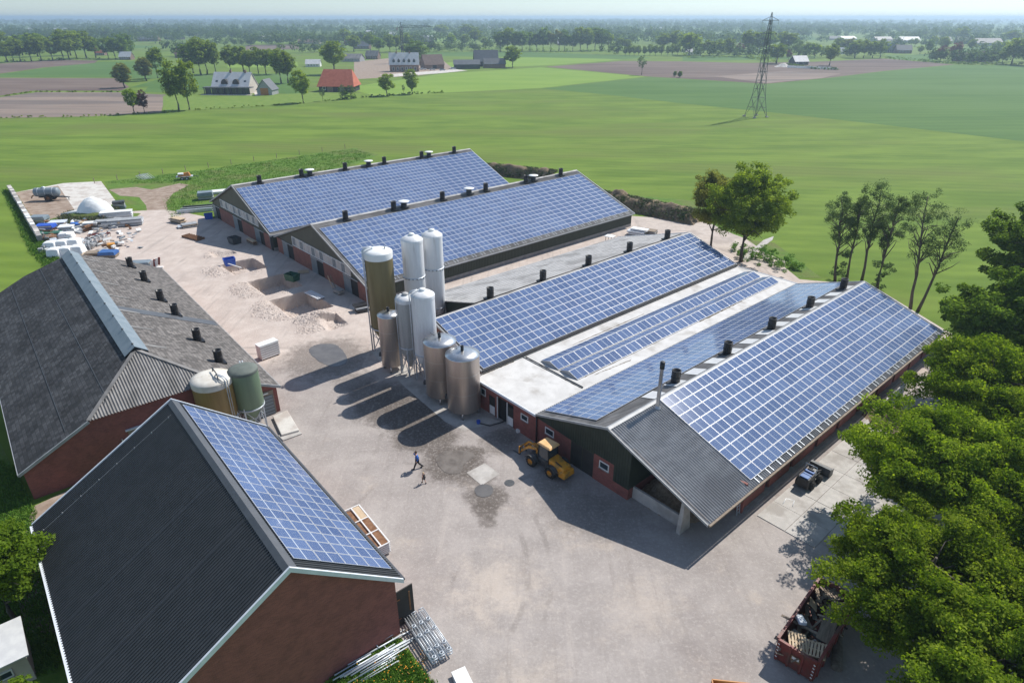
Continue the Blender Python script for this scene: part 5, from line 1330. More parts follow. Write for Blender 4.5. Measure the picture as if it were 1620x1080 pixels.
ROWS = [
 ('tree of the row along the far left ploughed field', [(12, 99, 36, 30), (22, 98, 35, 28), (33, 98, 38, 30), (50, 97, 36, 30), (66, 97, 40, 30), (84, 96, 36, 28), (101, 95, 40, 30), (110, 95, 42, 32), (122, 94, 44, 34), (137, 92, 46, 34), (112, 88, 46, 36), (152, 92, 36, 24), (60, 90, 40, 34), (36, 88, 38, 34), (8, 88, 38, 34)], 'oak'),
 ('tree of the dark clump beside the small white gable', [(172, 93, 34, 24), (183, 94, 36, 26), (195, 94, 40, 28), (205, 92, 38, 24)], 'dark'),
 ('tree of the avenue behind the pale-roofed villa', [(318, 119, 62, 44), (328, 118, 56, 34), (342, 118, 54, 28), (366, 116, 46, 30), (386, 117, 50, 34), (396, 118, 42, 24), (409, 117, 46, 26), (421, 118, 42, 26), (306, 116, 52, 40), (445, 132, 56, 36), (456, 132, 50, 34), (437, 118, 44, 30)], 'oak'),
 ('tree of the clump behind the dormer house and crane', [(600, 84, 28, 24), (617, 83, 30, 22), (627, 82, 28, 20), (586, 80, 26, 24), (643, 78, 24, 22), (560, 82, 26, 26), (545, 70, 26, 26), (715, 76, 24, 20), (735, 74, 20, 18), (752, 72, 26, 22), (765, 74, 18, 16), (697, 58, 20, 26), (740, 60, 22, 30)], 'oak'),
 ('oak in the tall belt across the middle distance', [(792, 82, 36, 24), (803, 82, 37, 24), (815, 82, 35, 22), (826, 82, 36, 24), (838, 81, 34, 20), (849, 81, 32, 20), (859, 81, 36, 28), (871, 81, 32, 20), (884, 81, 34, 24), (893, 81, 35, 22), (906, 81, 28, 20), (918, 81, 36, 26), (929, 81, 36, 26), (941, 80, 37, 26), (951, 80, 38, 26), (962, 80, 28, 18)], 'dark'),
 ('small tree in the young row beyond the ploughed field', [(989, 88, 14, 9), (996, 88, 15, 9), (1003, 88, 15, 10), (1010, 88, 16, 9), (1019, 88, 16, 10), (1028, 88, 18, 12), (1037, 88, 18, 11), (1046, 88, 18, 11), (1056, 88, 16, 9), (1064, 87, 18, 9), (1072, 87, 18, 10), (980, 80, 18, 18), (992, 80, 18, 18)], 'column'),
 ('tree of the belt behind the pylon', [(1050, 80, 28, 28), (1068, 80, 30, 28), (1080, 82, 28, 24), (1108, 88, 22, 24), (1122, 88, 24, 26), (1136, 88, 26, 24), (1152, 86, 26, 26), (1182, 86, 36, 34), (1200, 86, 36, 34), (1244, 84, 34, 36), (1262, 88, 26, 26), (1276, 90, 24, 24), (1288, 92, 24, 20), (1150, 70, 16, 16), (1215, 80, 30, 30)], 'oak'),
 ('tree by the farmsteads on the right', [(1352, 92, 30, 26), (1366, 92, 30, 22), (1380, 92, 28, 20), (1392, 92, 28, 22), (1340, 84, 24, 24), (1326, 84, 24, 22), (1447, 74, 14, 14), (1492, 82, 22, 18), (1574, 84, 18, 16), (1585, 100, 22, 18), (1556, 100, 14, 16), (1540, 99, 11, 18), (1570, 101, 14, 16), (1418, 84, 14, 14), (1455, 86, 14, 14), (1478, 72, 14, 14), (1520, 66, 22, 24), (1600, 70, 24, 30)], 'oak'),
]
rk_ = random.Random(8)
for lb, lst, kd_ in ROWS:
    ORD = ['first', 'second', 'third', 'fourth', 'fifth', 'sixth', 'seventh', 'eighth', 'ninth', 'tenth', 'eleventh', 'twelfth', 'thirteenth', 'fourteenth', 'fifteenth', 'sixteenth', 'seventeenth', 'eighteenth']
    for oi_, (x, y, hp, wp) in enumerate(sorted(lst)):
        k = kd_ if rk_.random() < .62 or kd_ == 'column' else rk_.choice(['oak', 'dark', 'brown', 'bright', 'round'])
        ctree(x, y, hp * rk_.uniform(.92, 1.06), wp * rk_.uniform(.95, 1.15), k, ORD[oi_] + ' from the left: ' + lb, lb.replace('tree of', 'trees of').replace('oak in', 'oaks in').replace('tree in', 'trees in').replace('tree by', 'trees by'))

# --- far woods, hedges: joined masses
def far_wood(name, label, spots, lm, seed, leaves=90):
    rng = np.random.default_rng(seed); n = len(spots)
    sp = np.array(spots)  # x, y, h, w
    k = 9
    C = []; Rr = []; T = []
    for (x, y, h, w) in sp:
        d = rng.normal(size=(k, 3)); d /= np.linalg.norm(d, axis=1)[:, None]; d *= rng.uniform(.2, .8, (k, 1))
        C.append(np.stack([x + d[:, 0] * w / 2, y + d[:, 1] * w / 2, h * .56 + d[:, 2] * h * .38], 1)); Rr.append(np.full(k, .30 * min(w, h))); T.append(np.clip(rng.normal(.5, .22) + rng.normal(0, .1, k), 0, 1))
    C = np.concatenate(C); Rr = np.concatenate(Rr); T = np.concatenate(T); per = max(4, leaves // k)
    v, q, ti = leaf_cloud(C, Rr, per, 1.0, rng, T, flat=.95)
    # leaf size grows with the clump
    s = np.repeat(Rr * .34, per * 4)[:, None]; c = v.reshape(-1, 4, 3).mean(1).repeat(4, 0); v = c + (v - c) * s
    o = fast_mesh(name, v, q, lm, tint=ti); tag(o, label, 'woodland', kind='stuff'); return o
rw = random.Random(31)
def belt(x0, y0, x1, y1, n, h, w, jit):
    A, B = G(x0, y0), G(x1, y1); out = []
    for i in range(n):
        t = (i + rw.uniform(-.5, .5)) / n; p = A.lerp(B, t)
        out.append((p.x + rw.gauss(0, jit), p.y + rw.gauss(0, jit * 1.5), h * rw.uniform(.7, 1.25), w * rw.uniform(.7, 1.35)))
    return out
# rows of picture from near to far; farther rows are longer and taller woods
W1 = []; W2 = []; W3 = []; W4 = []
for (x0, y0, x1, y1, n) in ((0, 84, 60, 80, 14), (255, 92, 300, 88, 8), (270, 80, 330, 78, 14), (340, 74, 470, 70, 26), (470, 84, 535, 80, 16), (560, 76, 660, 70, 22), (640, 84, 790, 80, 26), (960, 86, 985, 86, 5), (1080, 90, 1290, 90, 34), (1300, 92, 1400, 88, 20), (1400, 78, 1520, 72, 26), (1520, 100, 1640, 98, 22), (1450, 97, 1560, 99, 14), (1560, 88, 1640, 84, 16)):
    W1 += belt(x0, y0, x1, y1, n, 10, 11, 8)
for y, n, h in ((70, 90, 14), (64, 100, 15), (60, 110, 16)):
    for k in range(11):
        x0 = rw.uniform(-60, 1620); W2 += belt(x0, y + rw.uniform(-2, 2), x0 + rw.uniform(80, 240), y + rw.uniform(-2, 2), int(n / 3.2), h, 16, 16)
for y, n, h in ((56, 60, 17), (53, 70, 17), (50, 80, 18), (47.5, 90, 18), (45, 90, 18)):
    for k in range(12):
        x0 = rw.uniform(-100, 1500); W3 += belt(x0, y + rw.uniform(-1, 1), x0 + rw.uniform(150, 420), y + rw.uniform(-1, 1), int(n / 2.2), h, 19, 30)
for y, n, h in ((43, 110, 19), (41, 120, 20), (39.2, 130, 20), (37.6, 130, 21), (36.2, 130, 22), (34.8, 130, 23), (33.6, 120, 24)):
    for k in range(4):
        x0 = rw.uniform(-150, 1200); W4 += belt(x0, y + rw.uniform(-.4, .4), x0 + rw.uniform(350, 900), y + rw.uniform(-.4, .4), n, h * 1.1, 30, 60)
far_wood('hedge_scrub', 'loose scrub and hedges between the distant farmsteads', W1, 'leaf_far', 1, 100)
far_wood('far_woodland', 'scattered woods of the middle distance beyond the farms', W2, 'leaf_far', 2, 80)
far_wood('far_woodland', 'hazy woods far behind the farmsteads', W3, 'leaf_far', 3, 60)
far_wood('far_woodland', 'bluish woodland along the horizon', W4, 'leaf_far', 4, 45)
# ------------------------------------------------------------------ vehicles
def wheel(parent, x, y, r, w, rimm, side):
    wh = empty('wheel', (x, y, r)); wh.parent = parent
    mb = MB(); mb.lathe([(r * .55, -w / 2), (r * .9, -w / 2), (r, -w * .36), (r, w * .36), (r * .9, w / 2), (r * .55, w / 2)], 20, axis='Y')
    for k in range(14):
        a = 2 * math.pi * k / 14; mb.box((r * 1.0 * math.cos(a), 0, r * 1.0 * math.sin(a)), (.05, w * .9, .07), ry=-a)
    mb.build('tyre', M['rubber'], wh)
    mb = MB(); mb.lathe([(0, side * w * .30), (r * .3, side * w * .32), (r * .34, side * w * .12), (r * .52, side * w * .12), (r * .57, side * w * .46)], 18, axis='Y'); mb.build('rim', M[rimm], wh)
    return wh
a_, b_ = G(884, 752), G(838, 724); hd = math.atan2(b_.y - a_.y, b_.x - a_.x); ctr = (a_ + b_) / 2 + Vector((.3, -.15, 0))
ld = empty('wheel_loader', ctr, hd); tag(ld, 'yellow compact wheel loader parked in the shade of the green gable', 'loader')
YL = 'yellow_paint'
for x in (1.15, -1.05):
    for s in (-1, 1): wheel(ld, x, s * .78, .50, .38, YL, s)
mb = MB(); mb.hexa([(-2.25, -.55, .55), (-.55, -.62, .55), (-.55, .62, .55), (-2.25, .55, .55)], [(-2.15, -.50, 1.22), (-.55, -.60, 1.52), (-.55, .60, 1.52), (-2.15, .50, 1.22)]); mb.build('engine_hood', M[YL], ld, bevel=.12)
mb = MB(); mb.hexa([(-2.45, -.68, .40), (-1.7, -.68, .40), (-1.7, .68, .40), (-2.45, .68, .40)], [(-2.38, -.62, .95), (-1.75, -.62, .95), (-1.75, .62, .95), (-2.38, .62, .95)]); mb.build('counterweight', M[YL], ld, bevel=.1)
mb = MB()
for s in (-1, 1): mb.box((-1.55, s * .40, 1.415), (.70, .09, .03), ry=-.19)
mb.build('hood_grille', M['black_plastic'], ld)
mb = MB(); mb.hexa([(-.6, -.45, .42), (1.75, -.34, .42), (1.75, .34, .42), (-.6, .45, .42)], [(-.6, -.45, .95), (1.7, -.30, .98), (1.7, .30, .98), (-.6, .45, .95)]); mb.build('chassis', M['dark_steel'], ld, bevel=.04)
# cab
mb = MB()
for (x, y) in ((-.62, -.62), (-.62, .62), (.62, -.60), (.62, .60)): mb.bar((x, y, .95), (x * .85, y * .92, 2.42), .08)
mb.build('cab_posts', M['black_plastic'], ld)
mb = MB(); mb.hexa([(-.58, -.60, 1.25), (.58, -.58, 1.0), (.58, .58, 1.0), (-.58, .60, 1.25)], [(-.50, -.55, 2.40), (.50, -.53, 2.40), (.50, .53, 2.40), (-.50, .55, 2.40)]); mb.build('cab_glass', M['window_glass'], ld)
mb = MB(); mb.hexa([(-.78, -.66, 2.42), (.76, -.62, 2.42), (.76, .62, 2.42), (-.78, .66, 2.42)], [(-.60, -.55, 2.58), (.62, -.52, 2.58), (.62, .52, 2.58), (-.60, .55, 2.58)]); mb.build('cab_roof', M['cab_roof'], ld, bevel=.06)
mb = MB(); mb.box((0, 0, 1.05), (1.2, 1.18, .22)); mb.build('cab_floor', M['dark_steel'], ld)
for s in (-1, 1):
    mb = MB(); mb.lathe([(.56, -.22), (.60, -.22), (.60, .22), (.56, .22)], 20, axis='Y'); vs = [(x, y, z) for x, y, z in mb.v]
    f = MB()
    n = 9
    for k in range(n):
        a0, a1 = math.radians(20 + 140 * k / n), math.radians(20 + 140 * (k + 1) / n); rr_ = .60
        f.hexa([(rr_ * math.cos(a0), -.22, rr_ * math.sin(a0)), (rr_ * math.cos(a1), -.22, rr_ * math.sin(a1)), (rr_ * math.cos(a1), .22, rr_ * math.sin(a1)), (rr_ * math.cos(a0), .22, rr_ * math.sin(a0))],
               [((rr_ + .04) * math.cos(a0), -.22, (rr_ + .04) * math.sin(a0)), ((rr_ + .04) * math.cos(a1), -.22, (rr_ + .04) * math.sin(a1)), ((rr_ + .04) * math.cos(a1), .22, (rr_ + .04) * math.sin(a1)), ((rr_ + .04) * math.cos(a0), .22, (rr_ + .04) * math.sin(a0))])
    o = f.build('mudguard', M['dark_steel'], ld); o.location = (1.15, s * .78, .50)
    o2 = link('mudguard', o.data, ld); o2.location = (-1.05, s * .78, .50)
# loader arms, linkage, fork carriage
mb = MB(); mb.hexa([(.75, -.20, .95), (1.25, -.18, .95), (1.25, .18, .95), (.75, .20, .95)], [(.85, -.18, 1.60), (1.15, -.16, 1.65), (1.15, .16, 1.65), (.85, .18, 1.60)]); mb.build('arm_tower', M[YL], ld)
for s in (-1, 1):
    mb = MB(); mb.bar((1.0, s * .26, 1.55), (1.95, s * .30, 1.30), .12, .22); mb.bar((1.95, s * .30, 1.30), (2.75, s * .34, .55), .12, .20); mb.build('lift_arm', M[YL], ld)
mb = MB(); mb.bar((1.1, 0, 1.5), (2.2, 0, 1.55), .10, .14); mb.bar((2.2, 0, 1.55), (2.75, 0, .85), .10, .12); mb.build('tilt_link', M[YL], ld)
mb = MB(); mb.tube([(1.3, -.12, 1.1), (2.0, -.12, 1.25)], .05, 8); mb.build('lift_cylinder', M['steel'], ld)
mb = MB(); mb.box((2.85, 0, .95), (.08, 1.15, .08)); mb.box((2.85, 0, .35), (.08, 1.15, .10))
for y in (-.55, -.2, .2, .55): mb.box((2.85, y, .65), (.07, .06, .62))
cg = mb.build('fork_carriage', M[YL], ld)
for s in (-1, 1): mb = MB(); mb.bar((2.9, s * .38, .75), (2.9, s * .38, .06), .10, .06); mb.bar((2.88, s * .38, .06), (3.75, s * .38, .04), .12, .05); mb.build('fork_tine', M['dark_steel'], cg)

a_, b_ = G(1262, 778), G(1296, 748); hd = math.atan2(b_.y - a_.y, b_.x - a_.x)
ml = empty('skid_loader', (a_ + b_) / 2, hd); tag(ml, 'small blue and black yard loader with black bucket beside the brick bays', 'loader')
for x in (.62, -.62):
    for s in (-1, 1): wheel(ml, x - .1, s * .55, .36, .30, 'dark_steel', s)
mb = MB(); mb.hexa([(-1.45, -.52, .30), (-.1, -.48, .30), (-.1, .48, .30), (-1.45, .52, .30)], [(-1.38, -.46, 1.15), (-.2, -.44, 1.25), (-.2, .44, 1.25), (-1.38, .46, 1.15)]); mb.build('engine_cover', M['black_plastic'], ml, bevel=.06)
mb = MB(); mb.box((-.95, 0, 1.19), (.75, .70, .08)); mb.box((-.35, 0, 1.28), (.30, .74, .10)); mb.build('hood_panel', M['blue_paint'], ml, bevel=.03)
mb = MB(); mb.box((.05, 0, .85), (.55, .55, .16)); mb.box((-.18, 0, 1.15), (.14, .52, .55)); mb.build('driver_seat', M['black_plastic'], ml, bevel=.04)
mb = MB(); mb.tube([(-.3, -.46, 1.1), (-.25, -.46, 1.85), (-.25, .46, 1.85), (-.3, .46, 1.1)], .035, 8); mb.build('roll_bar', M['galvanised'], ml)
mb = MB(); mb.box((.55, 0, .60), (1.0, .70, .40)); mb.build('front_frame', M['dark_steel'], ml, bevel=.05)
for s in (-1, 1): mb = MB(); mb.bar((.35, s * .25, 1.05), (1.25, s * .28, .75), .10, .12); mb.bar((1.25, s * .28, .75), (1.65, s * .3, .35), .09, .11); mb.build('lift_arm', M['black_plastic'], ml)
mb = MB()
pr_ = [(1.65, .08), (2.35, .05), (2.42, .10), (1.80, .16), (1.70, .60), (1.95, .85), (1.62, .88), (1.55, .40)]
mb.slab([(x, -.85, z) for x, z in pr_], (0, 1.7, 0)); mb.build('bucket', M['dark_steel'], ml)
mb = MB(); mb.box((1.98, -.85, .42), (.62, .04, .68)); mb.box((1.98, .85, .42), (.62, .04, .68)); mb.build('bucket_cheek', M['dark_steel'], ml)

# ------------------------------------------------------------------ skip with waste
p0, p1, p2 = Vector((15.6, 25.7, 0)), Vector((17.1, 24.3, 0)), Vector((20.6, 30.9, 0))
dx = (p2 - p0); ln_ = 6.4; hd = math.atan2(dx.y, dx.x)
sk = empty('waste_skip', (p0 + p1) / 2 + Vector((math.cos(hd), math.sin(hd), 0)) * ln_ / 2, hd); tag(sk, 'long dark red open skip full of waste wood under the trees', 'skip')
w_, h_ = 2.25, 1.55
MB().box((0, 0, .16), (ln_, w_, .12)).build('skip_floor', M['red_skip'], sk)
for s in (-1, 1):
    sd = MB().box((0, s * w_ / 2, .16 + h_ / 2), (ln_, .06, h_)).build('side_wall', M['red_skip'], sk)
    for k in range(8): MB().box((-ln_ / 2 + .45 + k * .87, s * (w_ / 2 + .07), .16 + h_ / 2), (.12, .09, h_ - .05)).build('side_rib', M['red_skip'], sd)
    MB().box((0, s * (w_ / 2 + .03), .16 + h_ + .05), (ln_ + .1, .16, .12)).build('top_rail', M['red_skip'], sd)
MB().box((ln_ / 2, 0, .16 + h_ / 2), (.07, w_, h_)).build('end_wall', M['red_skip'], sk)
de = MB().box((-ln_ / 2, 0, .16 + h_ / 2), (.07, w_ - .06, h_)).build('tail_door', M['red_skip'], sk)
for y in (-1.02, -.36, .36, 1.02): MB().box((-ln_ / 2 - .08, y, .16 + h_ / 2), (.10, .13, h_)).build('door_rib', M['red_skip'], de)
MB().box((-ln_ / 2 - .05, 0, .16 + h_), (.16, w_, .12)).build('top_rail', M['red_skip'], de)
MB().box((-ln_ / 2 - .07, 0, 1.02), (.03, .56, .42)).build('sign_plate', M['rust'], de); MB().box((-ln_ / 2 - .088, 0, 1.06), (.01, .40, .18)).build('sign_print', M['white_paint'], de)
for y in (-1.02, 1.02):
    for k in range(5): MB().box((-ln_ / 2 - .135, y, .45 + k * .26), (.012, .12, .07), rx=.6).build('warning_stripe', M['white_paint'], de)
def sw(x, y, z): 
    c, s = math.cos(hd), math.sin(hd); o = sk.location; return Vector((o.x + c * x - s * y, o.y + s * x + c * y, z))
def pallet(loc, rz, label, tilt=(0, 0), m='wood_new', grp='pallets lying in the skip', scale=1.0):
    e = empty('pallet', loc, rz); e.rotation_euler = (tilt[0], tilt[1], rz); e.scale = (scale, scale, scale); tag(e, label, 'pallet', grp)
    for k in range(6): MB().box((0, -.46 + k * .184, .12), (1.2, .12, .025)).build('deck_board', M[m], e)
    for x in (-.54, 0, .54): MB().box((x, 0, .06), (.09, 1.0, .09)).build('bearer', M[m], e)
    return e
pallet(sw(-2.5, .30, 1.45), hd + .5, 'pale wooden pallet lying across the near left part of the skip', (.12, -.1))
pallet(sw(-2.2, -.72, 1.38), hd + .25, 'pale wooden pallet lying near the tail door of the skip', (-.15, .05))
pallet(sw(2.75, .2, 1.25), hd + .9, 'weathered pallet at the far end of the skip', (.1, .1), 'wood_old')
def thing_box(name, label, cat, loc, size, m, rz=0, tilt=(0, 0), bevel=.0, group=None):
    o = MB().box((0, 0, size[2] / 2), size).build(name, M[m], None, loc, rz, bevel); o.rotation_euler = (tilt[0], tilt[1], rz); tag(o, label, cat, group); return o
rs_ = random.Random(3)
mb = MB()
for k in range(46):
    x, y = rs_.uniform(-3.2, 3.2), rs_.uniform(-.95, .95); L_ = rs_.uniform(.6, 2.2); a = rs_.uniform(0, 3.14)
    mb.box((x, y, rs_.uniform(.5, 1.4)), (L_, rs_.uniform(.08, .3), .04), rz=a, rx=rs_.uniform(-.4, .4), ry=rs_.uniform(-.35, .35), m=rs_.choice([0, 0, 1, 2, 3]))
wo = mb.build('waste_wood', [M['wood_old'], M['wood_new'], M['dark_steel'], M['concrete_dark']], None, sk.location, hd); tag(wo, 'jumble of broken boards and scrap filling the red skip', 'debris', kind='stuff')
thing_box('board', 'long weathered plank sheet sloping along the middle of the skip', 'board', sw(.2, -.55, 1.35), (3.2, .8, .05), 'wood_old', hd + .12, (.18, .06))
thing_box('board', 'pinkish chipboard sheet standing up at the skip side', 'board', sw(1.1, .75, 1.3), (.9, .6, .03), 'wood_new', hd + .3, (.7, .2))
thing_box('plastic_sack', 'pale blue plastic sack on the waste in the skip', 'sack', sw(-.9, .78, 1.45), (.75, .5, .28), 'trim_white', hd + .8, (.2, .1), .1)
# orange container rim at the bottom edge
q = G(1121, 1066, 1.1)
oc = empty('open_container', (q.x + 1.0, q.y - 1.65, 0), -.12); tag(oc, 'orange open container just cut by the bottom edge', 'container')
for (c, s) in (((0, 1.2, .6), (2.1, .06, 1.1)), ((-1.05, 0, .6), (.06, 2.4, 1.1)), ((1.05, 0, .6), (.06, 2.4, 1.1)), ((0, -1.2, .6), (2.1, .06, 1.1))): MB().box(c, s).build('side_wall', M['orange_paint'], oc)
MB().box((0, 0, .08), (2.1, 2.4, .08)).build('container_floor', M['orange_paint'], oc); MB().box((.1, .3, .7), (1.5, 1.3, .5)).build('white_load', M['plastic_white'], oc)

# ------------------------------------------------------------------ steelwork and stacks near the dark shed
A, B = G(655, 975, .6), G(702, 1045, .6); dv = B - A; hd2 = math.atan2(dv.y, dv.x)
gr = empty('fence_frame_stack', ((A + B) / 2).to_2d().to_3d() + Vector((-.15, .35, 0)), hd2); gr.scale = (.72, .80, .9); tag(gr, 'bundle of galvanised gate frames with round feet by the dark shed corner', 'frames')
for k in range(3):
    y = -.75 + k * .62
    for z in (.35, .62):
        mb = MB()
        for yy in (y, y + .42): mb.tube([(-2.6, yy, z), (2.6, yy, z)], .045, 6)
        for x in (-2.6, 2.6): mb.tube([(x, y, z), (x, y + .42, z)], .045, 6)
        mb.tube([(-2.5, y + .21, z), (2.5, y + .21, z)], .03, 6); mb.build('gate_frame', M['galvanised'], gr)
    for x in (-1.2, -.1, 1.6, 2.4): MB().lathe([(.15, 0), (.17, .02), (.17, .10), (.15, .12), (.11, .12), (.11, 0)], 14, (x, y + .21, .66)).build('foot_ring', M['galvanised'], gr)
mb = MB(); mb.box((-1.6, -.1, .14), (.14, 2.2, .26)); mb.box((1.6, -.1, .14), (.14, 2.2, .26)); mb.build('timber_bearer', M['wood_old'], gr)
rs_ = random.Random(9)
for k in range(26):
    t = rs_.random(); a = G(rs_.uniform(505, 575), rs_.uniform(1052, 1092)); ang = math.atan2((G(690, 1010) - G(560, 1085)).y, (G(690, 1010) - G(560, 1085)).x) + rs_.gauss(0, .035)
    L_ = rs_.uniform(2.2, 4.6); sh = rs_.uniform(-.2, 1.2); z = rs_.uniform(.08, .30)
    a = a + Vector((math.cos(ang), math.sin(ang), 0)) * sh; b = a + Vector((math.cos(ang), math.sin(ang), 0)) * L_
    mb = MB(); mb.tube([(0, 0, z), (L_, 0, z + rs_.uniform(-.04, .04))], .045, 6)
    if k % 4 == 0: mb.tube([(L_ * .75, -.28, z), (L_ * .75, .28, z)], .03, 6)
    o = mb.build('scaffold_tube', M['galvanised'], None, (a.x, a.y, 0), ang); tag(o, 'galvanised tube in the loose pile on the grass at the dark shed gable', 'tube', 'loose galvanised tubes on the grass')
# dandelions and grass tufts in that corner
rng = np.random.default_rng(17)
def tufts(name, label, poly_px, n, m, h, seed, kind='stuff', blades=5, spread=.12):
    rng = np.random.default_rng(seed); P = [G(*q) for q in poly_px]; xs_ = [p.x for p in P]; ys_ = [p.y for p in P]; C = []
    while len(C) < n:
        x, y = rng.uniform(min(xs_), max(xs_)), rng.uniform(min(ys_), max(ys_))
        if inpoly(x, y, P): C.append((x, y))
    C = np.array(C); N = n * blades
    c = np.repeat(C, blades, 0) + rng.normal(0, spread, (N, 2)); ang = rng.uniform(0, 6.28, N); hh = h * rng.uniform(.5, 1.4, N); w = hh * .16
    ca, sa = np.cos(ang), np.sin(ang); ln = rng.normal(0, .35, (N, 2)) * hh[:, None]
    v = np.zeros((N, 4, 3)); v[:, 0, 0] = c[:, 0] - ca * w; v[:, 0, 1] = c[:, 1] - sa * w; v[:, 1, 0] = c[:, 0] + ca * w; v[:, 1, 1] = c[:, 1] + sa * w
    v[:, 2, 0] = c[:, 0] + ca * w * .5 + ln[:, 0]; v[:, 2, 1] = c[:, 1] + sa * w * .5 + ln[:, 1]; v[:, 2, 2] = hh
    v[:, 3, 0] = c[:, 0] - ca * w * .5 + ln[:, 0]; v[:, 3, 1] = c[:, 1] - sa * w * .5 + ln[:, 1]; v[:, 3, 2] = hh
    ti = np.repeat(np.clip(np.repeat(rng.uniform(0, 1, n), blades) + rng.normal(0, .15, N), 0, 1), 4)
    o = fast_mesh(name, v.reshape(-1, 3), np.arange(N * 4).reshape(N, 4), m, tint=ti); tag(o, label, 'grass', kind=kind); return o
tufts('grass', 'rough grass at the gable of the dark shed', [(520, 1085), (562, 1032), (606, 1008), (634, 1015), (662, 1055), (690, 1085)], 1600, 'grass_blade', .16, 3)
tufts('grass', 'long grass beside the old barn and dark shed', [(-20, 720), (20, 740), (52, 800), (62, 860), (100, 1060), (0, 1085), (-60, 900)], 5000, 'grass_blade', .2, 4)
tufts('grass', 'rough meadow grass around the far end of the farmyard', [(165, 290), (330, 268), (560, 236), (590, 245), (470, 298), (345, 298), (310, 328), (270, 350), (262, 315), (300, 292), (235, 290)], 5000, 'grass_blade', .22, 5, spread=.3)
tufts('grass', 'weeds along the stacked block wall', [(5, 300), (22, 306), (84, 400), (108, 432), (84, 432), (50, 400)], 2500, 'grass_blade', .35, 6, spread=.2)
mb = MB()
for k in range(90):
    p = G(rng.uniform(560, 690), rng.uniform(1030, 1085)); 
    if p.x < -3.0 or True: mb.box((p.x, p.y, .2), (.05, .05, .02))
o = mb.build('dandelions', M['yellow_paint']); tag(o, 'yellow dandelions in the grass at the shed gable', 'flowers', kind='stuff')
q = G(730, 1078)
ws = empty('sheet_stack', (q.x, q.y, 0), .35); tag(ws, 'small stack of white corrugated sheets at the bottom edge', 'sheets')
for k in range(5): MB().box((.02 * k, -.3 + .03 * k, .08 + k * .06), (.85, 1.6, .035), rz=.03 * k).build('sheet', M['plastic_white'], ws)
# stack of white frames with brown inlays beside the dark shed
A, B = G(556, 806, .9), G(604, 866, .9); dv = B - A; hd3 = math.atan2(dv.y, dv.x)
fs = empty('frame_stack', ((A + B) / 2).to_2d().to_3d(), hd3); tag(fs, 'stack of white window frames with brown boards beside the dark shed eave', 'frames')
Lf = dv.length
for k in range(6):
    z = .25 + k * .16; mb = MB()
    for y in (-.62, -.02, .62): mb.box((0, y, z), (Lf, .09, .08))
    for x in (-Lf / 2, -Lf / 6, Lf / 6, Lf / 2): mb.box((x, 0, z), (.09, 1.24, .075))
    mb.build('window_frame', M['white_paint'], fs)
for k in range(3):
    MB().box((-Lf / 3 + k * Lf / 3, .30, 1.02), (Lf / 3 - .12, .50, .06)).build('brown_board', M['rust'] if k else M['wood_new'], fs)
mb = MB(); mb.box((0, -.33, .62), (Lf - .2, .48, .72)); mb.build('brown_board', M['rust'], fs)
for x in (-Lf / 2 + .3, Lf / 2 - .3): MB().box((x, 0, .1), (.12, 1.3, .2)).build('timber_bearer', M['wood_old'], fs)
# pallet of white sheets by the old barn
A, B = G(410, 572), G(437, 562); hd4 = math.atan2((B - A).y, (B - A).x); c_ = (A + B) / 2
ps = empty('sheet_pallet', (c_.x, c_.y + .5, 0), hd4); tag(ps, 'palletised pack of white roof sheets standing by the old barn eave', 'pallet')
for k in range(3): MB().box((-.85 + k * .85, 0, .08), (.14, 1.1, .14)).build('bearer', M['wood_old'], ps)
for k in range(6):
    MB().box((0, 0, .27 + k * .27), (2.2, 1.05, .20)).build('sheet_pack', M['plastic_white'], ps); MB().box((0, 0, .155 + k * .27), (2.16, 1.0, .05)).build('spacer', M['wood_old'], ps)
for k in range(3): MB().box((0, -.34 + k * .34, 1.78), (2.3, .30, .05)).build('sheet', M['plastic_white'], ps)
# concrete ramp slab beside the green silo
mb = MB(); P = [G(432, 662), G(455, 652), G(474, 684), G(446, 692)]; mb.slab([(p.x, p.y, .03) for p in P], (0, 0, .28)); o = mb.build('concrete_ramp', M['concrete_pale'], bevel=.05); tag(o, 'pale concrete ramp block beside the green silo', 'ramp')
mb = MB(); P = [G(440, 690), G(474, 683), G(478, 687), G(448, 698)]; mb.slab([(p.x, p.y, .03) for p in P], (0, 0, .10)); o = mb.build('concrete_kerb', M['concrete'], bevel=.02); tag(o, 'low concrete kerb in front of the ramp block', 'kerb')

# ------------------------------------------------------------------ right-hand strip: slabs, wall, heaps, ladder
sl = empty('slab_pavement', FW(12.2, 8.0), -FTH); tag(sl, kind='structure')
for i in range(2):
    for j in range(9):
        dzz = random.Random(i * 20 + j).uniform(-.006, .006)
        MB().box((i * 2.25 - 1.1, j * 2.5 - .5, .03 + dzz), (2.21, 2.46, .08)).build('concrete_slab', M['concrete'], sl)
for j in range(5): MB().box((2.25 * 2 - 1.1, j * 2.5 + 1.5, .03), (2.21, 2.46, .08)).build('concrete_slab', M['concrete'], sl)
P0 = FUV(G(1384, 664)); P1 = FUV(G(1424, 626))
rw_ = MB(); rw_.box((0, 0, .75), (.16, P1[1] - P0[1] + .6, 1.5)); o = rw_.build('retaining_wall', M['concrete'], None, FW((P0[0] + P1[0]) / 2, (P0[1] + P1[1]) / 2), -FTH); tag(o, 'upright precast concrete retaining wall beside the straw heap', 'wall')
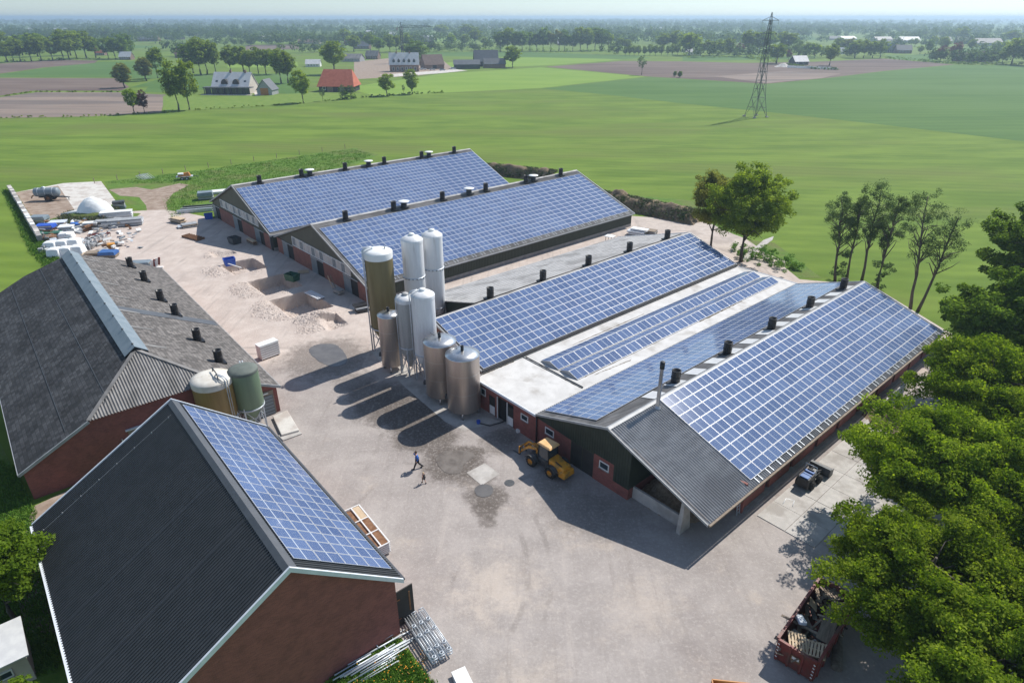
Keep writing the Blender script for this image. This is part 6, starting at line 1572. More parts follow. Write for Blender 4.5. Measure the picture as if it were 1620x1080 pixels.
def heap(name, label, cat, c, rx, ry, h, m, seed, rz=0, n=40):
    xs_ = np.linspace(-1.15, 1.15, n); X, Y = np.meshgrid(xs_, xs_); R2 = X ** 2 + Y ** 2
    Z = h * np.exp(-R2 * 1.9) * (1 + .35 * fbm(X, Y, seed, 4, 3.5)) + .06 * h * fbm(X, Y, seed + 1, 4, 12) - .12 * h
    o = grid_mesh(name, X * rx, Y * ry, Z, m); o.location = c; o.rotation_euler = (0, 0, rz); tag(o, label, cat); return o
heap('straw_heap', 'brown straw and manure heap behind the retaining wall under the trees', 'heap', G(1420, 668), 3.4, 2.6, 1.3, 'straw', 3, -FTH)
heap('chip_heap', 'heap of brown wood chips inside the open carport', 'heap', FW(4.6, 3.2), 2.9, 2.4, 1.7, 'chips', 5, -FTH)
o = MB().tube([(0, 0, .35), (1.6, .2, .4), (3.0, .1, .32)], [.34, .36, .30], 12).build('tree_log', M['bark'], None, G(1432, 660), .4); tag(o, 'thick dark log lying on the straw heap', 'log')
o = MB().tube([(0, 0, .3), (2.4, .2, .34), (4.6, -.1, .26)], [.30, .28, .2], 12).build('tree_log', M['bark'], None, G(1322, 1062), 1.05); tag(o, 'grey tree trunk lying beside the red skip', 'log')
# ladder leaning in the carport opening
u_, _z = FUV(G(1163, 820)); la = empty('ladder', FW(8.95, 5.3), -FTH); la.rotation_euler = (0, -.12, -FTH); tag(la, 'aluminium ladder leaning at the carport side opening', 'ladder')
for y in (-.19, .19): MB().box((0, y, 1.15), (.06, .035, 2.3)).build('stile', M['galvanised'], la)
for k in range(8): MB().box((0, 0, .25 + k * .28), (.035, .38, .035)).build('rung', M['galvanised'], la)
o = MB().tube([(0, 0, .05), (.05, .85, .05), (.65, .95, .05), (.7, .1, .05)], .03, 6).build('steel_hoop', M['galvanised'], None, G(1238, 798), -.6); tag(o, 'bent steel hoop lying on the slabs behind the small loader', 'hoop')
# hose and bucket by the stable doors
pts = [G(758, 670), G(775, 674), G(795, 668), G(806, 662)]
mb = MB(); mb.tube([(p.x, p.y, .06) for p in pts], .06, 8); o = mb.build('water_hose', M['black_plastic']); tag(o, 'dark hose lying in a curve before the stable doors', 'hose')
o = MB().lathe([(0, 0), (.16, 0), (.2, .34), (.18, .34), (.15, .04), (0, .04)], 16).build('bucket', M['blue_plastic'], None, G(757, 670)); tag(o, 'blue bucket at the end of the dark hose', 'bucket')
thing_box('feed_box', 'small white box on the ground below the link window', 'box', G(821, 683), (.5, .3, .3), 'plastic_white', .3)
o = MB().lathe([(.42, 0), (.42, .018), (0, .018)], 20, smooth=False).build('manhole_cover', M['dark_steel'], None, G(806, 764) + Vector((0, 0, .03))); tag(o, 'round manhole cover in the yard left of the loader', 'manhole')

# ------------------------------------------------------------------ people
def person(P, rz, H, parts, label, stride=.32, arm=.2, hand_up=True):
    root = empty('person', P, rz); tag(root, label, 'person')
    s = H / 1.8
    V = {'pel': (0, 0, .95), 'waist': (0, 0, 1.12), 'chest': (.03, 0, 1.38), 'neck': (.05, 0, 1.53), 'head': (.08, 0, 1.66), 'crown': (.07, 0, 1.76),
         'lh': (0, .10, .92), 'lk': (stride * .55, .10, .50), 'la': (stride, .10, .09), 'lt': (stride + .18, .11, .04),
         'rh': (0, -.10, .92), 'rk': (-stride * .25, -.10, .50), 'ra': (-stride * 1.3, -.10, .16), 'rt': (-stride * 1.3 + .15, -.11, .05),
         'ls': (.03, .19, 1.44), 'le': (-arm * .6, .25, 1.17), 'lw': (arm * .2, .24, .93), 'lf': (arm * .35, .24, .85),
         'rs': (.03, -.19, 1.44), 're': ((.16 if hand_up else arm), -.27, 1.22), 'rw': ((.24 if hand_up else arm * 1.8), (-.14 if hand_up else -.25), (1.50 if hand_up else 1.0)), 'rf': ((.18 if hand_up else arm * 2), (-.10 if hand_up else -.25), (1.60 if hand_up else .93))}
    Rd = {'pel': .15, 'waist': .14, 'chest': .165, 'neck': .062, 'head': .105, 'crown': .085, 'lh': .095, 'lk': .066, 'la': .048, 'lt': .04, 'rh': .095, 'rk': .066, 'ra': .048, 'rt': .04, 'ls': .075, 'le': .05, 'lw': .036, 'lf': .042, 'rs': .075, 're': .05, 'rw': .036, 'rf': .042}
    E = [('pel', 'waist'), ('waist', 'chest'), ('chest', 'neck'), ('neck', 'head'), ('head', 'crown'), ('pel', 'lh'), ('lh', 'lk'), ('lk', 'la'), ('la', 'lt'), ('pel', 'rh'), ('rh', 'rk'), ('rk', 'ra'), ('ra', 'rt'), ('chest', 'ls'), ('ls', 'le'), ('le', 'lw'), ('lw', 'lf'), ('chest', 'rs'), ('rs', 're'), ('re', 'rw'), ('rw', 'rf')]
    def skin(name, keys, m, grow=0.0, par=root):
        ks = [k for k in V if k in keys]; ix = {k: i for i, k in enumerate(ks)}
        me = bpy.data.meshes.new(name); me.from_pydata([tuple(c * s for c in V[k]) for k in ks], [(ix[a], ix[b]) for a, b in E if a in ix and b in ix], [])
        o = link(name, me, par); md = o.modifiers.new('skin', 'SKIN'); md.use_smooth_shade = True
        for i, k in enumerate(ks): me.skin_vertices[0].data[i].radius = ((Rd[k] + grow) * s, (Rd[k] + grow) * s * (.8 if k in ('chest', 'waist') else 1))
        me.skin_vertices[0].data[0].use_root = True
        sb = o.modifiers.new('sub', 'SUBSURF'); sb.levels = 1; sb.render_levels = 2
        me.materials.append(M[m]); return o
    body = skin('body', set(V), 'skin')
    skin('jacket', {'pel', 'waist', 'chest', 'ls', 'le', 'lw', 'rs', 're', 'rw'} if parts['sleeves'] else {'pel', 'waist', 'chest', 'ls', 'rs'}, parts['top'], .016)
    skin('trousers', {'pel', 'lh', 'lk', 'la', 'rh', 'rk', 'ra'} if parts['long'] else {'pel', 'lh', 'lk', 'rh', 'rk'}, parts['legs'], .018)
    for k, t in (('la', 'lt'), ('ra', 'rt')):
        a, b = Vector(V[k]) * s, Vector(V[t]) * s; MB().tube([a - (b - a) * .4, a, b + (b - a) * .3], [.05 * s, .062 * s, .045 * s], 8).build('shoe', M['trousers'], root)
    c = Vector(V['head']) * s
    MB().lathe([(0, .14 * s), (.07 * s, .125 * s), (.112 * s, .06 * s), (.115 * s, .0), (.10 * s, -.04 * s)], 14, (c.x - .02 * s, c.y, c.z)).build('hair', M[parts['hair']], root)
    for y in (-.035, .035): MB().lathe([(0, .012 * s), (.012 * s, 0), (0, -.012 * s)], 8, (c.x + .098 * s, y * s, c.z + .01 * s)).build('eye', M['opening_dark'], root)
    MB().hexa([(c.x + .09 * s, -.016 * s, c.z - .035 * s), (c.x + .125 * s, -.012 * s, c.z - .035 * s), (c.x + .125 * s, .012 * s, c.z - .035 * s), (c.x + .09 * s, .016 * s, c.z - .035 * s)], [(c.x + .09 * s, -.008 * s, c.z + .01 * s), (c.x + .10 * s, -.006 * s, c.z + .01 * s), (c.x + .10 * s, .006 * s, c.z + .01 * s), (c.x + .09 * s, .008 * s, c.z + .01 * s)]).build('nose', M['skin'], root)
    for k, w in (('lf', 'lw'), ('rf', 'rw')):
        h0, w0 = Vector(V[k]) * s, Vector(V[w]) * s; d = (h0 - w0).normalized(); sd = d.cross(Vector((0, 1, .2))).normalized()
        for i in range(4): MB().tube([h0 + sd * (i - 1.5) * .02 * s, h0 + sd * (i - 1.5) * .022 * s + d * (.07 - .01 * abs(i - 1.4)) * s + Vector((0, .012, -.01)) * s], [.011 * s, .008 * s], 6).build('finger', M['skin'], root)
        MB().tube([h0 - d * .03 * s, h0 + sd * .06 * s + d * .03 * s], [.012 * s, .009 * s], 6).build('thumb', M['skin'], root)
    return root
person(G(661, 741), math.pi + .15, 1.82, dict(sleeves=True, top='jacket_blue', long=True, legs='trousers', hair='hair_dark'), 'person in blue jacket and dark trousers walking, one hand at the face')
person(G(671, 764), math.pi * .75, 1.12, dict(sleeves=False, top='shirt_dark', long=False, legs='shirt_dark', hair='hair_blond'), 'small child in dark top running beside the adult', .24, .2, False)
# ------------------------------------------------------------------ storage corner beyond the old barn
A, B = G(17, 302), G(67, 386)
bw = empty('block_wall', A, math.atan2((B - A).y, (B - A).x)); tag(bw, 'long low wall of stacked concrete blocks at the left edge of the storage slab', 'wall')
n = int((B - A).length / 1.9); rs_ = random.Random(2)
for k in range(n):
    for lvl in range(2):
        MB().box((k * 1.9 + .95 + lvl * .2, rs_.uniform(-.05, .05), .36 + lvl * .66), (1.82, .75, .62)).build('concrete_block', M[rs_.choice(['concrete', 'concrete_pale', 'concrete', 'concrete_dark'])], bw, bevel=.03)
    if rs_.random() < .55: MB().box((k * 1.9 + .95, 0, 1.40), (1.5, .7, .08), rz=rs_.uniform(-.1, .1)).build('cover_sheet', M['plastic_white' if rs_.random() < .4 else 'concrete_pale'], bw)
# slurry tanker
P = G(78, 317); tk = empty('slurry_tanker', P, .12); tag(tk, 'blue-grey slurry tank trailer parked on the storage slab', 'trailer')
mb = MB(); mb.lathe([(0, -2.5), (.5, -2.45), (.85, -2.2), (.9, -2.0), (.9, 2.0), (.85, 2.2), (.5, 2.45), (0, 2.5)], 24, (0, 0, 1.75), axis='X'); mb.build('tank', M['ridge_blue'], tk)
mb = MB()
for x in (-1.4, 0, 1.4): mb.lathe([(.9, x - .04), (.93, x - .04), (.93, x + .04), (.9, x + .04)], 24, (0, 0, 1.75), axis='X')
mb.build('tank_band', M['galvanised'], tk)
MB().lathe([(.3, 0), (.3, .25), (0, .28)], 14, (-.4, 0, 2.6)).build('dome_lid', M['galvanised'], tk)
for s in (-1, 1): wheel(tk, .5, s * 1.0, .72, .5, 'rust', s)
mb = MB(); mb.box((.6, 0, .75), (4.6, .8, .16)); mb.bar((2.6, -.4, .75), (4.2, 0, .55), .12); mb.bar((2.6, .4, .75), (4.2, 0, .55), .12); mb.bar((3.9, 0, .55), (3.9, 0, .02), .09); mb.build('drawbar', M['dark_steel'], tk)
mb = MB(); mb.tube([(-2.4, 0, 1.2), (-3.0, 0, 1.0), (-3.3, 0, .5)], .1, 8); mb.build('spreader_pipe', M['rust'], tk)
# covered silage heap
P = G(146, 345); hpz = heap('silage_mound', 'weed-grown mound under the white tarpaulin', 'mound', P, 8.0, 3.4, 1.5, 'rough_grass', 8, .25)
n = 46; xs_ = np.linspace(-1, 1, n); X, Y = np.meshgrid(xs_, xs_); R_ = np.sqrt(X ** 2 + Y ** 2)
Z = 2.7 * np.clip(1 - R_ ** 2.2, 0, 1) ** .75 * (1 + .06 * fbm(X, Y, 3, 3, 5)) + .1 * fbm(X, Y, 5, 3, 9) * (R_ > .3)
P2 = G(153, 342); o = grid_mesh('tarpaulin', X * 3.3, Y * 2.6, Z * 1.15 + .45, 'plastic_white', keep=R_ < 1.0); o.location = P2; o.rotation_euler = (0, 0, .25); tag(o, 'bulging white tarpaulin over the heap on the storage slab', 'tarpaulin')
o = MB().tube([(0, 0, 1.0), (-1.6, -.3, .9), (-3.6, -.9, .7)], [.5, .35, .18], 10).build('tarpaulin_tail', M['plastic_white'], None, G(134, 342), .2); tag(o, 'trailing white end of the tarpaulin running down the mound', 'tarpaulin')
tufts('weeds', 'weeds growing round the white tarpaulin', [(98, 346), (120, 338), (150, 345), (185, 330), (188, 342), (160, 352), (120, 356), (98, 356)], 1600, 'weed', .7, 9, spread=.3)

def stack(name, label, cat, px, size, layers, mats, rz=0.0, seed=0, gap=.25, wob=.06, group=None, cover=None, py_off=0):
    """A piled pack: layers of slightly shifted boards or panels on bearers."""
    P = G(*px); r = random.Random(seed); e = empty(name, P, rz); tag(e, label, cat, group)
    for x in (-size[0] * .35, size[0] * .35): MB().box((x, 0, .06), (.12, size[1] * .95, .12)).build('bearer', M['wood_old'], e)
    hl = (size[2] - .12) / layers
    for k in range(layers):
        MB().box((r.uniform(-wob, wob), r.uniform(-wob, wob), .12 + hl * (k + .5)), (size[0] * r.uniform(.9, 1), size[1] * r.uniform(.88, 1), hl * (1 - gap)), rz=r.uniform(-.03, .03)).build('layer', M[mats[k % len(mats)]], e)
    if cover: 
        MB().hexa([(-size[0] * .52, -size[1] * .52, size[2] * .55), (size[0] * .52, -size[1] * .52, size[2] * .5), (size[0] * .52, size[1] * .52, size[2] * .55), (-size[0] * .52, size[1] * .52, size[2] * .5)],
                  [(-size[0] * .48, -size[1] * .46, size[2] + .05), (size[0] * .46, -size[1] * .48, size[2] + .12), (size[0] * .48, size[1] * .46, size[2] + .04), (-size[0] * .46, size[1] * .48, size[2] + .10)]).build('cover', M[cover], e, bevel=.08)
    return e
def pillow(name, label, cat, px, size, m, rz, seed, z=0.0, group=None):
    n = 14; xs_ = np.linspace(-1, 1, n); X, Y = np.meshgrid(xs_, xs_); R4 = np.maximum(np.abs(X), np.abs(Y)) ** 14
    Z = size[2] * (np.clip(1 - R4, 0, 1) ** .5 * (.90 + .10 * (1 - X ** 2) * (1 - Y ** 2))) + .03 * fbm(X, Y, seed, 3, 4)
    P = G(*px); o = grid_mesh(name, X * size[0] / 2, Y * size[1] / 2, Z + z, m); o.location = P; o.rotation_euler = (0, 0, rz); tag(o, label, cat, group); return o
RZ = math.atan2((B - A).y, (B - A).x)
i_ = 0
where = ['back left', 'back middle', 'back right', 'front left', 'front middle', 'front right']
for r_ in range(2):
    for c_ in range(3):
        p = G(83 + c_ * 18 + r_ * 6, 394 - c_ * 2.2 + r_ * 11); pillow('wrapped_pack', 'white film-wrapped pack, ' + where[i_] + ' of the six behind the old barn', 'pack', (83 + c_ * 18 + r_ * 6, 395 - c_ * 2.2 + r_ * 11), (2.0, 1.9, 1.5), 'plastic_white', .2, 20 + i_, group='white wrapped packs'); i_ += 1
stack('panel_stack', 'long low stack of grey wall panels at the right end of the storage row', 'panels', (196, 357), (6.6, 2.0, 1.3), 5, ['galvanised', 'trim_grey', 'trim_white'], .35, 1)
stack('panel_stack', 'pale panel stack behind the long grey one', 'panels', (186, 346), (5.6, 1.8, 1.5), 6, ['trim_white', 'galvanised', 'plastic_white'], .35, 2)
stack('window_stack', 'stacked window elements with white frames in the storage row', 'windows', (164, 360), (2.2, 1.5, 1.4), 4, ['trim_grey', 'plastic_white', 'window_glass'], .2, 3)
stack('window_stack', 'second pile of window elements left of the first', 'windows', (146, 362), (2.4, 1.4, 1.3), 4, ['plastic_white', 'window_glass', 'trim_grey'], .2, 4)
stack('board_stack', 'small pile of ochre boards between window piles', 'boards', (132, 361), (.9, 1.3, 1.2), 4, ['orange_paint', 'wood_new'], .2, 5)
stack('board_stack', 'pile with violet and white boards in the storage row', 'boards', (122, 362), (1.7, 1.4, 1.1), 4, ['jacket_blue', 'plastic_white', 'trim_grey'], .2, 6)
stack('covered_pile', 'pile under a bright blue tarpaulin in the storage corner', 'pile', (74, 365), (3.0, 2.0, 1.1), 3, ['trim_grey'], .2, 7, cover='blue_plastic')
stack('covered_pile', 'grey covered pile at the block wall end', 'pile', (64, 352), (2.8, 2.0, 1.2), 3, ['trim_grey', 'galvanised'], .1, 8, cover='ridge_blue')
stack('sheet_stack', 'pale grey sheet stack right of the blue tarpaulin', 'sheets', (94, 358), (3.0, 2.0, 1.0), 4, ['ridge_blue', 'trim_white'], .2, 9)
stack('sheet_stack', 'sheet stack with a green layer before the blue tarpaulin', 'sheets', (80, 374), (3.4, 1.8, .8), 3, ['trim_white', 'ridge_blue', 'green_paint'], .2, 10)
stack('sheet_stack', 'white and grey sheet stack in the middle of the storage corner', 'sheets', (108, 366), (2.4, 2.0, 1.1), 4, ['plastic_white', 'trim_white', 'trim_grey'], .3, 11)
pillow('wrapped_pack', 'rounded white pack lying apart right of the green layer', 'pack', (106, 376), (2.4, 1.7, 1.0), 'plastic_white', .3, 41)
stack('pallet_stack', 'stack of brown pallets by the wrapped packs', 'pallets', (78, 381), (2.2, 1.6, .9), 6, ['wood_old', 'rust'], .2, 12, gap=.45)
stack('trough', 'white trough frame beside the wrapped packs', 'trough', (122, 385), (2.2, 1.5, .7), 2, ['plastic_white', 'trim_white'], .2, 13)
for k in range(5):
    P = G(141 + k * 6, 394 - k * 2.6); e = empty('steel_rack', P, .25); tag(e, ['leftmost', 'second', 'middle', 'fourth', 'rightmost'][k] + ' galvanised pen rack in the row behind the old barn', 'rack', 'galvanised pen racks')
    for x in (-.4, .4):
        for y in (-.7, .7): MB().bar((x, y, 0), (x, y, 1.5), .07).build('post', M['galvanised'], e)
    for z in (.35, .75, 1.15, 1.5):
        for x in (-.4, .4): MB().bar((x, -.7, z), (x, .7, z), .05).build('bar', M['galvanised'], e)
    MB().box((0, 0, 1.52), (.85, 1.45, .04)).build('top_sheet', M['trim_grey'], e)
stack('crate_pile', 'yellow crate pile behind the old barn', 'crates', (178, 395), (1.2, 1.2, 1.1), 3, ['yellow_paint', 'orange_paint'], .5, 14)
stack('covered_pile', 'dark blue covered pile just behind the old barn roof', 'pile', (173, 406), (2.6, 1.8, .9), 2, ['wood_old'], .1, 15, cover='blue_paint')
stack('scrap_pile', 'low pile of boards and tiles behind the old barn', 'scrap', (152, 403), (3.4, 1.6, .6), 4, ['wood_old', 'rust', 'wood_new'], .3, 16, wob=.3)
stack('cable_box', 'grey machine box on the mound edge right of the tarpaulin', 'box', (190, 331), (2.2, 1.6, 1.7), 3, ['ridge_blue', 'trim_grey', 'dark_steel'], .4, 17)
stack('scrap_pile', 'grey two-part tub at the yard edge of the storage corner', 'scrap', (185, 389), (1.8, 1.0, .7), 2, ['galvanised', 'ridge_blue'], .5, 18)
# red cultivator frame
P = G(158, 376); e = empty('cultivator', P, .35); tag(e, 'small red cultivator standing before the panel stacks', 'implement')
mb = MB(); mb.bar((-1.8, 0, .6), (1.8, 0, .6), .14); mb.bar((-1.6, .6, .6), (1.6, .6, .6), .12); mb.bar((0, 0, .6), (0, -1.0, .8), .12); mb.build('frame', M['red_skip'], e)
for k in range(7): MB().tube([(-1.6 + k * .53, .3, .6), (-1.6 + k * .53, .55, .3), (-1.6 + k * .53, .35, .02)], .04, 6).build('tine', M['dark_steel'], e)
# trailer and gates in the rough grass
P = G(293, 284); e = empty('farm_trailer', P, .35); tag(e, 'flat trailer loaded with orange and white material in the rough grass', 'trailer')
MB().box((0, 0, .75), (3.6, 1.7, .14)).build('trailer_bed', M['galvanised'], e)
for x in (-.5, .5):
    for s in (-1, 1): wheel(e, x, s * .95, .38, .24, 'galvanised', s)
MB().bar((1.8, 0, .7), (3.1, 0, .5), .1).build('drawbar', M['dark_steel'], e)
mb = MB(); mb.hexa([(-1.5, -.7, .82), (1.4, -.7, .82), (1.4, .7, .82), (-1.5, .7, .82)], [(-1.0, -.4, 1.3), (1.0, -.3, 1.75), (1.1, .3, 1.7), (-.9, .4, 1.4)]); mb.build('load', M['orange_paint'], e, bevel=.1)
MB().box((-.7, 0, 1.35), (1.3, 1.2, .3)).build('load', M['plastic_white'], e, bevel=.08)
for k in range(4):
    P = G(224 + k * 4, 283 - k * .6); e = empty('field_gate', P, .9); e.rotation_euler = (0.25, 0, .9); tag(e, ['first', 'second', 'third', 'fourth'][k] + ' galvanised gate from the left lying in the rough grass', 'gate', 'gates in the grass')
    for y in (-1.4, 1.4): MB().bar((-.6, y, .2), (.6, y, .5), .07).build('stile', M['galvanised'], e)
    for q in range(4): MB().bar((-.6 + q * .4, -1.4, .2 + q * .1), (-.6 + q * .4, 1.4, .2 + q * .1), .05).build('rail', M['galvanised'], e)
for k in range(9):
    P = G(285 + (k % 3) * 2.5, 336 - (k % 3) * 2); o = MB().box((0, 0, .15 + (k // 3) * .22), (6.5 - .3 * (k % 2), .3, .18)).build('steel_beam', M[['galvanised', 'trim_grey', 'dark_steel'][k % 3]], None, (P.x + 3.0, P.y + .6 * (k % 3), 0), .35); tag(o, 'galvanised beam in the bundle at the farthest barn corner', 'beam', 'steel beams beside the farthest barn')
stack('board_stack', 'weathered timber stack left of the farthest barn', 'boards', (282, 352), (3.0, 1.4, .9), 5, ['wood_old', 'wood_new', 'trim_grey'], -.5, 21, wob=.2)
stack('scrap_pile', 'tangled grey scrap before the timber stack', 'scrap', (297, 359), (2.8, 1.6, .6), 4, ['trim_grey', 'galvanised', 'wood_old'], .6, 22, wob=.4)
stack('covered_pile', 'grey wrapped pile behind the left eave of the farthest barn', 'pile', (326, 315), (3.0, 2.2, 1.5), 3, ['trim_grey'], .4, 23, cover='ridge_blue')
stack('sheet_stack', 'white sheets lying at the left eave of the farthest barn', 'sheets', (343, 306), (4.0, 2.2, .6), 3, ['plastic_white'], .4, 24)
# things standing before the two long barns
def tub(name, label, px, w, d, h, m, rz=0.0):
    P = G(*px); e = empty(name, P, rz); tag(e, label, 'tub')
    mb = MB(); b = [(-w * .42, -d * .42), (w * .42, -d * .42), (w * .42, d * .42), (-w * .42, d * .42)]; t = [(-w / 2, -d / 2), (w / 2, -d / 2), (w / 2, d / 2), (-w / 2, d / 2)]; i = [(x * .88, y * .88) for x, y in t]
    vs = [(x, y, 0) for x, y in b] + [(x, y, h) for x, y in t] + [(x, y, h) for x, y in i] + [(x * .9, y * .9, .08) for x, y in b]
    fs = [(3, 2, 1, 0)] + [(k, (k + 1) % 4, 4 + (k + 1) % 4, 4 + k) for k in range(4)] + [(4 + k, 4 + (k + 1) % 4, 8 + (k + 1) % 4, 8 + k) for k in range(4)] + [(8 + k, 8 + (k + 1) % 4, 12 + (k + 1) % 4, 12 + k) for k in range(4)] + [(12, 13, 14, 15)]
    mb.add(vs, fs); mb.build('tub_body', M[m], e); MB().box((0, 0, h + .02), (w + .06, .06, .05)).build('handle_bar', M[m], e); return e
tub('plastic_tub', 'bright blue tub at the left door of the farthest barn', (331, 346), 1.5, 1.2, 1.0, 'blue_plastic', .4)
tub('plastic_tub', 'bright blue tub standing in the sand pit', (364, 419), 1.7, 1.3, 1.1, 'blue_plastic', .6)
tub('waste_bin', 'dark green bin between the pits and the middle doors', (463, 443), 1.9, 1.4, 1.0, 'green_paint', -.5)
tub('waste_bin', 'dark grey cube crate before the farthest barn', (372, 385), 1.9, 1.6, 1.1, 'dark_steel', -.7)
P = G(306, 377); e = empty('steel_grid', P, -.55); tag(e, 'rusty reinforcing mesh bundle lying on the yard', 'mesh')
for k in range(9): MB().bar((-2.2, -.7 + k * .17, .25 + .03 * (k % 3)), (2.2, -.7 + k * .17, .3), .07).build('bar', M['rust'], e)
for k in range(7): MB().bar((-2.0 + k * .66, -.8, .36), (-2.0 + k * .66, .8, .36), .07).build('cross_bar', M['rust'], e)
MB().box((0, 0, .14), (4.3, 1.5, .2)).build('mesh_pack', M['rust'], e)
P = G(498, 470); e = empty('steel_rack', P, -.75); tag(e, 'blue-white steel rack lying beside the deepest pit', 'rack')
for y in (-.45, -.15, .15, .45): MB().box((0, y, .35), (3.4, .16, .10)).build('profile', M['trim_white'], e)
for x in (-1.5, 0, 1.5): MB().box((x, 0, .2), (.12, 1.1, .2)).build('bearer', M['ridge_blue'], e)
pallet(G(480, 431), .3, 'pallet lying before the middle doors of the nearer long barn', (0, 0), 'wood_new', None, 1.3)
stack('scrap_pile', 'black plastic and white panels against the near long barn corner', 'scrap', (571, 492), (1.8, 1.2, .9), 3, ['black_plastic', 'plastic_white', 'black_plastic'], .5, 26, wob=.3)
for k, (px, lab) in enumerate((((524, 457), 'pale plank leaning on the brick front of the nearer long barn'), ((528, 456), 'darker plank leaning beside the pale one'))):
    P = G(*px); o = MB().box((0, 0, 1.0), (.2, .06, 2.1), rx=.25).build('plank', M['wood_new' if k == 0 else 'wood_old'], None, P, -FTH); tag(o, lab, 'plank')
stack('block_pile', 'pile of grey blocks right of the leaning planks', 'blocks', (536, 464), (1.6, .9, .7), 3, ['concrete_dark', 'concrete'], -.75, 27)
stack('sack_pile', 'small pile of sacks at the farthest barn doors', 'sacks', (400, 386), (2.6, .7, .8), 3, ['wood_old', 'rust', 'wood_new'], -.75, 28, wob=.15)
o = MB().box((0, 0, .2), (3.4, .12, .06)).build('white_lath', M['plastic_white'], None, G(372, 425) + Vector((0, 0, .3)), -.6); tag(o, 'long white lath lying across the sand pit', 'lath')
e = empty('road_barrier', G(248, 424), .3); tag(e, 'red and white folded barrier standing at the old barn eave', 'barrier')
for k in range(4): MB().box((-.5 + k * .35, 0, .7 + .12 * k), (.30, .10, 1.2), ry=.2).build('barrier_board', M['red_skip' if k % 2 else 'white_paint'], e)
for y in (-.3, .3): MB().bar((0, y, 0), (0, 0, 1.3), .07).build('leg', M['galvanised'], e)
MB().box((0, 0, .1), (1.8, .5, .14)).build('foot_beam', M['white_paint'], e)
stack('covered_pile', 'pale blue covered pile beside the road barrier behind the old barn', 'pile', (225, 424), (2.8, 1.8, 1.0), 2, ['wood_old'], .2, 29, cover='ridge_blue')
# things behind the middle barn
stack('sheet_stack', 'white sheets and frame at the far corner of the green wall', 'sheets', (1008, 372), (3.2, 1.4, 1.2), 3, ['plastic_white', 'trim_white'], -.5, 30, wob=.3)
stack('pallet_stack', 'grey pallets on the sandy way behind the middle barn', 'pallets', (1028, 372), (2.4, 1.6, 1.0), 5, ['wood_old', 'trim_grey'], -.5, 31, gap=.45)
P = G(968, 395); e = empty('garden_tractor', P, -.6); tag(e, 'small blue tractor with pale canopy between the two solar barns', 'tractor')
for x in (.8, -.8):
    for s in (-1, 1): wheel(e, x, s * .6, .5 if x < 0 else .36, .3, 'white_paint', s)
MB().box((.6, 0, .9), (1.4, .6, .5)).build('hood', M['blue_paint'], e, bevel=.06); MB().box((-.5, 0, .8), (1.1, .8, .3)).build('chassis', M['dark_steel'], e)
for x in (-1.0, .0):
    for y in (-.5, .5): MB().bar((x, y, .9), (x, y, 2.2), .06).build('canopy_post', M['dark_steel'], e)
MB().box((-.5, 0, 2.24), (1.5, 1.3, .08)).build('canopy', M['plastic_white'], e, bevel=.03)
# garden shed bottom left
P = G(18, 1046); e = empty('garden_shed', (-29.7, 24.4, 0), R(40)); e.scale = (.8, .85, .9); tag(e, 'pale flat-roofed shed with grey walls in the bottom left corner', 'shed')
MB().box((0, 0, 1.1), (4.6, 3.4, 2.2)).build('wall', M['wall_cream'], e); MB().slab([(-2.5, -1.9, 2.22), (2.5, -1.9, 2.22), (2.5, 1.9, 2.42), (-2.5, 1.9, 2.42)], (0, 0, .10)).build('roof', M['skylight'], e)
window(.4, 1.3, 1.2, 1.7, -1.74, e); MB().box((-.9, -1.72, 1.0), (.9, .06, 1.9)).build('door', M['trim_grey'], e)

# ------------------------------------------------------------------ earth bunds behind the barns
def bund(name, label, px0, px1, w, h, seed):
    A, B = G(*px0), G(*px1); d = B - A; L = d.length; n = int(L / .6); m_ = 22
    ts = np.linspace(0, 1, n); ss = np.linspace(-1, 1, m_); T, S = np.meshgrid(ts, ss)
    Hh = h * np.clip(1 - S ** 2, 0, 1) * sstep(0, .12, T) * sstep(1, .88, T) * (1 + .35 * fbm(T * L, S * w, seed, 3, .8)) + .22 * fbm(T * L, S * w / 2, seed + 2, 4, 2.2) * (np.abs(S) < .95) - .05
    dn = Vector((d.x, d.y, 0)).normalized(); nn = Vector((-dn.y, dn.x, 0))
    X = A.x + dn.x * T * L + nn.x * S * w / 2; Y = A.y + dn.y * T * L + nn.y * S * w / 2
    o = grid_mesh(name, X, Y, Hh, 'straw'); tag(o, label, 'mound')
    return o, (A, dn, nn, L, w, h)
rng = np.random.default_rng(55)
for (lb, a, b, w, h, sd, wl_) in (('long weed-grown earth bank behind the nearer long barn', (948, 318), (1108, 352), 6.0, 2.3, 4, 'scrub covering the long earth bank'), ('short weed-grown earth bank at the farthest barn end', (765, 272), (880, 284), 6.0, 2.2, 7, 'scrub covering the short earth bank')):
    o, (A, dn, nn, L, w, h) = bund('earth_bank', lb, a, b, w, h, sd)
    N = int(L * 26); t = rng.uniform(.02, .98, N); s = rng.uniform(-.95, .95, N)
    C = np.stack([A.x + dn.x * t * L + nn.x * s * w / 2, A.y + dn.y * t * L + nn.y * s * w / 2, h * (1 - s ** 2) * .9 + .1], 1)
    v, q, ti = leaf_cloud(C, rng.uniform(.25, .55, N), 22, .15, rng, rng.uniform(0, 1, N)); o = fast_mesh('scrub', v, q, 'weed', tint=ti); tag(o, wl_, 'scrub', kind='stuff')
C = []; 
for (px, py, n, rr_) in ((1205, 402, 26, 1.6), (1232, 418, 30, 1.8), (1180, 408, 16, 1.2), (1252, 424, 16, 1.2), (1168, 398, 12, 1.0)):
    P = G(px, py)
    for k in range(n): C.append((P.x + rng.normal(0, rr_), P.y + rng.normal(0, rr_), rng.uniform(.1, .9)))
